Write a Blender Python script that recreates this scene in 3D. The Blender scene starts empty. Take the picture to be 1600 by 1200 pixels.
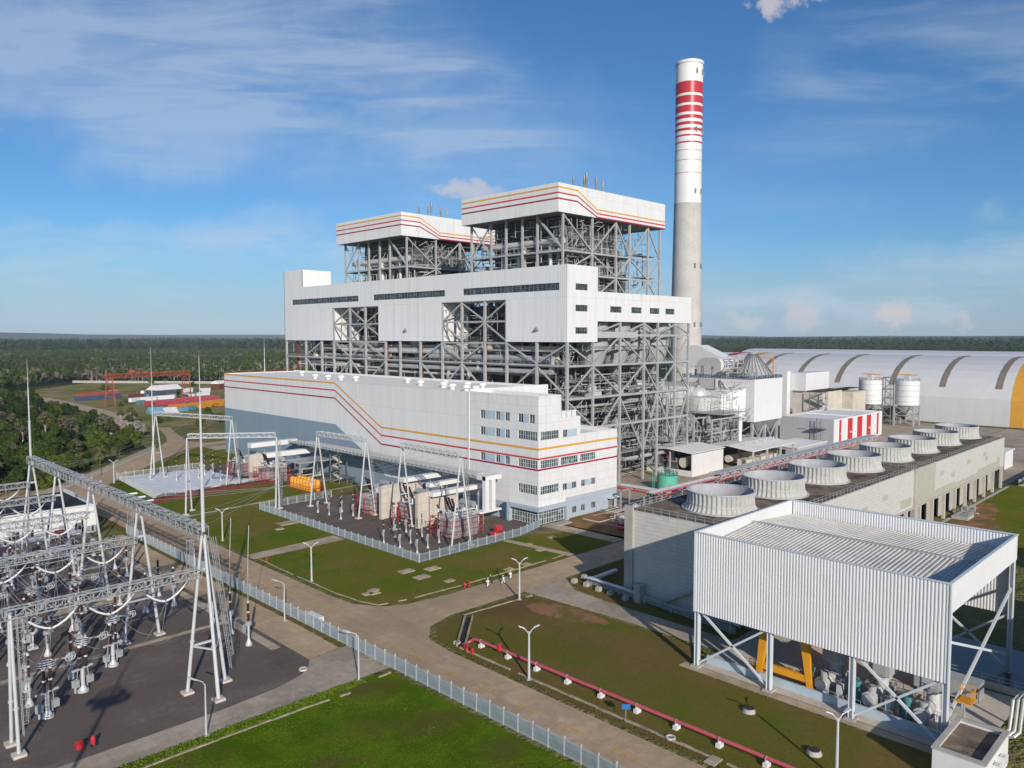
import bpy, math, random
import numpy as np
from mathutils import Vector
random.seed(7)
SC = bpy.context.scene
COL = SC.collection
rad = math.radians

# ------------------------------------------------------------------ camera, sky, sun, exposure
CAMH = 50.0
cd = bpy.data.cameras.new('camera')
cam = bpy.data.objects.new('camera', cd)
COL.objects.link(cam)
cd.sensor_width = 36.0
cd.lens = 36.0 * 1205.0 / 1600.0
cd.clip_start = 0.5
cd.clip_end = 60000.0
cam.location = (0, 0, CAMH)
cam.rotation_euler = (rad(90) - math.atan(75 / 1205.0), 0, rad(-45))
SC.camera = cam
SUN_AZ = rad(-119.5)      # direction towards the sun, measured from +X
SUN_EL = rad(21.5)
sd = Vector((math.cos(SUN_AZ) * math.cos(SUN_EL), math.sin(SUN_AZ) * math.cos(SUN_EL), math.sin(SUN_EL)))
sl = bpy.data.lights.new('sun', 'SUN')
sl.energy = 4.25
sl.angle = rad(0.5)
sl.color = (1.0, 0.91, 0.80)
so = bpy.data.objects.new('sun', sl)
COL.objects.link(so)
so.rotation_euler = sd.to_track_quat('Z', 'Y').to_euler()
so.location = (0, 0, 300)
SC.view_settings.view_transform = 'Standard'
SC.view_settings.look = 'None'
SC.view_settings.exposure = 0.0
SC.view_settings.gamma = 1.0
SC.view_settings.use_curve_mapping = False
SC.cycles.max_bounces = 5
SC.cycles.diffuse_bounces = 2
SC.cycles.glossy_bounces = 2
SC.cycles.transmission_bounces = 2
SC.cycles.transparent_max_bounces = 6
SC.cycles.volume_bounces = 0
SC.cycles.caustics_reflective = False
SC.cycles.caustics_refractive = False


class NT:
    """small helper for node trees"""
    def __init__(s, tree):
        s.t = tree
        s.n = tree.nodes
        s.l = tree.links

    def add(s, kind, **kw):
        n = s.n.new(kind)
        for k, v in kw.items():
            if k == 'ins':
                for a, b in v.items():
                    s.put(n, a, b)
            else:
                setattr(n, k, v)
        return n

    def put(s, n, sock, val):
        if hasattr(val, 'is_linked') or isinstance(val, bpy.types.NodeSocket):
            s.l.new(val, n.inputs[sock])
        else:
            n.inputs[sock].default_value = val

    def math(s, op, a, b=0.0, c=None, clamp=False):
        n = s.n.new('ShaderNodeMath')
        n.operation = op
        n.use_clamp = clamp
        s.put(n, 0, a)
        s.put(n, 1, b)
        if c is not None:
            s.put(n, 2, c)
        return n.outputs[0]

    def mix(s, f, a, b, blend='MIX'):
        n = s.n.new('ShaderNodeMix')
        n.data_type = 'RGBA'
        n.blend_type = blend
        n.clamp_factor = True
        s.put(n, 0, f)
        s.put(n, 6, a if not isinstance(a, tuple) else (*a[:3], 1))
        s.put(n, 7, b if not isinstance(b, tuple) else (*b[:3], 1))
        return n.outputs[2]

    def ramp(s, v, lo, hi, a=0.0, b=1.0):
        n = s.n.new('ShaderNodeMapRange')
        n.interpolation_type = 'SMOOTHSTEP'
        s.put(n, 0, v)
        for i, x in enumerate((lo, hi, a, b)):
            n.inputs[i + 1].default_value = x
        return n.outputs[0]

    def noise(s, vec, scale, detail=3.0, rough=0.55, dist=0.0):
        n = s.n.new('ShaderNodeTexNoise')
        s.put(n, 'Vector', vec)
        n.inputs['Scale'].default_value = scale
        n.inputs['Detail'].default_value = detail
        n.inputs['Roughness'].default_value = rough
        n.inputs['Distortion'].default_value = dist
        return n.outputs[0]

    def vscale(s, vec, sc):
        n = s.n.new('ShaderNodeVectorMath')
        n.operation = 'MULTIPLY'
        s.put(n, 0, vec)
        n.inputs[1].default_value = sc
        return n.outputs[0]


# world: Nishita sky with thin cirrus and a few small cumulus drawn by direction
w = bpy.data.worlds.new('World')
SC.world = w
w.use_nodes = True
W = NT(w.node_tree)
W.n.clear()
wo = W.add('ShaderNodeOutputWorld')
bg = W.add('ShaderNodeBackground')
bg.inputs['Strength'].default_value = 0.085
sky = W.add('ShaderNodeTexSky')
sky.sky_type = 'NISHITA'
sky.sun_disc = False
sky.sun_elevation = SUN_EL
sky.sun_rotation = math.pi / 2 - SUN_AZ
sky.altitude = 50
sky.air_density = 1.0
sky.dust_density = 0.3
sky.ozone_density = 3.5
tc = W.add('ShaderNodeTexCoord')
D = tc.outputs['Generated']
sep = W.add('ShaderNodeSeparateXYZ', ins={0: D})
fw = W.math('MULTIPLY', W.math('ADD', sep.outputs[0], sep.outputs[1]), 0.70711)
rt = W.math('MULTIPLY', W.math('SUBTRACT', sep.outputs[0], sep.outputs[1]), 0.70711)
fws = W.math('MAXIMUM', fw, 0.05)
ta = W.math('DIVIDE', rt, fws)           # sideways tangent from the north-east
te = W.math('DIVIDE', sep.outputs[2], fws)   # upward tangent
uv = W.add('ShaderNodeCombineXYZ', ins={0: ta, 1: te})


def warp(scale, amp, detail=5):
    """sideways and upward tangents pushed about by noise, so that cloud edges come out ragged"""
    na = W.noise(uv.outputs[0], scale, detail, 0.62)
    sh = W.add('ShaderNodeVectorMath', operation='ADD', ins={0: uv.outputs[0]})
    sh.inputs[1].default_value = (7.3, 3.1, 0)
    nb_ = W.noise(sh.outputs[0], scale, detail, 0.62)
    return (W.math('ADD', ta, W.math('MULTIPLY', W.math('SUBTRACT', na, 0.5), amp * 1.6)), W.math('ADD', te, W.math('MULTIPLY', W.math('SUBTRACT', nb_, 0.5), amp)))


w_big = warp(2.2, 0.34, 7)
w_small = warp(34.0, 0.055, 6)


def blob(cx, cy, rx, ry, ang=0.0, wp=None):
    wx, wy = wp or w_big
    dx = W.math('SUBTRACT', wx, cx)
    dy = W.math('SUBTRACT', wy, cy)
    c, s_ = math.cos(ang), math.sin(ang)
    a = W.math('DIVIDE', W.math('ADD', W.math('MULTIPLY', dx, c), W.math('MULTIPLY', dy, s_)), rx)
    b = W.math('DIVIDE', W.math('SUBTRACT', W.math('MULTIPLY', dy, c), W.math('MULTIPLY', dx, s_)), ry)
    d = W.math('ADD', W.math('MULTIPLY', a, a), W.math('MULTIPLY', b, b))
    return W.ramp(d, 0.0, 1.0, 1.0, 0.0)


def rotated_noise(ang, sx, sy, scale, detail, dist=0.0):
    m = W.add('ShaderNodeMapping', ins={0: uv.outputs[0]})
    m.inputs['Rotation'].default_value = (0, 0, ang)
    m.inputs['Scale'].default_value = (sx, sy, 1)
    return W.noise(m.outputs[0], scale, detail, 0.6, dist)


def wadd(*a):
    r = a[0]
    for x in a[1:]:
        r = W.math('ADD', r, x)
    return r


# high cirrus veil, its streaks, the low bands and a few cumulus puffs
cir = W.ramp(rotated_noise(rad(22), 1.0, 2.6, 2.2, 9, 0.4), 0.26, 0.80)
fib = W.ramp(rotated_noise(rad(24), 0.8, 6.5, 4.2, 9, 0.9), 0.36, 0.70)
veil = wadd(W.math('MULTIPLY', blob(-0.44, 0.40, 0.62, 0.20, rad(-14)), 1.0),
            W.math('MULTIPLY', blob(-0.30, 0.31, 0.55, 0.13, rad(-8)), 0.7),
            W.math('MULTIPLY', blob(-0.08, 0.22, 0.42, 0.16, rad(-24)), 0.4))
cir = W.math('MULTIPLY', veil, W.math('ADD', 0.04, W.math('MULTIPLY', W.math('ADD', W.math('MULTIPLY', cir, 0.6), W.math('MULTIPLY', fib, 0.40)), 0.90)))
cir2 = W.math('MULTIPLY', W.ramp(rotated_noise(rad(-34), 1.0, 5.0, 3.0, 8, 0.4), 0.36, 0.78),
              wadd(W.math('MULTIPLY', blob(0.60, 0.40, 0.42, 0.16, rad(30)), 0.62),
                   W.math('MULTIPLY', blob(0.42, 0.25, 0.60, 0.12, rad(25)), 0.20)))
band = W.math('MULTIPLY', W.ramp(rotated_noise(rad(-4), 1.0, 6.0, 3.0, 8, 0.3), 0.34, 0.66),
              wadd(W.math('MULTIPLY', blob(-0.46, 0.115, 0.60, 0.055, rad(-4)), 0.75),
                   W.math('MULTIPLY', blob(-0.70, 0.15, 0.14, 0.06), 0.5),
                   W.math('MULTIPLY', blob(-0.34, 0.07, 0.6, 0.05), 0.4),
                   W.math('MULTIPLY', blob(0.62, 0.090, 0.50, 0.060, rad(7)), 0.85),
                   W.math('MULTIPLY', blob(0.40, 0.055, 0.40, 0.035, rad(2)), 0.5)))
cum = None
for (cx_, cy_, rx_, ry_, k_) in ((0.493, 0.028, 0.030, 0.018, 1.0), (0.375, 0.028, 0.022, 0.020, 0.7), (0.30, 0.018, 0.030, 0.010, 0.6), (0.58, 0.020, 0.022, 0.010, 0.5),
                                 (0.325, 0.416, 0.026, 0.016, 0.9), (0.368, 0.431, 0.026, 0.014, 0.9), (-0.055, 0.186, 0.050, 0.013, 0.75)):
    b_ = W.math('MULTIPLY', blob(cx_, cy_, rx_ * 1.15, ry_ * 1.3, 0, w_small), k_)
    cum = b_ if cum is None else W.math('MAXIMUM', cum, b_)
cum = W.math('MULTIPLY', cum, 0.85)
soft = W.math('MULTIPLY', W.ramp(te, 0.0, 0.15, 0.62, 0.0), 1.0)
cm = W.math('MINIMUM', wadd(cir, cir2, band), 0.80)
sc1 = W.mix(1.0, sky.outputs[0], (0.57, 0.92, 1.20), 'MULTIPLY')
c1 = W.mix(soft, sc1, (4.4, 5.3, 6.9))
c2 = W.mix(W.math('MULTIPLY', cm, 0.56), c1, (6.6, 7.6, 8.8))
c3 = W.mix(cum, c2, (7.6, 7.0, 7.1))
# unseen bright veil added to the sky behind the camera for fill light
fill_veil = W.math('MULTIPLY', W.ramp(fw, -0.55, 0.0, 1.0, 0.0), W.ramp(sep.outputs[2], -0.05, 0.2, 0.4, 1.0))
c3 = W.mix(W.math("MULTIPLY", fill_veil, 0.10), c3, (9.5, 9.0, 8.6))
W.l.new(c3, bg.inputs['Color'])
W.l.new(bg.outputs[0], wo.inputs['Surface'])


# ------------------------------------------------------------------ materials
def base_mat(name):
    m = bpy.data.materials.new(name)
    m.use_nodes = True
    N = NT(m.node_tree)
    N.n.clear()
    out = N.add('ShaderNodeOutputMaterial')
    bs = N.add('ShaderNodeBsdfPrincipled')
    N.l.new(bs.outputs[0], out.inputs[0])
    geo = N.add('ShaderNodeNewGeometry')
    return m, N, bs, geo.outputs['Position']


def paint(name, rgb, rough=0.55, var=0.10, scale=0.35, metal=0.0, streak=0.0, dirt=(0.20, 0.17, 0.13), spec=0.35):
    m, N, bs, P = base_mat(name)
    n1 = N.noise(P, scale, 5, 0.6)
    n2 = N.noise(P, scale * 9.0, 3, 0.6)
    f = N.math('ADD', N.math('MULTIPLY', n1, 0.6), N.math('MULTIPLY', n2, 0.4))
    lo = tuple(c * (1 - var) for c in rgb)
    hi = tuple(min(1, c * (1 + var)) for c in rgb)
    c = N.mix(N.ramp(f, 0.3, 0.7), lo, hi)
    if streak:
        s = N.noise(N.vscale(P, (1.6, 1.6, 0.06)), 0.9, 4, 0.65)
        c = N.mix(N.math('MULTIPLY', N.ramp(s, 0.5, 0.8), streak), c, dirt)
    N.l.new(c, bs.inputs['Base Color'])
    bs.inputs['Roughness'].default_value = rough
    bs.inputs['Metallic'].default_value = metal
    bs.inputs['Specular IOR Level'].default_value = spec
    return m


def cladding(name, rgb, pitch=0.9, panel=6.0, course=0.0, rough=0.5, streak=0.10, bump=0.25, var=0.03, dirt=(0.32, 0.29, 0.25)):
    """profiled metal sheet: ribs by position along the wall, panel to panel tint, seams, rain streaks"""
    m, N, bs, P = base_mat(name)
    sp = N.add('ShaderNodeSeparateXYZ', ins={0: P})
    u = N.math('ADD', sp.outputs[0], sp.outputs[1])
    cell = N.math('FLOOR', N.math('DIVIDE', u, panel / 4))
    wn = N.add('ShaderNodeTexWhiteNoise', noise_dimensions='2D')
    zc = N.math('FLOOR', N.math('DIVIDE', sp.outputs[2], course if course else 11.3))
    N.l.new(N.add('ShaderNodeCombineXYZ', ins={0: cell, 1: zc}).outputs[0], wn.inputs['Vector'])
    big = N.noise(P, 0.06, 4, 0.55)
    f = N.math('ADD', N.math('MULTIPLY', wn.outputs[0], 0.55), N.math('MULTIPLY', big, 0.45))
    c = N.mix(f, tuple(x * (1 - var * 1.6) for x in rgb), tuple(min(1, x * (1 + var)) for x in rgb))
    s = N.noise(N.vscale(P, (1.1, 1.1, 0.045)), 0.8, 5, 0.65)
    c = N.mix(N.math('MULTIPLY', N.ramp(s, 0.52, 0.80), streak), c, dirt)
    fr = N.math('FRACT', N.math('DIVIDE', u, panel))
    seam = N.math('LESS_THAN', fr, 0.10 / panel)
    if course:
        fz = N.math('FRACT', N.math('DIVIDE', sp.outputs[2], course))
        seam = N.math('MAXIMUM', seam, N.math('LESS_THAN', fz, 0.10 / course))
    c = N.mix(N.math('MULTIPLY', seam, 0.35), c, tuple(x * 0.45 for x in rgb))
    N.l.new(c, bs.inputs['Base Color'])
    bs.inputs['Roughness'].default_value = rough
    bs.inputs['Specular IOR Level'].default_value = 0.3
    if bump:
        rib = N.math('SINE', N.math('MULTIPLY', u, 2 * math.pi / pitch))
        b = N.add('ShaderNodeBump', ins={'Height': rib})
        b.inputs['Strength'].default_value = bump
        b.inputs['Distance'].default_value = 0.05
        N.l.new(b.outputs[0], bs.inputs['Normal'])
    return m


def ground_mat(name, cols, scales, rough=0.95, bump=0.3, bscale=3.0, joint=0.0, thr=((0.42, 0.60), (0.45, 0.62), (0.5, 0.66))):
    """cols[0] base, then each further colour comes in by a noise patch of its own"""
    m, N, bs, P = base_mat(name)
    c = N.mix(N.noise(P, scales[0] * 6, 4, 0.7), tuple(x * 0.62 for x in cols[0]), tuple(x * 1.38 for x in cols[0]))
    off = 0.0
    for k, col in enumerate(cols[1:]):
        sh = N.add('ShaderNodeVectorMath', operation='ADD', ins={0: P})
        off += 37.7
        sh.inputs[1].default_value = (off, -off * 1.7, 0)
        n = N.noise(sh.outputs[0], scales[(k + 1) % len(scales)], 6, 0.62, 0.3)
        lo, hi = thr[k % len(thr)]
        fine = N.noise(sh.outputs[0], scales[(k + 1) % len(scales)] * 14, 3, 0.7)
        f = N.ramp(N.math('ADD', N.math('MULTIPLY', n, 0.8), N.math('MULTIPLY', fine, 0.2)), lo, hi)
        c = N.mix(f, c, N.mix(fine, tuple(x * 0.75 for x in col), tuple(x * 1.25 for x in col)))
    if joint:
        sp = N.add('ShaderNodeSeparateXYZ', ins={0: P})
        jx = N.math('LESS_THAN', N.math('FRACT', N.math('DIVIDE', sp.outputs[0], joint * 0.85)), 0.016)
        jy = N.math('LESS_THAN', N.math('FRACT', N.math('DIVIDE', sp.outputs[1], joint)), 0.014)
        slab = N.add('ShaderNodeTexWhiteNoise', noise_dimensions='2D')
        N.l.new(N.add('ShaderNodeCombineXYZ', ins={0: N.math('FLOOR', N.math('DIVIDE', sp.outputs[0], joint * 0.85)), 1: N.math('FLOOR', N.math('DIVIDE', sp.outputs[1], joint))}).outputs[0], slab.inputs['Vector'])
        c = N.mix(N.math('MULTIPLY', slab.outputs[0], 0.16), c, (0.16, 0.13, 0.10))
        c = N.mix(N.math('MULTIPLY', N.math('MAXIMUM', jx, jy), 0.3), c, (0.13, 0.10, 0.075))
        tr = N.noise(N.vscale(P, (1.3, 0.05, 1)), 1.0, 3, 0.6)
        c = N.mix(N.math('MULTIPLY', N.ramp(tr, 0.55, 0.75), 0.28), c, (0.17, 0.14, 0.115))
        st = N.noise(P, 0.9, 5, 0.7)
        c = N.mix(N.math('MULTIPLY', N.ramp(st, 0.62, 0.76), 0.35), c, (0.14, 0.115, 0.09))
    N.l.new(c, bs.inputs['Base Color'])
    bs.inputs['Roughness'].default_value = rough
    bs.inputs['Specular IOR Level'].default_value = 0.0
    if bump:
        b = N.add('ShaderNodeBump', ins={'Height': N.noise(P, bscale, 4, 0.7)})
        b.inputs['Strength'].default_value = bump
        b.inputs['Distance'].default_value = 0.25
        N.l.new(b.outputs[0], bs.inputs['Normal'])
    return m


def leaf_mat(name, a, b, rough=0.6):
    m, N, bs, P = base_mat(name)
    oi = N.add('ShaderNodeObjectInfo')
    n = N.noise(P, 0.7, 3, 0.6)
    n2 = N.noise(P, 0.11, 2, 0.5)
    f = N.math('ADD', N.math('MULTIPLY', n, 0.4), N.math('ADD', N.math('MULTIPLY', oi.outputs['Random'], 0.35), N.math('MULTIPLY', n2, 0.25)))
    N.l.new(N.mix(N.ramp(f, 0.25, 0.75), a, b), bs.inputs['Base Color'])
    bs.inputs['Roughness'].default_value = rough
    bs.inputs['Specular IOR Level'].default_value = 0.08
    return m


def glass_mat(name, rgb, rough=0.12):
    m, N, bs, P = base_mat(name)
    sp = N.add('ShaderNodeSeparateXYZ', ins={0: P})
    wn = N.add('ShaderNodeTexWhiteNoise', noise_dimensions='2D')
    u = N.math('FLOOR', N.math('DIVIDE', N.math('ADD', sp.outputs[0], sp.outputs[1]), 0.95))
    N.l.new(N.add('ShaderNodeCombineXYZ', ins={0: u, 1: N.math('FLOOR', N.math('DIVIDE', sp.outputs[2], 1.1))}).outputs[0], wn.inputs['Vector'])
    n = N.math('POWER', wn.outputs[0], 2.5)
    N.l.new(N.mix(n, tuple(x * 0.4 for x in rgb), tuple(x * 2.2 for x in rgb)), bs.inputs['Base Color'])
    bs.inputs['Roughness'].default_value = rough
    bs.inputs['Specular IOR Level'].default_value = 0.6
    return m


M = {}
M['white_clad'] = cladding('white_clad', (0.77, 0.77, 0.765), 0.9, 6.0, 9.0, streak=0.30, var=0.04)
M['white_panel'] = cladding('white_panel', (0.74, 0.745, 0.745), 0.9, 4.2, 3.0, bump=0.0, streak=0.12)
M['annex_panel'] = cladding('annex_panel', (0.755, 0.75, 0.745), 0.9, 5.4, 2.25, bump=0.0, streak=0.26, var=0.04)
M['blue_clad'] = cladding('blue_clad', (0.24, 0.32, 0.40), 0.9, 6.0, 0, streak=0.12, dirt=(0.15, 0.17, 0.2))
M['blue_panel'] = cladding('blue_panel', (0.42, 0.49, 0.56), 0.9, 5.4, 2.25, bump=0.0, streak=0.12)
M['window_blue'] = paint('window_blue', (0.45, 0.55, 0.62), 0.4, 0.08)
M['grey_clad'] = cladding('grey_clad', (0.46, 0.47, 0.47), 0.9, 6.0, 0, streak=0.15)
M['bunker_clad'] = cladding('bunker_clad', (0.78, 0.78, 0.775), 0.8, 5.0, 12.4, streak=0.30, bump=0.3, var=0.04)
M['shed_white'] = paint('shed_white', (0.76, 0.76, 0.775), 0.42, 0.04, 0.2, streak=0.12)
M['shed_roof'] = paint('shed_roof', (0.58, 0.56, 0.52), 0.5, 0.16, 0.25, streak=0.3, dirt=(0.22, 0.18, 0.14))
M['trim'] = paint('trim', (0.62, 0.66, 0.69), 0.45, 0.06)
M['orange'] = paint('orange', (0.72, 0.36, 0.05), 0.5, 0.06)
M['red_stripe'] = paint('red_stripe', (0.56, 0.055, 0.05), 0.5, 0.06)
M['maroon'] = paint('maroon', (0.33, 0.012, 0.05), 0.5, 0.06)
M['steel'] = paint('steel', (0.40, 0.41, 0.405), 0.5, 0.14, 0.4, streak=0.12)
M['steel_dark'] = paint('steel_dark', (0.20, 0.205, 0.21), 0.6, 0.2, 0.3)
M['galv'] = paint('galv', (0.42, 0.435, 0.44), 0.38, 0.12, 0.8, metal=0.25)
M['galv_white'] = paint('galv_white', (0.58, 0.59, 0.60), 0.4, 0.10, 0.8, metal=0.1)
M['fence'] = paint('fence', (0.36, 0.44, 0.49), 0.5, 0.10, 0.8, metal=0.1)
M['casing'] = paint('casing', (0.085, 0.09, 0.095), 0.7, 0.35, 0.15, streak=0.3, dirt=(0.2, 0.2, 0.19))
M['pipe'] = paint('pipe', (0.48, 0.49, 0.49), 0.35, 0.12, 0.6, metal=0.3)
M['insul'] = paint('insul', (0.60, 0.60, 0.58), 0.42, 0.10, 0.5, metal=0.2, streak=0.1)
M['cream'] = paint('cream', (0.66, 0.62, 0.52), 0.5, 0.12)
M['white'] = paint('white', (0.75, 0.75, 0.74), 0.5, 0.05, 0.3, streak=0.12)
M['roof_white'] = paint('roof_white', (0.84, 0.82, 0.78), 0.6, 0.06, 0.15)
M['concrete'] = paint('concrete', (0.43, 0.41, 0.375), 0.9, 0.16, 0.3, streak=0.2)
M['concrete_tan'] = paint('concrete_tan', (0.60, 0.54, 0.46), 0.9, 0.14, 0.3, streak=0.35, dirt=(0.2, 0.17, 0.14))
M['chimney_conc'] = paint('chimney_conc', (0.53, 0.51, 0.48), 0.9, 0.12, 0.12, streak=0.25)
M['deck_dirty'] = ground_mat('deck_dirty', [(0.20, 0.16, 0.125), (0.075, 0.065, 0.06), (0.30, 0.24, 0.18)], [0.25, 0.12, 0.3], bump=0.1)
M['slat_grey'] = paint('slat_grey', (0.46, 0.46, 0.43), 0.6, 0.16, 0.5, streak=0.5, dirt=(0.62, 0.61, 0.57))
M['fan_inside'] = paint('fan_inside', (0.42, 0.43, 0.45), 0.6, 0.14, 0.5, streak=0.4, dirt=(0.26, 0.26, 0.27))
M['ct_panel'] = cladding('ct_panel', (0.60, 0.59, 0.555), 0.5, 7.0, 0.75, bump=0.0, streak=0.3, var=0.06, dirt=(0.36, 0.35, 0.32))
M['ct_panel_old'] = cladding('ct_panel_old', (0.47, 0.465, 0.39), 0.5, 7.0, 0.75, bump=0.0, streak=0.2, var=0.05)
M['glass'] = glass_mat('glass', (0.055, 0.07, 0.08))
M['glass_green'] = glass_mat('glass_green', (0.10, 0.14, 0.14))
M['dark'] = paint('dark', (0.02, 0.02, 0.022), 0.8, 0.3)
M['blackp'] = paint('blackp', (0.03, 0.025, 0.025), 0.45, 0.2)
M['brown_ins'] = paint('brown_ins', (0.06, 0.028, 0.022), 0.25, 0.2)
M['red'] = paint('red', (0.55, 0.03, 0.04), 0.45, 0.10)
M['fire_pink'] = paint('fire_pink', (0.54, 0.10, 0.13), 0.5, 0.16, 0.9, streak=0.35)
M['yellow'] = paint('yellow', (0.75, 0.33, 0.02), 0.45, 0.08, 0.5, streak=0.1)
M['road_yellow'] = paint('road_yellow', (0.62, 0.34, 0.07), 0.8, 0.25, 2.0)
M['rust'] = paint('rust', (0.15, 0.045, 0.03), 0.85, 0.35, 0.4)
M['crane_red'] = paint('crane_red', (0.36, 0.085, 0.045), 0.6, 0.2, 0.3)
M['green_tank'] = paint('green_tank', (0.13, 0.48, 0.36), 0.45, 0.1, 0.4, streak=0.1)
M['teal'] = paint('teal', (0.08, 0.24, 0.28), 0.45, 0.1)
M['sign_blue'] = paint('sign_blue', (0.03, 0.16, 0.42), 0.4, 0.08)
M['tarp_white'] = paint('tarp_white', (0.72, 0.73, 0.75), 0.5, 0.10, 0.4)
M['tarp_blue'] = paint('tarp_blue', (0.16, 0.34, 0.46), 0.5, 0.1)
M['blue_cont'] = paint('blue_cont', (0.05, 0.09, 0.17), 0.55, 0.15)
M['skin'] = paint('skin', (0.34, 0.20, 0.13), 0.6, 0.05)
M['overall'] = paint('overall', (0.80, 0.80, 0.78), 0.8, 0.04)
M['overall_dark'] = paint('overall_dark', (0.035, 0.035, 0.045), 0.8, 0.1)
M['helmet'] = paint('helmet', (0.78, 0.70, 0.30), 0.4, 0.05)
M['boot'] = paint('boot', (0.03, 0.025, 0.02), 0.7, 0.1)
M['dome_white'] = cladding('dome_white', (0.66, 0.66, 0.655), 1.2, 9.0, 0, bump=0.2, streak=0.25, dirt=(0.46, 0.46, 0.46))
M['skylight'] = paint('skylight', (0.24, 0.20, 0.16), 0.5, 0.1)
M['bark'] = paint('bark', (0.16, 0.13, 0.10), 0.9, 0.25, 0.6)
M['bark_pale'] = paint('bark_pale', (0.42, 0.38, 0.33), 0.9, 0.2, 0.6)
M['leaf_dark'] = leaf_mat('leaf_dark', (0.017, 0.033, 0.008), (0.052, 0.080, 0.016))
M['leaf_light'] = leaf_mat('leaf_light', (0.034, 0.062, 0.010), (0.090, 0.120, 0.020))
M['leaf_olive'] = leaf_mat('leaf_olive', (0.048, 0.055, 0.022), (0.115, 0.110, 0.048))
M['leaf_grey'] = leaf_mat('leaf_grey', (0.085, 0.078, 0.052), (0.17, 0.145, 0.105))
M['leaf_palm'] = leaf_mat('leaf_palm', (0.06, 0.085, 0.02), (0.14, 0.13, 0.045))
M['bougain'] = leaf_mat('bougain', (0.16, 0.15, 0.12), (0.38, 0.34, 0.31))

M['ground'] = ground_mat('ground', [(0.10, 0.105, 0.045), (0.16, 0.13, 0.075), (0.055, 0.08, 0.022), (0.22, 0.17, 0.11)], [0.05, 0.02, 0.035, 0.012], bscale=0.6)
M['lawn'] = ground_mat('lawn', [(0.150, 0.150, 0.022), (0.205, 0.150, 0.045), (0.095, 0.150, 0.012), (0.21, 0.14, 0.06)], [0.35, 0.055, 0.09, 0.04], thr=((0.46, 0.66), (0.46, 0.62), (0.58, 0.70)))
M['lawn_dry'] = ground_mat('lawn_dry', [(0.135, 0.128, 0.024), (0.175, 0.125, 0.044), (0.090, 0.140, 0.014), (0.145, 0.10, 0.04)], [0.35, 0.06, 0.08, 0.04], thr=((0.42, 0.58), (0.54, 0.66), (0.50, 0.62)))
M['lawn_bright'] = ground_mat('lawn_bright', [(0.075, 0.135, 0.006), (0.11, 0.175, 0.008), (0.115, 0.105, 0.022)], [0.5, 0.16, 0.07], thr=((0.44, 0.58), (0.50, 0.64)), bump=0.9, bscale=2.0)
M['bare_soil'] = ground_mat('bare_soil', [(0.32, 0.17, 0.095), (0.15, 0.125, 0.035), (0.20, 0.13, 0.06)], [0.4, 0.16, 0.3], thr=((0.46, 0.60), (0.5, 0.6)))
M['wall_conc'] = cladding('wall_conc', (0.60, 0.54, 0.47), 0.9, 2.6, 2.1, 0.9, streak=0.55, bump=0.0, var=0.08, dirt=(0.2, 0.165, 0.13))
M['straw'] = ground_mat('straw', [(0.27, 0.225, 0.10), (0.15, 0.165, 0.04), (0.36, 0.28, 0.17)], [0.06, 0.03, 0.045], bump=0.2, thr=((0.46, 0.60), (0.54, 0.64)))
M['gravel'] = ground_mat('gravel', [(0.165, 0.135, 0.118), (0.22, 0.19, 0.17), (0.115, 0.094, 0.082), (0.20, 0.165, 0.12)], [1.2, 0.08, 0.12, 0.05], bscale=5.0, bump=0.5, thr=((0.46, 0.66), (0.5, 0.7), (0.58, 0.7)))
M['road'] = ground_mat('road', [(0.51, 0.37, 0.235), (0.44, 0.328, 0.215), (0.58, 0.425, 0.28)], [0.10, 0.05, 0.03], bump=0.05, joint=5.0, thr=((0.45, 0.62), (0.48, 0.62)))
M['road_grey'] = ground_mat('road_grey', [(0.45, 0.375, 0.285), (0.33, 0.285, 0.225), (0.52, 0.435, 0.335)], [0.15, 0.08, 0.05], bump=0.05, joint=5.0, thr=((0.48, 0.62), (0.48, 0.62)))
M['path'] = ground_mat('path', [(0.52, 0.43, 0.31), (0.38, 0.31, 0.22)], [0.3, 0.2], bump=0.05)
M['kerb'] = paint('kerb', (0.40, 0.33, 0.24), 0.9, 0.4, 0.5, streak=0.5, dirt=(0.12, 0.10, 0.06))
M['pool_water'] = glass_mat('pool_water', (0.008, 0.012, 0.018), 0.25)


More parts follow.
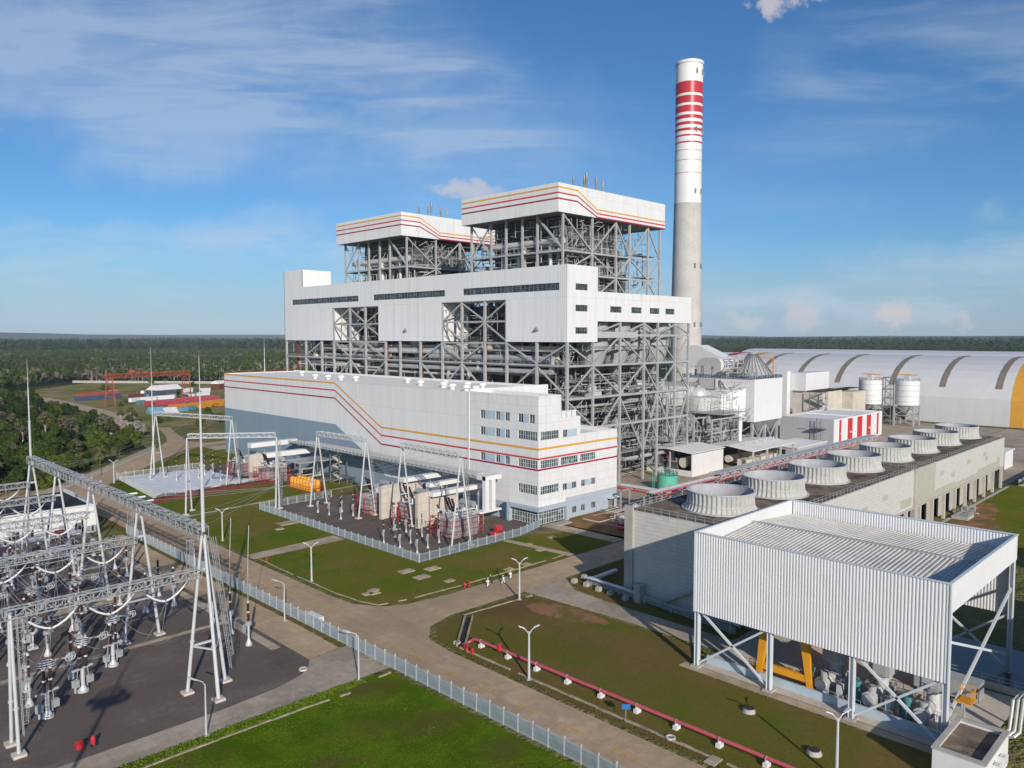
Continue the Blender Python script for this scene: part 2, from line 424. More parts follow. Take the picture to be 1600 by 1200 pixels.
# ------------------------------------------------------------------ mesh building
class MB:
    def __init__(s):
        s.v = []
        s.f = []

    def add(s, vs, fs):
        o = len(s.v)
        s.v += [tuple(p) for p in vs]
        s.f += [tuple(i + o for i in f) for f in fs]
        return s

    def box(s, x0, y0, z0, x1, y1, z1):
        x0, x1 = min(x0, x1), max(x0, x1)
        y0, y1 = min(y0, y1), max(y0, y1)
        z0, z1 = min(z0, z1), max(z0, z1)
        return s.add([(x0, y0, z0), (x1, y0, z0), (x1, y1, z0), (x0, y1, z0), (x0, y0, z1), (x1, y0, z1), (x1, y1, z1), (x0, y1, z1)],
                     [(3, 2, 1, 0), (4, 5, 6, 7), (0, 1, 5, 4), (1, 2, 6, 5), (2, 3, 7, 6), (3, 0, 4, 7)])

    def frame(s, d):
        d = Vector(d).normalized()
        u = Vector((0, 0, 1)) if abs(d.z) < 0.9 else Vector((1, 0, 0))
        a = d.cross(u).normalized()
        b = a.cross(d).normalized()
        return a, b

    def bar(s, p, q, w=0.3, h=None):
        h = h or w
        p, q = Vector(p), Vector(q)
        a, b = s.frame(q - p)
        c = [(-1, -1), (1, -1), (1, 1), (-1, 1)]
        vs = [p + a * (i * w / 2) + b * (j * h / 2) for i, j in c] + [q + a * (i * w / 2) + b * (j * h / 2) for i, j in c]
        return s.add(vs, [(3, 2, 1, 0), (4, 5, 6, 7), (0, 1, 5, 4), (1, 2, 6, 5), (2, 3, 7, 6), (3, 0, 4, 7)])

    def tube(s, p, q, r, n=8, r2=None, caps=True):
        p, q = Vector(p), Vector(q)
        r2 = r if r2 is None else r2
        a, b = s.frame(q - p)
        vs, fs = [], []
        for (c, rr) in ((p, r), (q, r2)):
            for i in range(n):
                t = 2 * math.pi * i / n
                vs.append(c + a * (math.cos(t) * rr) + b * (math.sin(t) * rr))
        for i in range(n):
            j = (i + 1) % n
            fs.append((j, i, i + n, j + n))
        if caps:
            fs.append(tuple(range(n)))
            fs.append(tuple(range(2 * n - 1, n - 1, -1)))
        return s.add(vs, fs)

    def path(s, pts, r, n=6):
        pts = [Vector(p) for p in pts]
        vs, fs = [], []
        prev = None
        for k, p in enumerate(pts):
            d = (pts[min(k + 1, len(pts) - 1)] - pts[max(k - 1, 0)]).normalized()
            if prev is None:
                a, b = s.frame(d)
            else:
                a = (prev - d * prev.dot(d)).normalized()
                b = d.cross(a)
            prev = a
            for i in range(n):
                t = 2 * math.pi * i / n
                vs.append(p + a * (math.cos(t) * r) + b * (math.sin(t) * r))
        for k in range(len(pts) - 1):
            for i in range(n):
                j = (i + 1) % n
                fs.append((k * n + i, k * n + j, k * n + n + j, k * n + n + i))
        fs.append(tuple(range(n - 1, -1, -1)))
        fs.append(tuple(range((len(pts) - 1) * n, len(pts) * n)))
        return s.add(vs, fs)

    def lathe(s, cx, cy, prof, n=24, caps=True, a0=0.0):
        vs, fs = [], []
        for r, z in prof:
            for i in range(n):
                t = a0 + 2 * math.pi * i / n
                vs.append((cx + r * math.cos(t), cy + r * math.sin(t), z))
        for k in range(len(prof) - 1):
            for i in range(n):
                j = (i + 1) % n
                fs.append((k * n + i, k * n + j, k * n + n + j, k * n + n + i))
        if caps:
            fs.append(tuple(range(n - 1, -1, -1)))
            fs.append(tuple(range((len(prof) - 1) * n, len(prof) * n)))
        return s.add(vs, fs)

    def prism(s, poly, z0, z1):
        n = len(poly)
        ar = sum(poly[i][0] * poly[(i + 1) % n][1] - poly[(i + 1) % n][0] * poly[i][1] for i in range(n))
        if ar < 0:
            poly = poly[::-1]
        vs = [(x, y, z0) for x, y in poly] + [(x, y, z1) for x, y in poly]
        fs = [tuple(range(n - 1, -1, -1)), tuple(range(n, 2 * n))]
        fs += [(i, (i + 1) % n, (i + 1) % n + n, i + n) for i in range(n)]
        return s.add(vs, fs)

    def slab(s, pts, off):
        """planar outline pts (3D) given a thickness vector"""
        n = len(pts)
        off = Vector(off)
        a = [Vector(p) for p in pts]
        nrm = Vector((0, 0, 0))
        for i in range(n):
            nrm += a[i].cross(a[(i + 1) % n])
        if nrm.dot(off) < 0:
            a = a[::-1]
        vs = a + [p + off for p in a]
        fs = [tuple(range(n - 1, -1, -1)), tuple(range(n, 2 * n))]
        fs += [(i, (i + 1) % n, (i + 1) % n + n, i + n) for i in range(n)]
        return s.add(vs, fs)

    def ring(s, c, R, r, n=20, m=5, axis='z'):
        pts = []
        for i in range(n + 1):
            t = 2 * math.pi * i / n
            u, v = R * math.cos(t), R * math.sin(t)
            pts.append((c[0] + u, c[1] + v, c[2]) if axis == 'z' else ((c[0] + u, c[1], c[2] + v) if axis == 'y' else (c[0], c[1] + u, c[2] + v)))
        return s.path(pts, r, m)

    def build(s, name, mat, parent=None, smooth=False):
        me = bpy.data.meshes.new(name)
        off = Vector((0, 0, 0))
        p = parent
        while p is not None:
            off += p.location
            p = p.parent
        vs = [(v[0] - off.x, v[1] - off.y, v[2] - off.z) for v in s.v]
        me.from_pydata(vs, [], s.f)
        me.materials.append(M[mat] if isinstance(mat, str) else mat)
        if smooth:
            me.polygons.foreach_set('use_smooth', [True] * len(me.polygons))
            me.set_sharp_from_angle(angle=rad(32))
        o = bpy.data.objects.new(name, me)
        COL.objects.link(o)
        if parent is not None:
            o.parent = parent
        return o


def tag(o, label, cat, group=None):
    o['label'] = label
    o['category'] = cat
    if group:
        o['group'] = group
    return o


def thing(name, label, cat, loc=(0, 0, 0), group=None):
    o = bpy.data.objects.new(name, None)
    o.empty_display_size = 0.5
    COL.objects.link(o)
    o.location = loc
    return tag(o, label, cat, group)


def struct(o, kind='structure'):
    o['kind'] = kind
    return o


def dup(root, loc, rz=0.0, label=None, sc=None, group=None):
    def cp(o, par):
        c = o.copy()
        COL.objects.link(c)
        if par is not None:
            c.parent = par
        for ch in o.children:
            cp(ch, c)
        return c
    r = cp(root, None)
    r.location = loc
    r.rotation_euler = (0, 0, rz)
    if sc:
        r.scale = (sc, sc, sc) if not isinstance(sc, tuple) else sc
    if label:
        r['label'] = label
    if group:
        r['group'] = group
    return r


ORD = ['first', 'second', 'third', 'fourth', 'fifth', 'sixth', 'seventh', 'eighth', 'ninth', 'tenth', 'eleventh', 'twelfth']


def sag(p, q, d, n=8):
    p, q = Vector(p), Vector(q)
    return [p.lerp(q, i / n) - Vector((0, 0, d * 4 * (i / n) * (1 - i / n))) for i in range(n + 1)]
# ------------------------------------------------------------------ the ground
def sheet(name, mat, poly, z, kind='structure', thick=None):
    m = MB()
    if thick:
        m.prism(poly, z - thick, z)
    else:
        n = len(poly)
        ar = sum(poly[i][0] * poly[(i + 1) % n][1] - poly[(i + 1) % n][0] * poly[i][1] for i in range(n))
        m.add([(x, y, z) for x, y in (poly if ar > 0 else poly[::-1])], [tuple(range(n))])
    return struct(m.build(name, mat), kind)


def ragged(poly, step=1.6, amp=0.5, seed=1):
    r_ = random.Random(seed)
    out = []
    n = len(poly)
    for i in range(n):
        a, b = Vector(poly[i]), Vector(poly[(i + 1) % n])
        k = max(1, int((b - a).length / step))
        for j in range(k):
            p = a.lerp(b, j / k)
            out.append((p.x + r_.uniform(-amp, amp), p.y + r_.uniform(-amp, amp)))
    return out


def arc(cx, cy, r, a0, a1, n=8):
    return [(cx + r * math.cos(rad(a0 + (a1 - a0) * i / n)), cy + r * math.sin(rad(a0 + (a1 - a0) * i / n))) for i in range(n + 1)]


# one ground sheet to the horizon, finer near the plant, with low hills far off
def make_ground():
    xs = [-9000, -4000, -2000, -900, -300, 0, 100, 200, 300, 450, 700, 1100, 1700, 2500, 3500, 5000, 7000, 9500, 12500, 16000, 20000, 26000]
    vs, fs = [], []
    for x in xs:
        for y in xs:
            d = math.hypot(x, y)
            z = 0.0
            if d > 9800 and x + y > 0:
                az = math.atan2(y, x)
                z = (d - 9800) * 0.0062 * (1 + 0.55 * math.sin(az * 9.3 + 1.0) + 0.35 * math.sin(az * 23 + d * 0.0007))
                z = max(0, z)
                z *= 1.0 if az > rad(55) else 0.6
            vs.append((x, y, z))
    n = len(xs)
    for i in range(n - 1):
        for j in range(n - 1):
            fs.append((i * n + j, (i + 1) * n + j, (i + 1) * n + j + 1, i * n + j + 1))
    m = MB()
    m.add(vs, fs)
    return m


# far country: forest green mottled with clearings, plant ground close by
gm, N, bs, P = base_mat('country')
sp = N.add('ShaderNodeSeparateXYZ', ins={0: P})
dist = N.add('ShaderNodeVectorMath', operation='LENGTH', ins={0: P})
big = N.noise(P, 0.0016, 8, 0.62)
mid = N.noise(P, 0.012, 7, 0.7)
fine = N.noise(P, 0.12, 5, 0.7)
cg = N.mix(N.ramp(fine, 0.3, 0.7), (0.12, 0.135, 0.035), (0.21, 0.185, 0.075))
cg = N.mix(N.ramp(mid, 0.5, 0.66), cg, (0.27, 0.20, 0.11))
cf = N.mix(N.ramp(mid, 0.35, 0.68), (0.022, 0.036, 0.012), (0.055, 0.072, 0.026))
cf = N.mix(N.math('MULTIPLY', N.ramp(big, 0.56, 0.68), 0.7), cf, (0.12, 0.105, 0.06))
N.l.new(N.mix(N.ramp(dist.outputs[1], 650, 1000), cg, cf), bs.inputs['Base Color'])
bs.inputs['Roughness'].default_value = 1.0
bs.inputs['Specular IOR Level'].default_value = 0.05
bb = N.add('ShaderNodeBump', ins={'Height': N.noise(P, 0.05, 6, 0.75)})
bb.inputs['Strength'].default_value = 0.7
bb.inputs['Distance'].default_value = 6.0
N.l.new(bb.outputs[0], bs.inputs['Normal'])
M['country'] = gm
struct(make_ground().build('ground', 'country'))

# roads (concrete), drawn as sheets a few millimetres above one another
sheet('main_road', 'road', [(69.2, 5), (77.0, 5), (77.2, 60), (77.6, 92), (78.6, 98), (82, 102), (88, 103.6), (104, 103.2), (119, 103.2), (300, 103.2),
                            (300, 112), (96, 112.4), (86, 113.6), (81.6, 116.2), (79, 121), (78.4, 128), (78.6, 160), (79.4, 200), (79.5, 236), (80.5, 262), (84, 276),
                            (94, 289), (120, 321), (139, 343), (150, 347), (190, 350), (190, 357), (153, 357), (149, 368), (156, 398), (165, 431), (159, 432),
                            (150, 398), (142, 374), (130, 354), (108, 328), (86, 303), (76, 288), (60, 292), (30, 300), (30, 262), (60, 256), (69, 250), (68.8, 200), (69.2, 120)], 0.012)
sheet('side_road', 'road_grey', [(106.5, 103.4), (119, 103.4), (114.4, 97), (113.4, 88), (113.2, 62), (140, 62), (140, 57.5), (108.0, 57.5), (107.8, 82), (106.8, 98)], 0.016)
# road through the switchyard and the kerbed approach from the gate
sheet('yard_road', 'road', [(60.2, 104.6), (65.9, 105.2), (66.3, 118), (66.2, 205), (60.6, 205)], 0.016)
sheet('gate_road', 'road_grey', [(-30, 93.6), (61, 93.6), (69.3, 93.3), (69.3, 104.9), (65.9, 105.0), (60.2, 104.5), (58.8, 102.4), (56.6, 100.6), (52, 99.2), (44, 98.5), (-30, 98.3)], 0.020)
sheet('gravel_yard', 'gravel', [(-60, 98.2), (44, 98.2), (52, 98.9), (57, 100.3), (60.3, 104), (60.3, 213), (-60, 213)], 0.006)
for k, (y, x0, x1, wd) in enumerate(((128.0, -30, 60.3, 1.3), (153.0, -30, 60.3, 3.4), (174, -30, 60.3, 1.3), (199, -30, 60.3, 3.2))):
    sheet('yard_path', 'path', [(x0, y), (x1, y + 0.4), (x1, y + 0.4 + wd), (x0, y + wd)], 0.011)
sheet('yard_path', 'path', [(57.8, 112), (59.4, 112), (59.6, 205), (58.0, 205)], 0.015)

# lawns
sheet('lawn', 'lawn', ragged([(79.8, 161), (79.2, 135), (79.0, 127), (79.8, 121), (82.4, 116.8), (87, 114.5), (97, 113.3), (125, 112.8), (151, 112.8), (151, 125), (139, 132.5), (104.0, 132.8), (103.2, 161.0)], 0.8, 0.16), 0.028)
sheet('lawn', 'lawn', ragged([(80, 166), (104, 167), (104, 214.5), (80.2, 211.5)], 0.8, 0.16), 0.028)
sheet('lawn', 'lawn', ragged([(80.2, 213.5), (104, 216.5), (140, 218.5), (140, 239.5), (126, 240), (81, 235)], 0.8, 0.16), 0.028)
sheet('lawn', 'lawn_bright', ragged([(81.6, 238), (90, 244), (94, 287), (86, 278), (82.2, 264)], 0.8, 0.16), 0.028)
sheet('lawn', 'lawn', ragged([(94, 288), (120, 290), (146, 290), (146, 340), (140, 340), (121, 318)], 0.8, 0.16), 0.028)
sheet('lawn', 'lawn_dry', ragged([(77.9, 8), (78.0, 60), (78.3, 91), (79.3, 97), (82.4, 100.7), (88.2, 102.7), (96, 102.4), (104.2, 102.2), (105.6, 99), (106.8, 92), (107.0, 82), (107.0, 63), (98.6, 63), (98.6, 8)], 0.8, 0.16), 0.028)
sheet('lawn', 'lawn', ragged([(68.3, 8), (69.0, 8), (69.0, 92.6), (68.3, 92.6)], 0.8, 0.16), 0.028)
sheet('lawn', 'lawn_dry', ragged([(66.5, 106), (69.0, 106), (69.0, 240), (66.5, 240)], 0.8, 0.16), 0.028)
sheet('lawn', 'lawn_bright', ragged([(-10, 10), (66.6, 10), (66.6, 92.2), (62, 93.2), (-10, 93.2)], 0.8, 0.16), 0.028)
sheet('lawn', 'lawn', ragged([(205, 20), (420, 10), (480, 62), (310, 62), (205, 62.5)], 0.8, 0.16), 0.028)
sheet('lawn', 'lawn_dry', ragged([(119.3, 86), (119.3, 62), (113.6, 62), (113.8, 88), (115, 96), (119.4, 102.6), (150, 102.6), (150, 89)], 0.8, 0.16), 0.028)
# bare patches of soil
sheet('soil_patch', 'bare_soil', ragged([(101.6, 98.0), (104.6, 96.5), (106.4, 91), (106.4, 84), (104.6, 80.5), (103.2, 83), (101.5, 84), (100.6, 89), (99.6, 93), (100.6, 97)], 0.9, 0.45), 0.034)
sheet('soil_patch', 'bare_soil', ragged([(205.5, 62), (262, 62), (262, 58), (240, 54), (225, 48), (205.5, 42)], 2.0, 1.0), 0.034)
sheet('soil_patch', 'bare_soil', [(152, 113.2), (176, 113.2), (190, 134), (182, 136), (152, 136)], 0.034)
# footpaths
sheet('footpath', 'path', [(79.4, 161.2), (103.2, 161.4), (103.4, 166.6), (79.6, 165.6)], 0.024)
sheet('footpath', 'path', [(80.2, 211.7), (126, 216.6), (146, 216.8), (146, 218.4), (126, 218.4), (80.2, 213.4)], 0.024)
sheet('footpath', 'path', [(129.5, 132.8), (131.6, 132.8), (133.6, 112.9), (131.4, 112.9)], 0.034)
sheet('footpath', 'path', [(147.2, 136.6), (152.4, 136.6), (153.6, 113.0), (147.8, 113.0)], 0.034)
# yard of the main transformers, and the paved ground of the plant behind
sheet('transformer_yard', 'gravel', [(104, 133), (146.6, 133), (146.6, 207), (104, 207)], 0.018)
sheet('transformer_yard', 'gravel', [(91, 244), (146.6, 248), (146.6, 292), (96, 292)], 0.018)
sheet('plant_ground', 'road_grey', [(181, 113), (300, 113), (300, 104), (480, 104), (480, 345), (146, 345), (146, 330), (181, 330)], 0.008)
sheet('plant_ground', 'road_grey', [(300, 64), (482, 64), (482, 103.6), (300, 103.6)], 0.008)
sheet('field', 'straw', ragged([(158, 436), (236, 430), (320, 470), (380, 640), (392, 760), (262, 905), (176, 800), (166, 640)], 12, 4), 0.006)
sheet('field_track', 'path', [(140, 440), (160, 520), (164, 680), (150, 760), (170, 760), (176, 690), (172, 520), (152, 440)], 0.01)
sheet('apron', 'path', [(98.8, 24), (100.6, 24), (100.6, 63), (98.8, 63)], 0.04)

# yellow dashes of the main road and of the cross road
md = MB()
for y in range(12, 96, 8):
    md.add([(73.0 + j * 0.0, y0, 0.018) for j, y0 in ()], [])
    md.add([(72.7, y, 0.018), (73.0, y, 0.018), (73.0, y + 3.6, 0.018), (72.7, y + 3.6, 0.018)], [(0, 1, 2, 3)])
for y in range(124, 250, 9):
    md.add([(73.6, y, 0.018), (73.8, y, 0.018), (73.8, y + 3.6, 0.018), (73.6, y + 3.6, 0.018)], [(0, 1, 2, 3)])
for x in range(92, 200, 9):
    md.add([(x, 108.0, 0.018), (x + 4, 108.0, 0.018), (x + 4, 108.2, 0.018), (x, 108.2, 0.018)], [(0, 1, 2, 3)])
struct(md.build('road_marking', 'road_yellow'))


# kerbs and drains beside the roads
def kerb(name, pts, w_, h_, mat='kerb', z=0.0, gap=0.14):
    """old kerb laid in short lengths, some sunk, some overgrown or missing"""
    m = MB()
    r_ = random.Random(int(pts[0][0] * 7 + pts[0][1]))
    for a, b in zip(pts[:-1], pts[1:]):
        a, b = Vector((*a, 0)), Vector((*b, 0))
        n = max(1, int((b - a).length / 1.6))
        for i in range(n):
            if r_.random() < gap:
                continue
            p, q = a.lerp(b, i / n), a.lerp(b, (i + 0.97) / n)
            h2 = h_ * r_.uniform(0.55, 1.0)
            o = Vector((r_.uniform(-0.05, 0.05), r_.uniform(-0.05, 0.05), z + h2 / 2))
            m.bar(p + o, q + o, w_ * r_.uniform(0.75, 1.0), h2)
    return struct(m.build(name, mat))


kerb('kerb', [(79.5, 20), (79.4, 60), (79.6, 91.5)], 0.42, 0.22, gap=0.06)
kerb('kerb', [(82.0, 116.9), (87.4, 115.6), (100, 114.6), (125, 114.2), (131, 114.2)], 0.28, 0.2)
kerb('kerb', [(80.4, 161), (80.0, 150), (79.9, 128), (80.6, 121), (82.0, 116.9)], 0.35, 0.14)
kerb('kerb', [(89.6, 101.9), (106.0, 100.4)], 0.3, 0.2)
kerb('kerb', [(-10, 91.2), (40, 91.3), (52, 91.0), (58.4, 90.4), (61.8, 91.6), (66.4, 91.8)], 0.35, 0.2)
kerb('kerb', [(120, 62.9), (205, 62.9), (296, 62.9)], 0.9, 0.16, 'concrete', gap=0.0)
tr = thing('drain_channel', 'open concrete drain channel with dark bed crossing the lawn corner by the pink pipe', 'drain', (83, 95, 0))
t_ = MB()
t_.bar((79.6, 92.2, 0.24), (89.2, 101.0, 0.24), 0.25, 0.5)
t_.bar((80.5, 91.2, 0.24), (90.1, 100.0, 0.24), 0.25, 0.5)
t_.build('side_wall', 'kerb', tr)
t_ = MB()
t_.bar((80.1, 91.8, 0.06), (89.6, 100.5, 0.06), 0.75, 0.06)
t_.build('channel_bed', 'dark', tr)
# ------------------------------------------------------------------ building helpers
def wallpt(axis, c, u, v, d=0.0):
    return (c + d, u, v) if axis == 'x' else (u, c + d, v)


def wallface(m, axis, c, u0, u1, v0, v1, holes=(), depth=0.35):
    """a wall facing -X ('x') or -Y ('y') with real openings and reveals"""
    us = sorted({u0, u1} | {min(max(h[i], u0), u1) for h in holes for i in (0, 1)})
    vs = sorted({v0, v1} | {min(max(h[i], v0), v1) for h in holes for i in (2, 3)})
    P_ = lambda u, v, d=0.0: wallpt(axis, c, u, v, d)

    def q(a, b, c_, d_):
        m.add([a, b, c_, d_], [(0, 1, 2, 3)] if axis == 'y' else [(3, 2, 1, 0)])
    for a, b in zip(us[:-1], us[1:]):
        for e, f in zip(vs[:-1], vs[1:]):
            mu, mv = (a + b) / 2, (e + f) / 2
            if not any(h[0] < mu < h[1] and h[2] < mv < h[3] for h in holes):
                q(P_(a, e), P_(b, e), P_(b, f), P_(a, f))
    for (a, b, e, f) in holes:
        q(P_(a, f), P_(b, f), P_(b, f, depth), P_(a, f, depth))
        q(P_(a, e, depth), P_(b, e, depth), P_(b, e), P_(a, e))
        q(P_(a, e), P_(a, f), P_(a, f, depth), P_(a, e, depth))
        q(P_(b, e, depth), P_(b, f, depth), P_(b, f), P_(b, e))
    return m


def wbox(m, axis, c, u0, u1, v0, v1, d0, d1):
    a = wallpt(axis, c, u0, v0, d0)
    b = wallpt(axis, c, u1, v1, d1)
    return m.box(*a, *b)


def window(parent, axis, c, u0, u1, v0, v1, n, glass='glass', frame='trim', rows=1, depth=0.3, name='window'):
    m = MB()
    t = 0.07
    for i in range(n + 1):
        u = u0 + (u1 - u0) * i / n
        wbox(m, axis, c, max(u0, u - t / 2), min(u1, u + t / 2), v0, v1, depth - 0.14, depth - 0.04)
    for j in range(rows + 1):
        v = v0 + (v1 - v0) * j / rows
        wbox(m, axis, c, u0, u1, max(v0, v - t / 2), min(v1, v + t / 2), depth - 0.15, depth - 0.05)
    f = m.build(name, frame, parent)
    g_ = MB()
    wbox(g_, axis, c, u0, u1, v0, v1, depth - 0.03, depth)
    g_.build('pane', glass, f)
    return f


def rail(m, pts, h=1.1, r=0.04, step=2.0):
    for a, b in zip(pts[:-1], pts[1:]):
        a, b = Vector(a), Vector(b)
        n = max(1, int((b - a).length / step))
        for k in (0.55, 1.0):
            m.bar(a + Vector((0, 0, h * k)), b + Vector((0, 0, h * k)), r * 1.6, r * 1.6)
        for i in range(n + 1):
            p = a.lerp(b, i / n)
            m.bar(p, p + Vector((0, 0, h)), r * 1.6, r * 1.6)
    return m


# ------------------------------------------------------------------ turbine hall with its office block
HX, HY0, HY1, HZ = 146.7, 136.9, 322.0, 34.3
th_ = thing('turbine_hall', 'long white turbine hall with grey-blue base, orange and red stripes and corner office windows', 'industrial building', (HX, HY0, 0))
m = MB()
fr = []
for (a, b, e, f) in ((157.4, 159.3, 27.0, 29.3), (151.4, 153.1, 27.0, 29.3), (147.6, 149.4, 27.0, 29.3), (142.5, 144.4, 27.0, 29.3), (138.3, 140.2, 27.0, 29.3)):
    fr.append((a, b, e, f, 2, 'glass'))
for z0, z1 in ((22.3, 24.6), (15.1, 17.3)):
    for a, b in ((157.4, 159.3), (151.4, 153.1), (147.6, 149.4)):
        fr.append((a, b, z0, z1, 2, 'glass'))
for z0, z1 in ((22.5, 24.8), (15.1, 17.2), (8.1, 10.5)):
    fr.append((137.4, 144.4, z0, z1, 8, 'glass_green'))
wallface(m, 'x', HX, HY0, 164.0, 4.6, HZ, [w_[:4] for w_ in fr])
en = []
for (a, b, e, f, n) in ((147.6, 154.7, 22.6, 24.8, 8), (156.5, 158.4, 22.6, 24.6, 2), (147.6, 154.7, 15.1, 17.2, 8), (155.4, 162.8, 15.1, 17.2, 8), (163.5, 170.5, 15.2, 17.2, 8),
                        (147.6, 154.8, 8.1, 10.3, 8), (156.5, 158.3, 8.1, 9.9, 2), (160.3, 162.2, 8.1, 9.9, 2), (164.2, 166.0, 8.1, 9.9, 2), (168.7, 170.5, 8.1, 9.9, 2)):
    en.append((a, b, e, f, n, 'glass_green' if n == 8 else 'glass'))
m.box(155.6, HY0 + 0.01, 4.5, 157.7, HY0 + 0.3, 5.95)
wallface(m, 'y', HY0, HX, 155.6, 4.6, HZ, [w_[:4] for w_ in en if w_[0] < 155 and w_[1] < 155.6])
wallface(m, 'y', HY0, 155.6, 163.7, 5.9, 28.0, [w_[:4] for w_ in en if 155 < w_[0] < 163])
wallface(m, 'y', HY0, 163.7, 180.4, 5.9, 23.0, [w_[:4] for w_ in en if w_[0] > 163.4 and w_[0] != 163.5] + [(163.75, 170.5, 15.2, 17.2)])
# inner sides of the parapets and stepped roofs
m.box(155.3, HY0 + 0.01, 28.0, 155.6, 164, HZ - 0.01)
m.box(163.4, HY0 + 0.01, 23.0, 163.7, 164, 27.99)
m.box(180.1, HY0 + 0.01, 0.0, 180.4, 164, 22.99)
m.box(HX + 0.02, HY0 + 0.02, 33.3, HX + 0.3, 164, HZ - 0.005)
m.box(HX + 0.3, HY0 + 0.02, 33.3, 155.3, HY0 + 0.3, HZ - 0.006)
m.box(155.6, HY0 + 0.02, 27.0, 163.4, HY0 + 0.3, 27.995)
m.box(163.7, HY0 + 0.02, 21.8, 180.1, HY0 + 0.3, 22.995)
m.build('office_wall', 'annex_panel', th_)
for (a, b, e, f, n, gl) in fr:
    window(th_, 'x', HX, a, b, e, f, n, gl, rows=2 if n > 2 else 1)
for (a, b, e, f, n, gl) in en:
    if a == 163.5:
        a = 163.75
    window(th_, 'y', HY0, a, b, e, f, n, gl, rows=2 if n > 2 else 1)
# blue infill panels between windows
for (ax, c, a, b, e, f) in (('x', HX, 153.1, 157.4, 27.0, 29.3), ('x', HX, 149.4, 151.4, 27.0, 29.3), ('x', HX, 140.2, 142.5, 27.0, 29.3), ('x', HX, 153.1, 157.4, 22.3, 24.6), ('x', HX, 149.4, 151.4, 22.3, 24.6),
                            ('x', HX, 153.1, 157.4, 15.1, 17.3), ('x', HX, 149.4, 151.4, 15.1, 17.3), ('y', HY0, 158.4, 162.2, 22.6, 24.6), ('y', HY0, 158.3, 160.3, 8.1, 9.9), ('y', HY0, 166.0, 168.7, 8.1, 9.9)):
    m = MB()
    wbox(m, ax, c, a + 0.01, b - 0.01, e, f, -0.02, 0.04)
    m.build('infill_panel', 'window_blue', th_)
# blue base of the office block with small windows and door
m = MB()
gw = [(151.4, 153.1, 1.2, 3.1)]
wallface(m, 'x', HX - 0.04, 147.2, 164.0, 0, 4.6, gw)
m.build('base_wall', 'blue_panel', th_)
m = MB()
ge = [(160.4, 162.3, 1.2, 3.0), (164.2, 166.0, 1.2, 3.0), (168.7, 170.6, 1.2, 3.0), (176.4, 179.0, 0.02, 3.0)]
wallface(m, 'y', HY0 - 0.04, 157.6, 180.4, 0, 5.9, ge)
m.build('base_wall', 'blue_panel', th_)
window(th_, 'x', HX - 0.04, *gw[0], 2)
for g_ in ge[:3]:
    window(th_, 'y', HY0 - 0.04, *g_, 2)
m = MB()
wbox(m, 'y', HY0, 176.4, 179.0, 0.02, 3.0, 0.1, 0.2)
m.build('door', 'steel_dark', th_)
m = MB()
m.box(175.6, HY0 - 1.6, 3.1, 180.0, HY0 - 0.05, 3.3)
m.build('door_canopy', 'trim', th_)
# glazed entrance at the corner with its thick frame
ef = MB()
ef.box(HX - 1.3, HY0 - 1.3, 4.0, HX + 10.9, HY0 - 0.06, 4.95)
ef.box(HX - 1.3, HY0 - 0.06, 4.0, HX - 0.06, HY0 + 10.6, 4.95)
ef.box(HX + 9.9, HY0 - 1.3, 0.0, HX + 10.9, HY0 - 0.06, 3.99)
ef.box(HX - 1.3, HY0 + 9.6, 0.0, HX - 0.06, HY0 + 10.6, 3.99)
ef = ef.build('entrance_frame', 'blue_panel', th_)
m = MB()
m.box(HX - 0.02, HY0 + 0.1, 0.3, HX + 0.05, HY0 + 10.3, 4.55)
m.box(HX + 0.1, HY0 - 0.02, 0.3, HX + 10.8, HY0 + 0.05, 4.55)
m.build('pane', 'glass_green', ef)
m = MB()
for i in range(11):
    m.box(HX - 0.12, HY0 + i * 0.96, 0.2, HX - 0.02, HY0 + i * 0.96 + 0.09, 4.0)
    m.box(HX + i * 0.98, HY0 - 0.12, 0.2, HX + i * 0.98 + 0.09, HY0 - 0.02, 4.0)
for z in (0.3, 1.6, 2.9):
    m.box(HX - 0.11, HY0, z, HX - 0.03, HY0 + 9.6, z + 0.09)
    m.box(HX, HY0 - 0.11, z, HX + 9.9, HY0 - 0.03, z + 0.09)
m.build('mullion', 'trim', ef)
m = MB()
m.box(HX + 3.5, HY0 - 4.0, 0.03, HX + 9.0, HY0 - 1.32, 0.3)
m.build('entrance_step', 'concrete', th_)
m = MB()
m.box(HX - 1.35, HY0 + 11.0, 0, HX - 0.05, HY0 + 12.2, 4.6)
m.build('blue_pier', 'blue_cont', th_)
# the long front: white upper and blue lower cladding
m = MB()
m.slab([(HX, 164, 4.6), (HX, 205, 4.6), (HX, 206.4, 5.8), (HX, 220.3, 12.8), (HX, 234.5, 19.1), (HX, HY1, 19.2), (HX, HY1, HZ - 0.3), (HX, 164, HZ - 0.3)], (0.3, 0, 0))
m.box(HX, HY1 - 0.3, 0, 180, HY1 + 0.0, HZ - 0.3)
m.box(HX + 0.3, 163.9, 30.0, 180, 164.2, HZ + 0.5)
m.box(180.0, 164.2, 28.0, 180.3, HY1, HZ + 0.1)
m.build('front_wall', 'white_clad', th_)
m = MB()
m.slab([(HX - 0.01, 164, 0), (HX - 0.01, 164, 4.6), (HX - 0.01, 205, 4.6), (HX - 0.01, 206.4, 5.8), (HX - 0.01, 220.3, 12.8), (HX - 0.01, 234.5, 19.1), (HX - 0.01, HY1, 19.2), (HX - 0.01, HY1, 0)], (0.3, 0, 0))
m.build('blue_cladding', 'blue_clad', th_)
m = MB()
m.box(HX - 0.15, 163.85, 4.6, HX - 0.01, 164.45, HZ)
m.build('downpipe', 'white', th_)
m = MB()
m.box(HX + 0.3, 164.2, 33.4, 180, HY1, 33.7)
m.box(HX + 0.3, HY0 + 0.3, 33.0, 155.3, 163.9, 33.3)
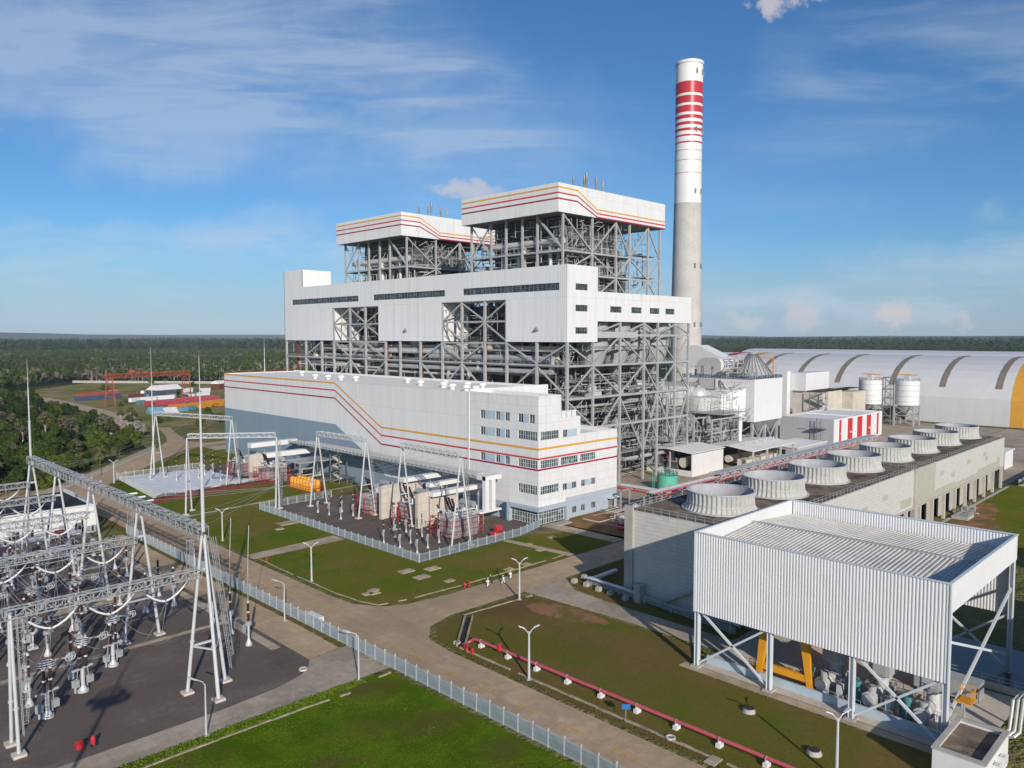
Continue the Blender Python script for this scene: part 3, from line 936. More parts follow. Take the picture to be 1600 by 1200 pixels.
m.box(155.6, HY0 + 0.3, 26.6, 163.4, 163.9, 27.0)
m.box(163.7, HY0 + 0.3, 21.4, 180.1, 163.9, 21.8)
m.build('roof', 'roof_white', th_)
for nm, mt, L, R_, zz in (('orange_stripe', 'orange', 33.6, 20.3, 0.55), ('red_stripe', 'red_stripe', 31.05, 17.7, 0.45), ('maroon_stripe', 'maroon', 28.3, 14.8, 0.45)):
    m = MB()
    t_ = zz / 2
    pl = [(HY1, L), (234.6, L), (207.0, R_), (HY0 - 0.06, R_)]
    for (y0, z0), (y1, z1) in zip(pl[:-1], pl[1:]):
        m.slab([(HX - 0.06, y0, z0 - t_), (HX - 0.06, y1, z1 - t_), (HX - 0.06, y1, z1 + t_), (HX - 0.06, y0, z0 + t_)], (0.05, 0, 0))
    m.box(HX - 0.06, HY0 - 0.06, R_ - t_, 180.4, HY0 - 0.01, R_ + t_)
    m.build(nm, mt, th_)
for i, (x, y) in enumerate(((164.7, 288.1), (155.2, 261.6), (156.2, 254.1), (157.2, 246.8), (158.6, 239.2), (164.5, 216.0), (158.4, 201.1), (157.3, 188.0), (153.7, 179.5), (152.4, 171.5), (163, 176), (164, 184), (152.0, 167.0), (163.8, 195))):
    m = MB()
    m.lathe(x, y, [(0.75, 33.7), (0.75, 34.6), (1.25, 34.6), (1.25, 35.3), (0.9, 35.55)], 14)
    m.build('roof_ventilator', 'white', th_, True)
m = MB()
rail(m, [(HX + 1, HY1 - 0.4, 34.0), (180, HY1 - 0.4, 34.0)], 1.0)
m.build('roof_railing', 'crane_red', th_)
m = MB()
for x in (157.2, 159.4, 161.6):
    m.box(x, HY0 + 1.2, 27.05, x + 1.7, HY0 + 2.4, 29.6)
for x in (158.2, 161.2):
    m.box(x, HY0 + 3.0, 27.05, x + 1.9, HY0 + 4.2, 29.2)
m.build('air_conditioner', 'white', th_)

# bus duct shelf along the hall front, ending in a tall portal
cp = thing('bus_duct_shelf', 'long grey duct shelf on brackets along the hall front turning down into a white portal', 'duct', (141, 151, 0))
m = MB()
m.box(138.6, 152.0, 11.7, 143.6, 252.9, 11.95)
m.build('shelf', 'galv', cp)
m = MB()
for i in range(50):
    y = 152.4 + i * 2.05
    m.box(138.5, y, 11.95, 138.62, y + 0.15, 13.0)
m.box(138.48, 152.0, 12.95, 138.64, 252.9, 13.1)
m.box(138.48, 152.0, 12.45, 138.6, 252.9, 12.55)
m.build('railing', 'galv_white', cp)
m = MB()
m.box(140.0, 153, 11.96, 142.0, 243, 12.9)
m.build('duct', 'insul', cp, False)
for i in range(13):
    m = MB()
    y = 156 + i * 8
    m.bar((138.8, y, 11.5), (146.6, y, 11.5), 0.25)
    m.bar((138.8, y, 11.4), (146.6, y, 8.2), 0.2)
    m.build('bracket', 'steel_dark', cp)
m = MB()
m.box(138.6, 148.6, 3.4, 139.9, 149.8, 12.6)
m.box(141.0, 148.6, 3.4, 142.3, 149.8, 12.6)
m.box(138.6, 148.5, 11.5, 144.5, 151.99, 12.7)
m.box(136.5, 148.5, 2.9, 144.5, 151.0, 3.39)
m.build('portal', 'white', cp)
m = MB()
for y in (148.8, 150.6):
    m.tube((138.0, y, 0), (138.0, y, 2.9), 0.14)
m.build('support_post', 'galv_white', cp)

# ------------------------------------------------------------------ steel frames
def frame_members(parent, cols, levels, braces, cw=0.9, bw=0.7, dw=0.6, mat='steel'):
    cw, bw, dw = (cw * 0.82, bw * 0.72, dw * 0.74) if cw > 0.6 else (cw, bw, dw)
    """cols: (x, y, z0, z1); levels: (i, j, z); braces: (i, za, j, zb)"""
    for (x, y, z0, z1) in cols:
        MB().box(x - cw / 2, y - cw / 2, z0, x + cw / 2, y + cw / 2, z1).build('column', mat, parent)
    for (i, j, z) in levels:
        a, b = cols[i], cols[j]
        MB().bar((a[0], a[1], z), (b[0], b[1], z), bw, bw * 1.3).build('beam', mat, parent)
    for (i, za, j, zb) in braces:
        a, b = cols[i], cols[j]
        MB().bar((a[0], a[1], za), (b[0], b[1], zb), dw, dw).build('brace', mat, parent)


rnd = random.Random(11)


def clutter(parent, x0, x1, y0, y1, z0, z1, n, mats, seed, smin=0.15, smax=0.6, name='pipe'):
    """runs of piping with bends inside a frame: each run one part"""
    r_ = random.Random(seed)
    for k in range(n):
        m = MB()
        p = [r_.uniform(x0, x1), r_.uniform(y0, y1), r_.uniform(z0, z1)]
        pts = [tuple(p)]
        ax = r_.choice((0, 1, 1, 2))
        for s_ in range(r_.randint(2, 4)):
            ln = r_.uniform(0.15, 0.6) * ((x1 - x0), (y1 - y0), (z1 - z0))[ax]
            p[ax] += ln if (p[ax] + ln < (x1, y1, z1)[ax]) else -ln
            p[ax] = min(max(p[ax], (x0, y0, z0)[ax]), (x1, y1, z1)[ax])
            pts.append(tuple(p))
            ax = r_.choice([a for a in (0, 1, 2) if a != ax])
        rr = r_.uniform(smin, smax) * r_.choice((0.5, 0.7, 1.0))
        for a, b in zip(pts[:-1], pts[1:]):
            if (Vector(a) - Vector(b)).length > 0.1:
                m.tube(a, b, rr, 8)
                m.tube(Vector(b) - Vector((rr, 0, 0)) * 0.99, Vector(b) + Vector((rr, 0, 0)) * 0.99, rr * 0.98, 8)
        m.build(name, r_.choice(mats), parent)


# ------------------------------------------------------------------ coal bunker bay and its side wing
BX, BY0, BY1 = 180.0, 156.0, 329.8
bb = thing('bunker_building', 'white bunker block raised on open steel columns behind the hall, with long window bands', 'industrial building', (BX, BY0, 0))
m = MB()
bands = [(269.0, 322.9, 64.2, 66.5), (214.2, 258.6, 64.2, 66.5), (159.3, 204.4, 64.2, 66.5)]
op = [(255.2, 289.0, 48.1, 61.9), (182.8, 216.3, 48.1, 62.0)]
wallface(m, 'x', BX, BY0, BY1, 48.1, 72.0, bands + op, 0.5)
wallface(m, 'x', BX, 313.6, BY1, 72.0, 79.8, [], 0.5)
ew = [(183.9, 189.8, z, z + 2.0) for z in (50.7, 57.7, 64.3)]
wallface(m, 'y', BY0, BX, 194.8, 48.1, 72.0, ew, 0.5)
ww = [(201.4, 207.5, 57.7, 59.7), (212.9, 218.7, 57.7, 59.7), (223.6, 229.5, 57.7, 59.7), (233.2, 238.9, 57.7, 59.7)]
wallface(m, 'y', BY0, 194.8, 250.0, 54.7, 64.2, ww, 0.5)
m.box(194.5, BY0 + 0.5, 64.2, 194.8, BY1, 72.0)
m.box(249.7, BY0 + 0.5, 54.7, 250.0, 172, 64.2)
m.box(BX + 0.5, 313.6, 72.01, 195, 314.0, 79.8)
m.box(BX, BY1 - 0.3, 48.1, 195, BY1 - 0.01, 79.79)
m.box(BX + 0.6, 182.2, 48.1, 194, 182.8, 61.9)
m.box(BX + 0.6, 216.3, 48.1, 194, 216.9, 61.9)
m.box(BX + 0.6, 254.6, 48.1, 194, 255.2, 61.9)
m.box(BX + 0.6, 289.0, 48.1, 194, 289.6, 61.9)
m.build('wall', 'bunker_clad', bb)
m = MB()
m.box(BX + 0.02, BY0 + 0.02, 71.6, 194.5, BY1 - 0.3, 71.9)
m.box(BX + 0.5, 314.0, 79.5, 195, BY1 - 0.3, 79.75)
m.box(194.8, BY0 + 0.02, 63.8, 249.7, 172, 64.1)
m.box(BX + 0.6, BY0 + 0.6, 62.05, 194.4, BY1 - 0.4, 62.3)
for a, b in ((156.6, 182.2), (216.9, 254.6), (289.6, 329.4)):
    m.box(BX + 0.6, a, 48.15, 194.4, b, 48.4)
m.box(194.9, BY0 + 0.6, 54.75, 249.6, 172, 55.0)
m.build('roof', 'roof_white', bb)
for (a, b, e, f) in bands:
    window(bb, 'x', BX, a, b, e, f, 24, 'glass', 'steel_dark', 2, 0.4, 'window_band')
for (a, b, e, f) in ew + ww:
    window(bb, 'y', BY0, a, b, e, f, 5, 'glass', 'steel_dark', 2, 0.4)
for y in (237.5, 169.0):
    m = MB()
    m.add([(BX - 0.02, y - 1.1, 51.6), (BX - 0.02, y + 1.1, 51.6), (BX - 0.02, y, 53.0), (BX - 1.0, y - 0.7, 51.8), (BX - 1.0, y + 0.7, 51.8)], [(0, 1, 4, 3), (0, 3, 2), (1, 2, 4), (3, 4, 2)])
    m.build('vent_hood', 'steel_dark', bb)
# columns of the front row
fy = [156.4, 169.2, 182.9, 193.6, 205.4, 216.2, 229.0, 241.5, 251.0, 264.8, 276.0, 288.6, 298.4, 311.8, 329.2]
cols = [(BX + 0.5, y, 0, 48.1 if not (255 < y < 289 or 182.8 < y < 216.25) else 61.9) for y in fy]
lev = [(i, i + 1, z) for i in range(len(fy) - 1) for z in (40.7, 30.3)]
lev += [(i, i + 1, 47.6) for i in (2, 3, 4, 8, 9, 10)] + [(i, i + 1, 54.9) for i in (2, 3, 4, 8, 9, 10)]
br = []
for i, u in ((2, 1), (3, 0), (4, 1), (8, 1), (9, 0), (10, 1)):
    if u:
        br += [(i, 61.5, i + 1, 55.2), (i + 1, 54.5, i, 48.2)]
    else:
        br += [(i, 55.2, i + 1, 61.5), (i, 54.5, i + 1, 48.2)]
for i, s_ in ((0, 1), (1, -1), (3, 1), (4, -1), (5, 1), (8, -1), (9, 1), (10, -1), (12, 1)):
    a, b = (47.5, 41.2) if s_ > 0 else (41.2, 47.5)
    br.append((i, a, i + 1, b))
    br.append((i, 40.2 if s_ < 0 else 31, i + 1, 31 if s_ < 0 else 40.2))
frame_members(bb, cols, lev, br, 0.95, 0.6, 0.6)
# end row below the wing
ex = [180.5, 193.2, 207.4, 221.0, 229.2, 240.2, 249.0]
cols = [(ex[0], 156.5, 0, 48.1), (ex[1], 156.5, 0, 54.7)] + [(x, 156.5, 0, 54.7) for x in ex[2:]]
lev = [(i, i + 1, z) for i in range(6) for z in (40.6, 30.3)] + [(i, i + 1, 50.2) for i in range(1, 6)] + [(i, i + 1, 20.5) for i in range(1, 6)]
br = [(0, 47.6, 1, 41), (1, 40.2, 0, 31), (1, 41, 2, 50), (1, 40.2, 2, 30.8), (2, 50, 3, 41), (3, 40.2, 2, 30.8), (2, 54.3, 1, 50.6), (3, 54.3, 2, 50.6),
      (3, 54.3, 4, 50.6), (4, 41, 3, 49.8), (3, 40.2, 4, 30.8), (5, 54.3, 4, 50.6), (4, 49.8, 5, 41), (5, 40.2, 4, 30.8), (5, 54.3, 6, 50.6), (6, 49.8, 5, 41), (5, 40.2, 6, 30.8),
      (2, 29.8, 1, 16), (2, 29.8, 3, 10), (3, 29.8, 4, 14), (4, 29.8, 3, 10), (4, 29.8, 5, 12), (6, 29.8, 5, 12), (0, 29.8, 1, 20.9)]
frame_members(bb, cols, lev, br, 0.85, 0.75, 0.6)
# second row inside, darker because it stands in shade
cols = [(x, 171.5, 0, 54.7) for x in ex[1:]]
lev = [(i, i + 1, z) for i in range(5) for z in (40.6, 30.3, 50.2)]
br = [(0, 40.2, 1, 30.8), (1, 30.8, 2, 40.2), (2, 40.2, 3, 30.8), (3, 30.8, 4, 40.2), (1, 50, 2, 41), (3, 50, 4, 41)]
frame_members(bb, cols, lev, br, 0.85, 0.6, 0.5)
cols = [(193.5, y, 0, 61.9) for y in fy[1:]]
frame_members(bb, cols, [(i, i + 1, z) for i in range(len(cols) - 1) for z in (40.7, 30.3, 54.9)], [(i, 48, i + 1, 41) if i % 2 else (i, 41, i + 1, 48) for i in range(len(cols) - 1)], 0.8, 0.5, 0.45)
for k, (z, x0, x1, y0, y1) in enumerate(((40.0, 181, 250, 157, 175), (40.0, 181, 195, 175, 329), (29.6, 181, 250, 157, 175), (29.6, 181, 195, 175, 329))):
    m = MB()
    m.box(x0, y0, z, x1, y1, z + 0.3)
    m.build('floor_slab', 'concrete_tan' if z < 35 else 'concrete', bb)
m = MB()
rail(m, [(181.2, 156.1, 40.9), (249, 156.1, 40.9)])
rail(m, [(194.9, 156.1, 50.8), (249, 156.1, 50.8)])
rail(m, [(180.1, 157, 40.9), (180.1, 329, 40.9)], step=2.5)
m.build('railing', 'steel', bb)
m = MB()
m.box(194.9, 156.06, 49.4, 216.5, 156.3, 51.4)
m.build('spandrel_panel', 'grey_clad', bb)
for k, x in enumerate((202.2, 214.6, 226.2, 238.0)):
    m = MB()
    m.lathe(x, 164.2, [(5.4, 46.5), (5.4, 54.6)], 28, False)
    m.lathe(x, 164.2, [(1.2, 36.0), (2.0, 38.0), (4.4, 42.6), (5.4, 46.5)], 28, False)
    s_ = m.build('coal_silo', 'steel', bb, True)
    m = MB()
    m.lathe(x, 164.2, [(5.55, 50.9), (5.55, 51.4)], 28, False)
    m.lathe(x, 164.2, [(5.5, 46.3), (5.5, 46.7)], 28, False)
    m.tube((x, 164.2, 31), (x, 164.2, 36.2), 0.7, 10)
    m.build('hoop', 'steel_dark', s_)
for k, y in enumerate((190, 203, 262, 276, 236)):
    m = MB()
    m.lathe(187.5, y, [(1.2, 38.0), (4.2, 43.5), (5.0, 48.1)], 24, False)
    m.build('hopper', 'steel_dark', bb, True)
for k, x in enumerate((200, 212, 226, 240)):
    m = MB()
    m.box(x - 2.2, 160, 30.0, x + 2.2, 165, 31.6)
    m.lathe(x, 162.5, [(1.6, 31.6), (1.8, 33), (1.2, 34.2)], 16)
    m.build('coal_feeder', 'steel' if k % 2 else 'insul', bb, True)
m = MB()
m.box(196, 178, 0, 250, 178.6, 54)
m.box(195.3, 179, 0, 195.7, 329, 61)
m.build('dark_backing', 'casing', bb)  # dark sheets added behind the columns so the frame interior looks shaded
clutter(bb, 181.5, 192, 160, 328, 34.2, 46.8, 26, ['insul', 'pipe', 'cream', 'pipe'], 5, 0.3, 1.3)
clutter(bb, 183, 248, 158.5, 172, 1, 29, 22, ['insul', 'pipe', 'steel', 'steel_dark', 'galv'], 8, 0.2, 0.7)
clutter(bb, 183, 248, 158.5, 170, 31, 39, 12, ['insul', 'pipe', 'steel', 'cream', 'steel_dark'], 9, 0.2, 0.5)


def lattice(parent, x0, x1, y0, y1, z0, z1, n, seed, mat='steel', w0=0.10, w1=0.22, name='secondary_steel'):
    """fine secondary steel: posts, joists, stairs and hand rails filling a frame"""
    r_ = random.Random(seed)
    m = MB()
    for k in range(n):
        p = [r_.uniform(x0, x1), r_.uniform(y0, y1), r_.uniform(z0, z1)]
        q = list(p)
        kind = r_.random()
        if kind < 0.34:
            q[2] = min(z1, p[2] + r_.uniform(2, 7))
        elif kind < 0.62:
            q[0] = min(x1, p[0] + r_.uniform(2, 9))
        elif kind < 0.86:
            q[1] = min(y1, p[1] + r_.uniform(2, 9))
        else:
            q[0] = min(x1, p[0] + r_.uniform(2, 5))
            q[2] = min(z1, p[2] + r_.uniform(2, 5))
        if (Vector(p) - Vector(q)).length > 0.5:
            m.bar(p, q, r_.uniform(w0, w1))
    m.build(name, mat, parent)['kind'] = 'stuff'


lattice(bb, 181, 249, 157.2, 171, 31, 54, 330, 1)
lattice(bb, 181, 249, 157.2, 171, 1, 29.5, 420, 2)
lattice(bb, 181.5, 194, 158, 328, 31, 47.5, 620, 3)
lattice(bb, 181.5, 194, 184, 216, 48.5, 61.5, 110, 4)
lattice(bb, 181.5, 194, 256, 288, 48.5, 61.5, 110, 5)
lattice(bb, 252, 262, 158, 176, 0.5, 26, 160, 6, 'galv')
for k, (z, y) in enumerate(((35.4, 158.6), (25.0, 158.6), (15.0, 159.0), (45.4, 158.4), (10.0, 158.6))):
    m = MB()
    m.box(184 + 3 * k, y, z, 214 + 5 * k, y + 2.4, z + 0.12)
    rail(m, [(184 + 3 * k, y, z + 0.12), (214 + 5 * k, y, z + 0.12)], 1.1, 0.04, 1.6)
    m.build('walkway', 'steel', bb)
for k, x in enumerate((204.5, 226.0)):
    m = MB()
    for j in range(10):
        z = 0.5 + j * 4.0
        a, b = ((x, x + 5.4) if j % 2 else (x + 5.4, x))
        m.bar((a, 157.6, z), (b, 157.6, z + 4.0), 0.9, 0.14)
        m.bar((a, 157.2, z + 1.1), (b, 157.2, z + 5.1), 0.07)
    m.build('stair', 'galv', bb)
# the big bent steam pipes seen above the hall roof
for y in (205.0, 216.0, 292.0, 283.0):
    m = MB()
    m.path([(183.0, y, 31), (183.0, y, 36), (183.0, y - 0.6, 37.4), (183.0, y - 2.0, 38.0), (183.0, y - 9.5, 38.0)], 0.75, 10)
    m.path([(184.6, y + 2, 31), (184.6, y + 2, 43.5), (184.6, y + 1.2, 44.6), (184.6, y, 45), (184.6, y - 11, 45)], 0.8, 10)
    m.build('steam_pipe', 'cream' if y in (205.0, 292.0) else 'insul', bb, True)
for y in (194.8, 230.2, 252, 322):
    m = MB()
    m.box(181.6, y - 0.35, 30, 182.4, y + 0.35, 47.5)
    m.build('red_riser', 'rust', bb)

# ------------------------------------------------------------------ boiler houses
def boiler_house(y0, label):
    Y1 = y0 + 49.2
    t = thing('boiler_house', label, 'boiler house', (199, y0, 0), 'boiler houses behind the bunker block')
    m = MB()
    X0, X1, Z0, Z1 = 197.0, 260.4, 92.0, 101.7
    m.slab([(X0, y0, Z0), (X0, Y1, Z0), (X0, Y1, Z1), (X0, y0, Z1)], (0.3, 0, 0))
    xb, xc = 208.0, 218.5
    m.slab([(X0 + 0.3, y0, Z0), (xb + 2.0, y0, Z0), (xc, y0, 92.0), (X1, y0, 92.0), (X1, y0, Z1), (X0 + 0.3, y0, Z1)], (0, 0.3, 0))
    m.box(X1 - 0.3, y0 + 0.3, Z0, X1, Y1, Z1)
    m.box(X0 + 0.3, Y1 - 0.3, Z0, X1, Y1, Z1)
    m.build('fascia', 'white_clad', t)
    m = MB()
    m.box(X0 + 0.3, y0 + 0.3, Z1 - 0.7, X1 - 0.3, Y1 - 0.3, Z1 - 0.4)
    m.box(X0 + 0.4, y0 + 0.4, Z0 + 0.5, X1 - 0.4, Y1 - 0.4, Z0 + 0.7)
    m.build('roof', 'steel_dark', t)
    for nm, mt, zl, zr in (('orange_stripe', 'orange', 100.2, 94.9), ('red_stripe', 'red_stripe', 98.3, 93.5), ('maroon_stripe', 'maroon', 96.4, 92.2)):
        m = MB()
        h_ = 0.24
        m.box(X0 - 0.07, y0 - 0.07, zl - h_, X0 - 0.01, Y1, zl + h_)
        pl = [(X0 - 0.07, zl), (207.0, zl), (218.0, zr), (X1, zr)]
        for (a, za), (b, zb) in zip(pl[:-1], pl[1:]):
            m.slab([(a, y0 - 0.07, za - h_), (b, y0 - 0.07, zb - h_), (b, y0 - 0.07, zb + h_), (a, y0 - 0.07, za + h_)], (0, 0.06, 0))
        m.build(nm, mt, t)
    # frame: end face and front face
    xs = [200.6, 216.4, 230.2, 238.5, 250.4, 258.3]
    cols = [(x, y0 + 1.0, 40, 92) for x in xs]
    lev = [(i, i + 1, z) for i in range(5) for z in (71.4, 79.4)]
    br = [(0, 91.6, 1, 79.9), (1, 79.9, 2, 91.6), (2, 91.6, 3, 79.9), (3, 79.9, 4, 91.6), (4, 91.6, 5, 79.9), (1, 79, 0, 71.9), (1, 79, 2, 71.9), (2, 71.9, 3, 79), (3, 79, 4, 71.9),
          (4, 71.9, 5, 79), (2, 71, 1, 63), (2, 71, 3, 63), (4, 71, 3, 63), (4, 71, 5, 63)]
    frame_members(t, cols, lev, br, 0.85, 0.6, 0.6)
    ys = [y0 + 1.0, y0 + 12.9, y0 + 20.3, y0 + 28.6, y0 + 36.6, y0 + 47.5]
    cols = [(200.6, y, 40, 92) for y in ys]
    lev = [(i, i + 1, 79.4) for i in range(5)] + [(i, i + 1, 71.4) for i in range(5)]
    br = [(1, 91.6, 0, 79.9), (5, 91.6, 4, 79.9), (4, 91.6, 5, 79.9), (0, 79, 1, 72), (5, 79, 4, 72)]
    frame_members(t, cols[1:], [(i - 1, j - 1, z) for i, j, z in lev if i > 0], [(a - 1, b, c - 1, d) for a, b, c, d in br if a > 0 and c > 0], 0.85, 0.6, 0.6)
    MB().bar((200.6, ys[1], 91.6), (200.6, ys[0], 79.9), 0.6).build('brace', 'steel', t)
    MB().bar((200.6, ys[1], 79.4), (200.6, ys[0], 79.4), 0.6, 0.8).build('beam', 'steel', t)
    # rear rows
    for yy in (Y1 - 1.0, y0 + 24):
        cols = [(x, yy, 40, 92) for x in xs[3:]]
        frame_members(t, cols, [(i, i + 1, z) for i in range(2) for z in (71.4, 79.4)], [(0, 91, 1, 80), (2, 80, 1, 91), (0, 71.9, 1, 79), (1, 79, 2, 71.9)], 0.8, 0.5, 0.5)
    m = MB()
    m.box(207, y0 + 8, 30, 240, Y1 - 8, 92.3)
    m.box(209, y0 + 4.0, 30, 235, y0 + 8, 66)
    m.build('boiler_casing', 'casing', t)
    m = MB()
    for k in range(14):
        z = 50 + k * 3.2
        m.box(206.8, y0 + 7.8, z, 240.2, Y1 - 7.8, z + 0.35)
    m.build('buckstay', 'steel_dark', t)
    m = MB()
    m.tube((203.2, y0 + 3, 83.2), (203.2, y0 + 44, 83.2), 1.15, 16)
    m.build('steam_drum', 'insul', t, True)
    for y in (y0 + 9, y0 + 22, y0 + 24.5, y0 + 33):
        m = MB()
        m.tube((203.2, y, 60), (203.2, y, 82.6), 0.7 if y != y0 + 22 else 1.0, 12)
        m.build('downcomer', 'insul', t, True)
    for z in (79.0, 71.0, 66.0):
        m = MB()
        m.box(201.2, y0 + 1.6, z, 206.7, Y1 - 1.6, z + 0.15)
        m.box(206.7, y0 + 1.6, z, 240.0, y0 + 7.6, z + 0.15)
        m.build('platform', 'steel_dark', t)
        m = MB()
        rail(m, [(201.0, Y1 - 2, z + 0.15), (201.0, y0 + 1.5, z + 0.15), (240, y0 + 1.5, z + 0.15)])
        rail(m, [(206.5, y0 + 7.4, z + 0.15), (239, y0 + 7.4, z + 0.15)])
        m.build('railing', 'steel', t)
    m = MB()
    for k in range(3):
        m.box(246.5, y0 + 3 + k * 14, 60 + k * 9, 257, y0 + 9 + k * 14, 60.3 + k * 9)
        m.box(246.5, y0 + 2.5, 64 + k * 8.5, 257.5, y0 + 6, 64.2 + k * 8.5)
    m.build('duct_platform', 'steel_dark', t)
    m = MB()
    m.lathe(245.5, y0 + 14, [(3.6, 40), (3.6, 70)], 20)
    m.box(240.2, y0 + 9, 66, 247, y0 + 19, 74)
    m.build('separator', 'casing', t, True)
    m = MB()
    m.tube((206.5, y0 + 4.5, 64), (206.5, y0 + 4.5, 70.2), 1.4, 14)
    m.lathe(206.5, y0 + 4.5, [(1.4, 70.2), (1.2, 71.0), (0.6, 71.4)], 14)
    m.build('vent_pipe', 'insul', t, True)
    clutter(t, 201.8, 207, y0 + 3, Y1 - 4, 66.5, 84, 22, ['insul', 'pipe', 'galv_white', 'steel'], int(y0), 0.12, 0.5)
    clutter(t, 204, 240, y0 + 2.2, y0 + 7.4, 64.5, 86, 26, ['insul', 'pipe', 'galv_white', 'steel'], int(y0) + 1, 0.1, 0.38)
    clutter(t, 241, 257, y0 + 2.5, y0 + 30, 62, 84, 12, ['steel', 'pipe', 'steel'], int(y0) + 2, 0.1, 0.5)
    lattice(t, 201.5, 207, y0 + 2, Y1 - 2, 64.5, 91, 260, int(y0) + 5)
    lattice(t, 203, 241, y0 + 1.6, y0 + 7.6, 64.5, 91, 300, int(y0) + 6)
    lattice(t, 241, 257.5, y0 + 1.6, y0 + 24, 62, 90, 170, int(y0) + 7)
    # zigzag stair tower
    m = MB()
    for k in range(9):
        z = 64 + k * 3.0
        a, b = ((211.5, 215) if k % 2 else (215, 211.5))
        m.bar((a, y0 + 2.6, z), (b, y0 + 2.6, z + 3.0), 0.9, 0.12)
        m.box(211, y0 + 1.9, z - 0.1, 215.5, y0 + 3.4, z)
    m.build('stair', 'steel', t)
    # small exhaust pipes on the roof
    for (x, dy, h_, r_) in ((213, 2.0, 5.0, 0.36), (216, 3.4, 6.6, 0.46), (221, 3.0, 5.4, 0.4), (224, 2.4, 4.6, 0.38), (210, 4.4, 4.6, 0.36), (207, 38.0, 2.6, 0.36), (209, 43.0, 2.0, 0.3)):
        m = MB()
        m.lathe(x, y0 + dy, [(r_ * 0.6, Z1 - 0.6), (r_ * 0.6, Z1 + h_ * 0.35), (r_, Z1 + h_ * 0.4), (r_, Z1 + h_ * 0.95), (r_ * 0.7, Z1 + h_ * 0.96)], 14)
        m.build('exhaust_silencer', 'rust_pipe', t, True)
    return t


M['rust_pipe'] = paint('rust_pipe', (0.36, 0.33, 0.31), 0.4, 0.2, 0.5, metal=0.3)
boiler_house(175.0, 'nearer boiler house beside the chimney, white striped box on an open steel frame')
boiler_house(262.4, 'boiler house with white striped roof box partly hidden behind its nearer twin')

# ------------------------------------------------------------------ chimney
ch = thing('chimney', 'tall round concrete chimney painted white with red bands on its upper half', 'chimney', (384, 243, 0))
cxx, cyy = 384.0, 243.0
DZ = -1.6
zb = [204.5, 192.7, 186.3, 185.0, 180.9, 179.6, 175.9, 174.4, 172.4, 170.7, 169.0, 167.2, 165.7, 163.7, 162.7, 160.0, 159.1, 155.4, 155.1, 150.0, 149.7, 142.9, 142.6, 126.3]
kinds = ['w', 'r', 'w', 'r', 'w', 'r', 'w', 'r', 'w', 'r', 'w', 'r', 'w', 'r', 'w', 'r', 'w', 'r', 'w', 'r', 'w', 'r', 'w']
zs = [z_ + DZ for z_ in zb[::-1]]
kd = kinds[::-1]


def crad(z):
    return 7.55 + (0.0 if z > 126 else (126 - z) / 126 * 1.9)


m = MB()
zz = [0, 20, 40, 60, 80, 100, 115] + zs
mats = [0] * 7
for k_ in kd:
    mats.append(1 if k_ == 'w' else 2)
n = 48
prof = [(crad(z), z) for z in zz]
m.lathe(cxx, cyy, prof, n, True)
sh = m.build('shaft', 'chimney_conc', ch, True)
M['chimney_white'] = paint('chimney_white', (0.80, 0.79, 0.77), 0.38, 0.04, 0.1, streak=0.08)
M['chimney_red'] = paint('chimney_red', (0.50, 0.04, 0.055), 0.35, 0.08, 0.1)
sh.data.materials.append(M['chimney_white'])
sh.data.materials.append(M['chimney_red'])
mi = []
for k_ in range(len(zz) - 1):
    mi += [mats[k_]] * n
mi += [0, 1]
sh.data.polygons.foreach_set('material_index', mi)
m = MB()
m.lathe(cxx, cyy, [(7.8, 201.2), (7.95, 201.7), (7.95, 202.7), (7.0, 202.9)], 48, False)
m.build('rim', 'chimney_white', ch, True)
m = MB()
m.lathe(cxx, cyy, [(5.8, 202.3), (5.8, 203.3), (5.4, 203.3), (5.4, 202.3)], 40, False)
m.build('flue', 'steel', ch, True)
for z in (196.5, 164.8, 131.0, 89.5, 56.5):
    for a in (-125, -95, -160, -60):
        m = MB()
        m.box(-0.3, -0.45, -1.3, 0.3, 0.45, 1.3)
        o = m.build('aviation_lamp', 'steel_dark')
        o.parent = ch
        R0 = crad(z) + 0.2
        o.location = (R0 * math.cos(rad(a + 45)), R0 * math.sin(rad(a + 45)), z)
        o.rotation_euler = (0, 0, rad(a + 45))
m = MB()
for k in range(6):
    a = 2 * math.pi * k / 6
    m.bar((cxx + 7.9 * math.cos(a), cyy + 7.9 * math.sin(a), 202.6), (cxx + 7.9 * math.cos(a), cyy + 7.9 * math.sin(a), 204.6), 0.10)
m.build('lightning_rod', 'galv', ch)
# ------------------------------------------------------------------ cooling tower block and its fan stacks
CX0, CX1, CY0, CY1, CZ = 119.4, 293.0, 63.7, 88.0, 16.7
ct = thing('cooling_tower', 'long low concrete cooling tower block with clad sides and open louvred base', 'cooling tower', (CX0, CY0, 0))
m = MB()
m.box(CX0, CY0 + 0.3, 0, CX0 + 0.4, CY1, CZ)
for (a, b) in ((CX0, 205.0), (207.4, CX1)):
    m.box(a, CY0, 7.4, b, CY0 + 0.3, CZ)
m.box(CX0 + 0.4, CY1 - 0.4, 0, CX1, CY1, CZ)
m.box(CX1 - 0.4, CY0 + 0.3, 0, CX1, CY1 - 0.4, CZ)
m.build('side_cladding', 'ct_panel', ct)
m = MB()
for (a, b, c, d) in ((207.5, 222, 7.45, 16.6), (222, 240, 7.45, 9.3), (240, 262, 7.45, 8.9), (262, 284, 7.45, 9.8), (284, 288, 7.45, 11), (196, 204, 8.2, 10.2)):
    m.box(a, CY0 - 0.03, c, b, CY0 - 0.005, d)
for (x, z) in ((226, 12.5), (236, 10.8), (251, 12.6), (268, 13.0), (270, 11.5), (184, 12.0), (172, 11)):
    m.box(x, CY0 - 0.035, z, x + 3.2, CY0 - 0.006, z + 1.3)
m.build('replaced_panel', 'ct_panel_old', ct)
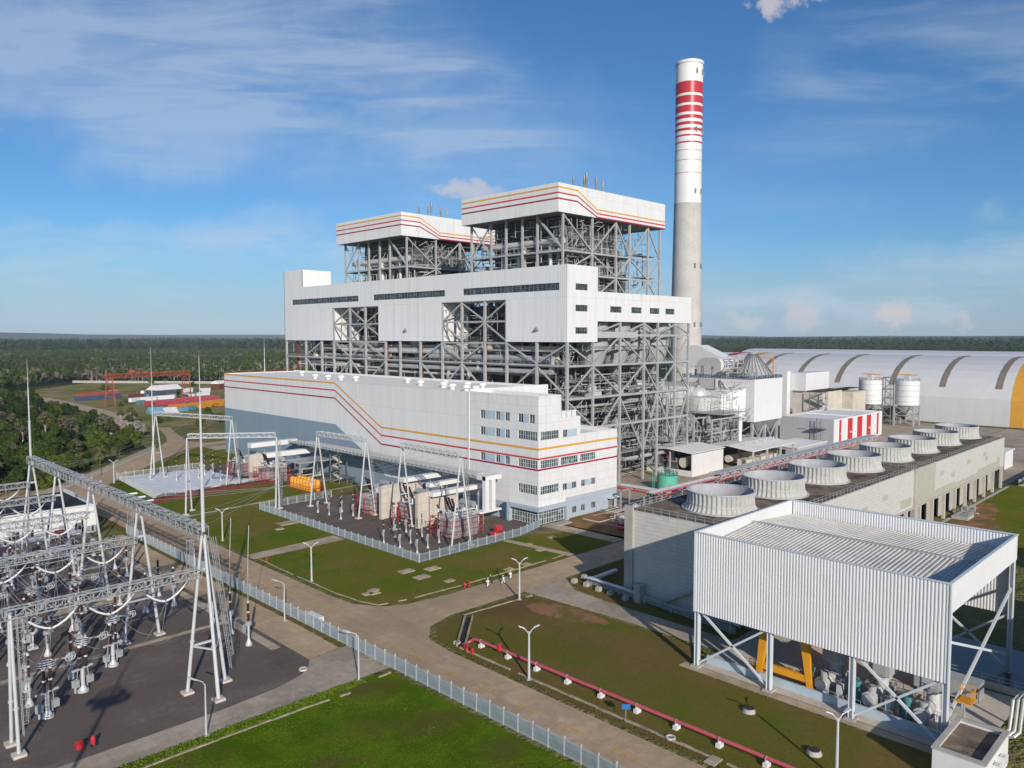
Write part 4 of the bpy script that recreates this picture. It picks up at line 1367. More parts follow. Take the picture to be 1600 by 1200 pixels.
for (a, b) in ((205.0, 207.4),):
    m = MB()
    m.box(a, CY0 - 0.5, 0, b, CY0 + 0.6, CZ + 0.2)
    m.build('pilaster', 'concrete', ct)
m = MB()
m.box(CX0 - 0.5, CY1 - 1.6, 0, CX0 - 0.01, CY1 + 0.3, CZ + 0.9)
m.build('pilaster', 'concrete', ct)
m = MB()
m.box(CX0 + 0.4, CY0 + 0.3, CZ - 0.4, CX1 - 0.4, CY1 - 0.4, CZ + 0.05)
m.build('deck', 'deck_dirty', ct)
for i in range(18):
    x = 121 + i * 10.05
    if 203 < x < 209:
        continue
    m = MB()
    m.box(x - 0.32, CY0 + 0.05, 0, x + 0.32, CY0 + 0.8, 7.4)
    m.build('column', 'concrete_tan', ct)
m = MB()
m.box(CX0 + 0.5, CY0 - 0.25, 7.0, CX1, CY0 + 0.5, 7.38)
m.build('ledge', 'concrete', ct)
m = MB()
for i in range(17):
    x = 121.6 + i * 10.05
    if 196 < x < 209:
        continue
    m.box(x + 0.6, CY0 + 2.2, 0, x + 6.0, CY0 + 2.5, 7.0)
m.build('fill_wall', 'concrete', ct)
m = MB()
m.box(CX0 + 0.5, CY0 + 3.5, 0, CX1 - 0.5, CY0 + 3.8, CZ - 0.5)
m.build('dark_backing', 'dark', ct)
m = MB()
rail(m, [(CX0 + 0.2, CY1 - 0.3, CZ), (CX0 + 0.2, CY0 + 0.4, CZ), (CX1 - 0.2, CY0 + 0.4, CZ), (CX1 - 0.2, CY1 - 0.3, CZ)], 1.15, 0.045, 1.8)
rail(m, [(CX0 + 0.2, CY1 - 0.3, CZ), (CX1, CY1 - 0.3, CZ)], 1.15, 0.045, 1.8)
for x in (206, ):
    rail(m, [(x, CY0 + 0.4, CZ), (x, CY1 - 0.4, CZ)], 1.15, 0.045, 1.8)
m.build('railing', 'galv', ct)
# slanting stair on the end wall
m = MB()
m.bar((CX0 - 0.7, 80.0, 0.3), (CX0 - 0.7, 66.0, 8.4), 1.2, 0.25)
m.bar((CX0 - 1.3, 80.0, 1.3), (CX0 - 1.3, 66.0, 9.4), 0.08)
m.box(CX0 - 1.4, 64.0, 8.3, CX0 - 0.05, 66.4, 8.5)
m.build('stair', 'galv', ct)


def fan_stack(i):
    x, y = 132.5 + 21.65 * i, 75.6
    nm = ['nearest fan stack on the cooling tower deck, largest of the row of eight'] + \
         ['%s fan stack from the near end of the cooling tower deck' % ORD[k] for k in range(1, 7)] + ['farthest fan stack on the cooling tower deck, smallest of the row of eight']
    t = thing('fan_stack', nm[i], 'fan stack', (x, y, CZ), 'fan stacks on the cooling tower')
    prof = [(7.15, 0.05), (6.75, 0.35), (6.42, 0.9), (6.28, 1.5), (6.22, 2.2), (6.25, 3.0), (6.32, 3.75)]
    n = 176
    vs, fs = [], []
    for r_, z in prof:
        for k in range(n):
            a = 2 * math.pi * k / n
            rr = r_ + (0.12 if k % 4 in (0, 1) else -0.08)
            vs.append((x + rr * math.cos(a), y + rr * math.sin(a), CZ + z))
    for j in range(len(prof) - 1):
        for k in range(n):
            l = (k + 1) % n
            fs.append((j * n + k, j * n + l, j * n + n + l, j * n + n + k))
    MB().add(vs, fs).build('outer_shell', 'slat_grey', t)
    m = MB()
    pr = [(r_ - 0.22, CZ + z) for r_, z in prof[::-1]]
    m.lathe(x, y, [(6.40, CZ + 3.76)] + pr, 64, False)
    m.build('inner_shell', 'fan_inside', t, True)
    m = MB()
    m.lathe(x, y, [(7.25, CZ + 0.06), (7.3, CZ + 0.3), (7.05, CZ + 0.3)], 64, False)
    m.lathe(x, y, [(6.36, CZ + 1.45), (6.42, CZ + 1.45), (6.42, CZ + 1.55), (6.36, CZ + 1.55)], 64, False)
    m.lathe(x, y, [(6.36, CZ + 3.66), (6.46, CZ + 3.66), (6.46, CZ + 3.80), (6.15, CZ + 3.80)], 64, False)
    m.build('rim_band', 'galv_white', t)
    f = MB()
    f.lathe(x, y, [(0.8, CZ + 0.9), (0.8, CZ + 1.5)], 16)
    for k in range(6):
        a = 2 * math.pi * k / 6 + i
        u = Vector((math.cos(a), math.sin(a), 0))
        v = Vector((-math.sin(a), math.cos(a), 0.25))
        c = Vector((x, y, CZ + 1.2))
        f.slab([c + u * 0.7 - v * 0.3, c + u * 5.7 - v * 0.55, c + u * 5.7 + v * 0.55, c + u * 0.7 + v * 0.3], (0, 0, 0.06))
    f.build('fan_blades', 'steel_dark', t)


for i in range(8):
    fan_stack(i)

# ------------------------------------------------------------------ pump shed
SX0, SX1, SY0, SY1, ST, SB = 100.0, 132.2, 26.5, 61.2, 20.75, 8.6
ps = thing('pump_shed', 'white ribbed open-sided pump shed raised on steel columns, parapet round its ribbed roof', 'shed', (SX0, SY0, 0))


def ribbed(a0, a1, pitch, d):
    pts = []
    n = int((a1 - a0) / pitch)
    for k in range(n):
        b = a0 + k * pitch
        pts += [(b, 0), (b + pitch * 0.45, 0), (b + pitch * 0.55, d), (b + pitch * 0.9, d)]
    pts.append((a1, 0))
    return pts


def ribbed_wall(axis, c, u0, u1, z0, z1, pitch=0.42, d=0.065, sign=-1, mat='shed_white', thick=0.12):
    pr = ribbed(u0, u1, pitch, d)
    m = MB()
    vs = []
    for z in (z0, z1):
        for u, k in pr:
            vs.append(wallpt(axis, c, u, z, sign * k))
    n = len(pr)
    back = [wallpt(axis, c, u, z, -sign * thick) for z in (z0, z1) for u in (u0, u1)]
    fs = [(i, i + 1, i + 1 + n, i + n) for i in range(n - 1)]
    m.add(vs, fs)
    o = len(m.v)
    m.add(back, [(0, 1, 3, 2)])
    m.add([vs[0], back[0], back[2], vs[n]], [(0, 1, 2, 3)])
    m.add([vs[n - 1], back[1], back[3], vs[2 * n - 1]], [(0, 1, 2, 3)])
    m.add(list(vs[:n]) + [back[1], back[0]], [tuple(range(n + 2))])
    m.add(list(vs[n:2 * n]) + [back[3], back[2]], [tuple(range(n + 2))])
    return m.build('ribbed_wall', mat, ps)


ribbed_wall('x', SX0, SY0 + 0.1, SY1 - 0.1, SB, ST - 0.05)
ribbed_wall('x', SX1 - 0.2, SY0 + 0.3, SY1 - 0.3, SB, ST - 0.05)
m = MB()
m.box(SX0 + 0.15, SY0, 17.1, SX1 - 0.35, SY0 + 0.25, ST - 0.05)
m.build('fascia', 'white', ps)
m = MB()
m.box(SX0 + 0.15, SY1 - 0.25, SB, SX1 - 0.35, SY1, ST - 0.05)
m.build('fascia', 'white', ps)
m = MB()
m.box(SX0 - 0.16, SY0 - 0.06, ST - 0.06, SX0 + 0.22, SY1 + 0.06, ST + 0.06)
m.box(SX1 - 0.4, SY0 - 0.06, ST - 0.06, SX1 + 0.05, SY1 + 0.06, ST + 0.06)
m.box(SX0 + 0.22, SY0 - 0.06, ST - 0.06, SX1 - 0.4, SY0 + 0.34, ST + 0.06)
m.box(SX0 + 0.22, SY1 - 0.34, ST - 0.06, SX1 - 0.4, SY1 + 0.06, ST + 0.06)
m.box(SX0 - 0.14, SY0 - 0.04, SB, SX0 + 0.16, SY0 + 0.12, ST - 0.06)
m.box(SX0 - 0.14, SY1 - 0.12, SB, SX0 + 0.16, SY1 + 0.04, ST - 0.06)
m.build('edge_trim', 'trim', ps)
for (xa, xb, za, zb_) in ((SX0 + 0.3, 117.2, 18.2, 19.25), (SX1 - 0.6, 117.2, 18.2, 19.25)):
    pr = ribbed(SY0 + 0.35, SY1 - 0.35, 0.62, 0.16)
    m = MB()
    vs = [(xa, u, za + k) for u, k in pr] + [(xb, u, zb_ + k) for u, k in pr]
    n = len(pr)
    m.add(vs, [(i, i + 1, i + 1 + n, i + n) if xa < xb else (i + n, i + 1 + n, i + 1, i) for i in range(n - 1)])
    m.build('ribbed_roof', 'shed_roof', ps)
m = MB()
m.box(116.9, SY0 + 0.3, 19.3, 117.5, SY1 - 0.3, 19.52)
m.box(SX0 + 0.3, SY0 + 0.3, 17.5, SX1 - 0.4, SY1 - 0.3, 17.7)
m.build('ridge_cap', 'steel', ps)
sy = [26.9, 37.9, 49.3, 60.9]
for x in (SX0 + 0.62, SX1 - 0.85):
    for y in sy:
        m = MB()
        m.box(x - 0.42, y - 0.30, 0.25, x + 0.42, y - 0.22, 17.4)
        m.box(x - 0.42, y + 0.22, 0.25, x + 0.42, y + 0.30, 17.4)
        m.box(x - 0.06, y - 0.22, 0.25, x + 0.06, y + 0.22, 17.4)
        c_ = m.build('column', 'trim', ps)
        m = MB()
        m.box(x - 0.8, y - 0.7, 0.0, x + 0.8, y + 0.7, 0.25)
        m.build('base_plate', 'concrete', c_)
for x in (SX0 + 0.62, SX1 - 0.85):
    for (a, b) in ((60.6, 49.6), (37.6, 27.2)):
        for (za, zb_) in ((SB + 0.2, 0.6), (0.6, SB + 0.2)):
            MB().bar((x, a, za), (x, b, zb_), 0.3).build('brace', 'trim', ps)
MB().bar((SX0 + 0.35, SY0 + 0.4, 13.6), (SX1 - 0.4, SY0 + 0.4, 2.6), 0.32).build('brace', 'trim', ps)
MB().bar((SX0 + 0.35, SY0 + 0.45, 3.2), (SX1 - 0.4, SY0 + 0.45, 13.0), 0.32).build('brace', 'trim', ps)
MB().bar((SX0 + 0.35, SY1 - 0.5, 14.0), (SX1 - 0.4, SY1 - 0.5, 2.6), 0.32).build('brace', 'trim', ps)
for x in (108, 117, 125):
    MB().bar((x, SY0 + 0.4, 17.2), (x, SY1 - 0.4, 17.2), 0.4, 0.5).build('purlin', 'steel', ps)

# concrete apron, crane rail wall and pit of the pumps
sheet('pump_floor', 'concrete_tan', [(100.7, 23.5), (122.5, 23.5), (122.5, 60.8), (100.7, 60.8)], 0.05)
m = MB()
m.box(102.7, 27, 0, 103.1, 60.5, 1.15)
m.box(103.1, 27, 0, 104.6, 60.5, 0.45)
rl = m.build('rail_wall', 'window_blue')
tag(rl, 'low grey-blue concrete wall carrying the crane rail under the pump shed', 'wall')
pool = thing('water_basin', 'dark water basin with concrete rim and handrail behind the pumps', 'basin', (130, 40, 0))
m = MB()
m.box(123.2, 22, 0, 123.7, 58, 0.9)
m.box(123.7, 22, 0, 141, 22.4, 0.9)
m.box(123.7, 57.6, 0, 141, 58, 0.9)
m.build('rim', 'concrete_tan', pool)
m = MB()
m.box(123.7, 22.4, 0.1, 141, 57.6, 0.2)
m.build('water', 'pool_water', pool)
m = MB()
rail(m, [(123.4, 22.2, 0.9), (123.4, 57.8, 0.9)], 1.1, 0.04, 2.0)
rail(m, [(123.4, 22.2, 0.9), (141, 22.2, 0.9)], 1.1, 0.04, 2.0)
m.build('handrail', 'galv', pool)

# yellow gantry crane under the shed
gc = thing('gantry_crane', 'yellow gantry crane straddling the pumps under the white shed', 'crane', (104, 48.6, 0))
for x in (103.8, 121.5):
    for (y0, y1) in ((52.4, 51.0), (44.8, 46.4)):
        m = MB()
        b = [(x - 0.35, y0 - 0.4, 0.9), (x + 0.35, y0 - 0.4, 0.9), (x + 0.35, y0 + 0.4, 0.9), (x - 0.35, y0 + 0.4, 0.9)]
        tp = [(x - 0.45, y1 - 0.75, 13.2), (x + 0.45, y1 - 0.75, 13.2), (x + 0.45, y1 + 0.75, 13.2), (x - 0.45, y1 + 0.75, 13.2)]
        m.add(b + tp, [(3, 2, 1, 0), (4, 5, 6, 7), (0, 1, 5, 4), (1, 2, 6, 5), (2, 3, 7, 6), (3, 0, 4, 7)])
        l_ = m.build('leg', 'yellow', gc)
        m = MB()
        m.box(x - 0.3, y0 - 0.9, 0.46, x + 0.3, y0 + 0.9, 0.95)
        m.build('wheel_bogie', 'yellow', l_)
    m = MB()
    m.bar((x, 52.0, 2.0), (x, 45.2, 2.0), 0.6, 0.95)
    m.build('end_beam', 'yellow', gc)
for y in (46.6, 50.8):
    m = MB()
    m.box(101.5, y - 0.5, 13.2, 123.5, y + 0.5, 14.8)
    m.build('girder', 'yellow', gc)
m = MB()
rail(m, [(103.2, 53.4, 1.0), (104.6, 53.4, 1.0), (104.6, 54.4, 1.0)], 1.0, 0.04, 0.6)
m.box(103.2, 53.0, 0.95, 104.6, 54.4, 1.0)
m.build('ladder_cage', 'yellow', gc)

# vertical pumps with their motors
pumps = ['farthest of three vertical pumps under the shed, beside the yellow crane leg', 'middle vertical pump with grey boxed motor between two shed columns', 'nearest vertical pump with grey boxed motor behind the shed corner column']
for k, y in enumerate((43.4, 37.0, 30.6)):
    t = thing('circulating_pump', pumps[k], 'pump', (109, y, 0), 'vertical pumps under the shed')
    m = MB()
    m.lathe(109, y, [(1.5, 0.05), (1.5, 0.6), (0.9, 0.9), (0.8, 3.2), (1.2, 3.4), (1.2, 3.9)], 20)
    m.build('discharge_head', 'galv_white', t)
    m = MB()
    m.box(107.5, y - 1.35, 3.9, 110.5, y + 1.35, 7.3)
    m.box(107.4, y - 0.9, 7.3, 110.6, y + 0.9, 7.9)
    m.box(107.35, y - 1.0, 4.2, 107.5, y + 1.0, 6.9)
    m.build('motor', 'steel', t)
    m = MB()
    m.tube((108.2, y, 1.7), (103.8, y, 1.7), 0.75, 14)
    m.tube((106.4, y, 1.7), (106.2, y, 1.7), 1.05, 14)
    m.tube((104.4, y, 1.7), (104.2, y, 1.7), 1.05, 14)
    m.build('discharge_pipe', 'insul', t)
    for dx, dy in ((105.2, 0.0), (105.4, 2.0), (106.2, 2.6)):
        m = MB()
        m.lathe(dx, y + dy, [(0.62, 0.1), (0.62, 1.6), (0.35, 1.9), (0.35, 2.6), (0.55, 2.6), (0.55, 3.3)], 14)
        m.build('valve', 'teal' if dy else 'steel', t)
    m = MB()
    m.box(104.6, y - 2.6, 0.05, 105.5, y - 1.9, 2.2)
    m.build('control_cabinet', 'galv_white', t)
    m = MB()
    m.path([(106.6, y - 2.4, 0.05), (106.6, y - 2.4, 3.6), (106.2, y - 2.6, 4.2), (105.2, y - 3.2, 4.2)], 0.12)
    m.path([(111.4, y + 1.8, 0.05), (111.4, y + 1.8, 4.6), (110.6, y + 1.2, 4.9)], 0.10)
    m.build('vent_pipe', 'galv', t)
    m = MB()
    rail(m, [(104.0, y - 3.0, 0.05), (104.0, y + 3.0, 0.05), (111.8, y + 3.0, 0.05), (111.8, y - 3.0, 0.05)], 1.15, 0.035, 1.0)
    rail(m, [(106.2, y - 3.0, 0.9), (106.2, y + 3.0, 0.9)], 1.15, 0.035, 0.8)
    m.build('handrail', 'galv', t)
    clutter(t, 104.2, 112, y - 2.9, y + 2.9, 0.3, 2.6, 5, ['galv', 'steel', 'insul'], 60 + k, 0.06, 0.2)
t = thing('steel_tank', 'grey horizontal boxed tank on saddles beside the water basin', 'tank', (116, 29, 0))
m = MB()
m.box(115.5, 27.0, 0.6, 118.5, 35.0, 3.0)
m.build('body', 'galv', t)
m = MB()
for y in (28, 31, 34):
    m.box(115.4, y, 0.05, 118.6, y + 0.5, 0.6)
m.build('saddle', 'concrete', t)
t = thing('ladder_platform', 'yellow caged access platform at the shed corner column', 'platform', (103, 25.4, 0))
m = MB()
rail(m, [(101.6, 24.4, 6.2), (103.8, 24.4, 6.2), (103.8, 26.2, 6.2)], 1.4, 0.05, 0.6)
m.box(101.6, 24.4, 6.1, 103.8, 26.2, 6.2)
m.build('cage', 'yellow', t)
m = MB()
m.tube((102.6, 25.4, 0.05), (102.6, 25.4, 6.1), 0.12)
m.build('post', 'galv', t)
# low wall around the near side, pipe loops at the frame edge
t = thing('insulated_pipes', 'three insulated grey pipes bent in a tall loop beside the pump floor', 'pipes', (110, 21, 0))
for k in range(3):
    m = MB()
    y = 20.6 + k * 0.55
    m.path([(104, y + 4.4, 0.35), (109.5, y + 1.0, 0.35), (110.2, y + 0.5, 0.9), (110.6, y + 0.3, 5.0 - k * 0.25), (111.4, y, 5.4 - k * 0.25), (118, y - 1.5, 5.4 - k * 0.25)], 0.2, 8)
    m.build('pipe', 'insul', t, True)
m = MB()
m.tube((112.4, 20.8, 0), (112.4, 20.8, 5.4), 0.22, 10)
m.build('support_post', 'galv_white', t)

# small white guard house with flat dirty roof
gh = thing('switch_house', 'small white flat-roofed house with stained roof and parapet by the shed corner', 'building', (92.7, 20.7, 0))
m = MB()
gx0, gx1, gy0, gy1 = 92.7, 102.5, 20.7, 25.95
m.box(gx0, gy0, 0, gx0 + 0.3, gy1, 3.85)
m.box(gx1 - 0.3, gy0, 0, gx1, gy1, 3.85)
m.box(gx0 + 0.3, gy0, 0, gx1 - 0.3, gy0 + 0.3, 3.85)
m.box(gx0 + 0.3, gy1 - 0.3, 0, gx1 - 0.3, gy1, 3.85)
m.build('wall', 'white', gh)
m = MB()
m.box(gx0 - 0.12, gy0 - 0.12, 3.85, gx0 + 0.5, gy1 + 0.12, 4.05)
m.box(gx1 - 0.5, gy0 - 0.12, 3.85, gx1 + 0.12, gy1 + 0.12, 4.05)
m.box(gx0 + 0.5, gy0 - 0.12, 3.85, gx1 - 0.5, gy0 + 0.5, 4.05)
m.box(gx0 + 0.5, gy1 - 0.5, 3.85, gx1 - 0.5, gy1 + 0.12, 4.05)
m.build('parapet', 'concrete', gh)
m = MB()
m.box(gx0 + 0.3, gy0 + 0.3, 3.2, gx1 - 0.3, gy1 - 0.3, 3.4)
m.build('roof', 'deck_dirty', gh)
for x in (95.2, 97.6):
    m = MB()
    m.box(x, gy0 - 0.8, 2.1, x + 1.3, gy0 - 0.02, 2.25)
    m.box(x, gy0 - 0.8, 2.25, x + 0.08, gy0 - 0.02, 3.0)
    m.box(x + 1.22, gy0 - 0.8, 2.25, x + 1.3, gy0 - 0.02, 3.0)
    s_ = m.build('unit_shelf', 'white', gh)
    m = MB()
    m.box(x + 0.15, gy0 - 0.6, 2.26, x + 1.15, gy0 - 0.1, 2.9)
    m.build('air_conditioner', 'insul', s_)

# railed channel and blocks in the shade before the tower
t = thing('pipe_rack', 'low L-shaped rack of pale pipes in the shade before the cooling tower end', 'pipe rack', (118.5, 90, 0))
m = MB()
for k in range(4):
    z = 0.5 + k * 0.32
    m.tube((118.6 + 0.0, 96.6, z), (117.8, 84.5, z), 0.09, 8)
    m.tube((117.6, 83.4, z), (115.0, 62.5, z), 0.09, 8)
m.build('pipe', 'galv', t)
m = MB()
m.bar((118.8, 97.0, 0.9), (128.2, 97.2, 0.9), 0.9, 0.5)
m.bar((118.2, 96.6, 1.75), (117.4, 84.5, 1.75), 1.0, 0.12)
m.build('cable_tray', 'trim', t)
m = MB()
for f_ in (0.05, 0.35, 0.65, 0.95):
    m.box(118.6 - 0.8 * f_ - 0.1, 96.6 - 12 * f_, 0, 118.6 - 0.8 * f_ + 0.1, 96.8 - 12 * f_, 1.7)
    m.box(117.6 - 2.6 * f_ - 0.1, 83.4 - 21 * f_, 0, 117.6 - 2.6 * f_ + 0.1, 83.6 - 21 * f_, 1.7)
m.build('support_post', 'galv', t)
t = thing('valve_pit', 'square pale concrete pier standing at the foot of the cooling tower corner', 'pier', (117.6, 83.9, 0))
m = MB()
m.box(116.9, 83.2, 0, 118.3, 84.5, 3.0)
m.build('shaft', 'concrete', t)
m = MB()
m.box(116.7, 83.0, 3.0, 118.8, 84.7, 3.35)
m.build('cap', 'concrete', t)
for k, (x, y) in enumerate(((117.7, 99.8), (121.1, 100.0), (117.7, 96.6), (117.2, 93.1), (116.9, 90.0), (116.6, 86.2))):
    m = MB()
    m.box(x - 0.5, y - 0.5, 0.03, x + 0.5, y + 0.5, 0.75)
    m.box(x - 0.35, y - 0.35, 0.75, x + 0.35, y + 0.35, 0.9)
    tag(m.build('foundation_block', 'concrete'), 'small cubic concrete footing in shade before the cooling tower corner', 'footing', 'row of concrete footings by the cooling tower')

# ------------------------------------------------------------------ buildings behind: red striped block, sheds, tanks, silos
rb = thing('striped_building', 'white flat-roofed block, one side greyed as shade, vertical red bands on its sunny side', 'industrial building', (350, 142.9, 0))
m = MB()
m.box(350, 143.2, 0.0, 350.3, 168.8, 12.0)
m.box(350.3, 168.5, 0, 408.5, 168.8, 12.0)
m.build('grey_wall', 'grey_clad', rb)  # grey cladding paints in the shade of this grazing-lit side
m = MB()
m.box(350, 142.9, 0, 408.8, 143.2, 12.0)
m.box(408.5, 143.2, 0, 408.8, 168.8, 12.0)
m.build('white_wall', 'white_clad', rb)
for (a, b) in ((355.6, 357.8), (365.4, 370.9), (376.8, 382.8), (388.5, 393.9), (401.8, 404.0)):
    m = MB()
    m.box(a, 142.8, 0.8, b, 142.89, 11.4)
    m.build('red_band', 'red', rb)
m = MB()
m.box(350.3, 143.2, 11.0, 408.5, 168.5, 11.2)
m.box(378, 143.2, 11.2, 378.4, 168.5, 11.6)
m.build('roof', 'roof_white', rb)
m = MB()
for x in (357, 368, 374, 385, 391, 399):
    m.box(x, 142.4, 4.6, x + 0.8, 142.88, 5.4)
m.build('wall_lamp', 'white', rb)
m = MB()
m.box(347.6, 148, 0, 347.8, 148.2, 12.5)
m.box(347.6, 150, 0, 347.8, 150.2, 12.5)
for z in range(1, 12):
    m.box(347.6, 148, z, 347.75, 150.2, z + 0.12)
m.box(346.6, 146.0, 7.5, 349.9, 152.5, 7.7)
m.build('cage_ladder', 'steel_dark', rb)
m = MB()
m.box(349.8, 156, 6.6, 349.99, 160, 6.8)
m.box(349.0, 146.5, 0, 349.99, 157, 0.8)
m.box(349.5, 147, 0.81, 349.98, 156.5, 2.2)
m.build('plinth_opening', 'steel_dark', rb)

# coal storage vaults
def vault(name, label, xa, xb, ya, yb, top, n=16):
    t = thing(name, label, 'storage hall', ((xa + xb) / 2, ya, 0), 'barrel-roofed coal storage halls')
    W_ = (xb - xa) / 2
    cx = (xa + xb) / 2
    prof = [(xa, 0.0), (xa + 0.4, 8)]
    for k in range(1, n):
        a = math.pi - math.pi * k / n
        c_, s_ = math.cos(a), math.sin(a)
        prof.append((cx + W_ * (abs(c_) ** 0.86) * (1 if c_ > 0 else -1), 8 + (top - 8) * (s_ ** 0.9)))
    prof += [(xb - 0.4, 8), (xb, 0.0)]
    m = MB()
    seg = []
    ycuts = [ya, ya + 6.5, yb]
    vs, fs = [], []
    for y in ycuts[1:]:
        vs += [(x, y, z) for x, z in prof]
    k = len(prof)
    fs += [(i, i + 1, i + 1 + k, i + k) for i in range(k - 1)]
    m.add(vs, fs)
    m.add([(x, yb, z) for x, z in prof], [tuple(range(k))])
    m.build('vault_shell', 'dome_white', t, False)
    m = MB()
    m.add([(x, y, z) for y in (ya, ya + 6.5) for x, z in prof], [(i, i + 1, i + 1 + k, i + k) for i in range(k - 1)])
    m.add([(x, ya, z) for x, z in prof], [tuple(range(k - 1, -1, -1))])
    m.build('orange_end_band', 'orange', t)
    return t, prof


v1, vp = vault('coal_storage_hall', 'huge white barrel-vaulted storage hall with brown skylight strips, nearer of two', 490, 600, 98.0, 312, 37.5)


def vault_strip(t, prof, y, wd, zlo, off, name, mat):
    m = MB()
    pts = [(x, z) for x, z in prof if z > zlo and x < 548]
    for (x0, z0), (x1, z1) in zip(pts[:-1], pts[1:]):
        nx, nz = -(z1 - z0), (x1 - x0)
        ln = math.hypot(nx, nz)
        nx, nz = nx / ln * off, nz / ln * off
        m.slab([(x0 + nx, y, z0 + nz), (x1 + nx, y, z1 + nz), (x1 + nx, y + wd, z1 + nz), (x0 + nx, y + wd, z0 + nz)], (-nx * 0.7, 0, -nz * 0.7))
    m.build(name, mat, t)


for y in (111, 139.5, 167.5, 200.5, 227, 254):
    vault_strip(v1, vp, y - 1.6, 3.2, 20, 0.25, 'skylight_strip', 'skylight')
vault_strip(v1, vp, 268, 9, 24, 0.2, 'orange_roof_band', 'orange')
vault_strip(v1, vp, 288, 7, 24, 0.2, 'red_roof_band', 'red')
m = MB()
m.box(489.3, 182, 0, 489.9, 199, 3.5)
m.box(489.3, 158, 0, 489.9, 170, 8.0)
m.build('doorway', 'dark', v1)
v2, vp2 = vault('coal_storage_hall', 'farther storage hall showing only its roof ridge behind the big vault', 612, 712, 120, 345, 38.6)

# twin fly ash silos with a stair tower between them
for k, (x, y, lb) in enumerate(((455.5, 166.0, 'round white ash silo on braced legs, left of the pair before the vault'), (461.5, 148.2, 'round white ash silo on braced legs, right of the pair before the vault'))):
    t = thing('ash_silo', lb, 'silo', (x, y, 0), 'twin ash silos')
    r_ = 6.2
    m = MB()
    m.lathe(x, y, [(r_, 11.5), (r_, 24.9), (r_ - 0.4, 25.1), (r_ - 1.0, 25.5)], 36)
    m.build('drum', 'white', t, False)
    m = MB()
    for z in (13.5, 16.5, 19.5, 22.5):
        m.lathe(x, y, [(r_ + 0.02, z), (r_ + 0.1, z), (r_ + 0.1, z + 0.15), (r_ + 0.02, z + 0.15)], 36, False)
    m.build('hoop', 'steel', t)
    m = MB()
    m.lathe(x, y, [(1.0, 4.6), (r_ - 1.2, 11.4)], 24, False)
    m.build('hopper', 'insul', t, True)
    m = MB()
    rail(m, [(x + r_ * math.cos(a * math.pi / 8), y + r_ * math.sin(a * math.pi / 8), 25.1) for a in range(17)], 1.2, 0.07, 2.5)
    m.build('handrail', 'steel', t)
    legs = [(x + sx * 5.0, y + sy_ * 5.0) for sx, sy_ in ((-1, -1), (1, -1), (1, 1), (-1, 1))]
    for (lx, ly) in legs:
        m = MB()
        m.box(lx - 0.4, ly - 0.4, 0, lx + 0.4, ly + 0.4, 11.5)
        m.build('leg', 'steel', t)
    for a, b in zip(legs, legs[1:] + legs[:1]):
        m = MB()
        m.bar((a[0], a[1], 0.5), (b[0], b[1], 5.5), 0.3)
        m.bar((b[0], b[1], 0.5), (a[0], a[1], 5.5), 0.3)
        m.bar((a[0], a[1], 5.8), (b[0], b[1], 5.8), 0.35)
        m.bar((a[0], a[1], 6), (b[0], b[1], 11), 0.3)
        m.bar((b[0], b[1], 6), (a[0], a[1], 11), 0.3)
        m.build('brace', 'steel', t)
    m = MB()
    m.box(x - 2, y - 1.4, 25.4, x + 2, y + 1.4, 28.0)
    m.build('dust_filter', 'insul', t)
    m = MB()
    m.bar((x + 1, y - 5, 28.3), (x + 1, y + 5, 28.3), 0.5)
    m.bar((x + 1, y + 1, 26), (x + 1, y + 1, 28.3), 0.4)
    m.build('davit', 'yellow', t)
t = thing('stair_tower', 'dark steel stair tower standing between the twin ash silos', 'stair tower', (457, 157, 0))
cols = [(456, 155, 0, 27), (460, 155, 0, 27), (460, 159.4, 0, 27), (456, 159.4, 0, 27)]
frame_members(t, cols, [(i, (i + 1) % 4, z) for i in range(4) for z in (5, 10, 15, 20, 26.7)], [], 0.35, 0.3, 0.2, 'steel_dark')
m = MB()
for k in range(8):
    z = 1 + k * 3.2
    m.bar((456.2, 155.3 if k % 2 else 159.1, z), (456.2, 159.1 if k % 2 else 155.3, z + 3.2), 1.0, 0.2)
m.build('stair', 'steel_dark', t)

# precipitator with hoppers, ring of blue railings and a ribbed cone
ep = thing('precipitator', 'large white clad precipitator casing on legs with a blue-topped railing round its roof', 'precipitator', (300, 156, 0))
m = MB()
m.box(300.2, 156, 13.8, 325, 156.4, 31.8)
m.box(324.6, 156.4, 13.8, 325, 192, 31.8)
m.build('white_wall', 'white', ep)
m = MB()
m.box(299.8, 156.1, 20.5, 300.2, 192, 31.8)
m.box(300.2, 191.6, 13.8, 324.6, 192, 31.8)
m.box(299.9, 156.1, 13.8, 300.2, 192, 20.5)
m.add([(299.8, 160, 15), (299.8, 190, 15), (299.8, 190, 28), (299.8, 160, 28), (293.5, 168, 18.9), (293.5, 183, 18.9), (293.5, 183, 25), (293.5, 168, 25)], [(0, 1, 5, 4), (1, 2, 6, 5), (2, 3, 7, 6), (3, 0, 4, 7), (4, 5, 6, 7)])
m.build('grey_wall', 'white_panel', ep)
m = MB()
m.slab([(300.2, 156.4, 13.7), (324.6, 156.4, 13.7), (318, 160, 7.5), (306, 160, 7.5)], (0, 0.3, 0))
for k in range(4):
    y = 160.4 + k * 8
    m.add([(300.5, y - 4, 13.7), (324.5, y - 4, 13.7), (324.5, y + 4, 13.7), (300.5, y + 4, 13.7), (311, y - 0.8, 6), (314, y - 0.8, 6), (314, y + 0.8, 6), (311, y + 0.8, 6)],
          [(0, 1, 5, 4), (1, 2, 6, 5), (2, 3, 7, 6), (3, 0, 4, 7), (7, 6, 5, 4)])
m.build('hopper', 'steel_dark', ep)
m = MB()
m.box(300.2, 156.4, 31.5, 324.6, 191.6, 31.8)
m.build('roof', 'roof_white', ep)
m = MB()
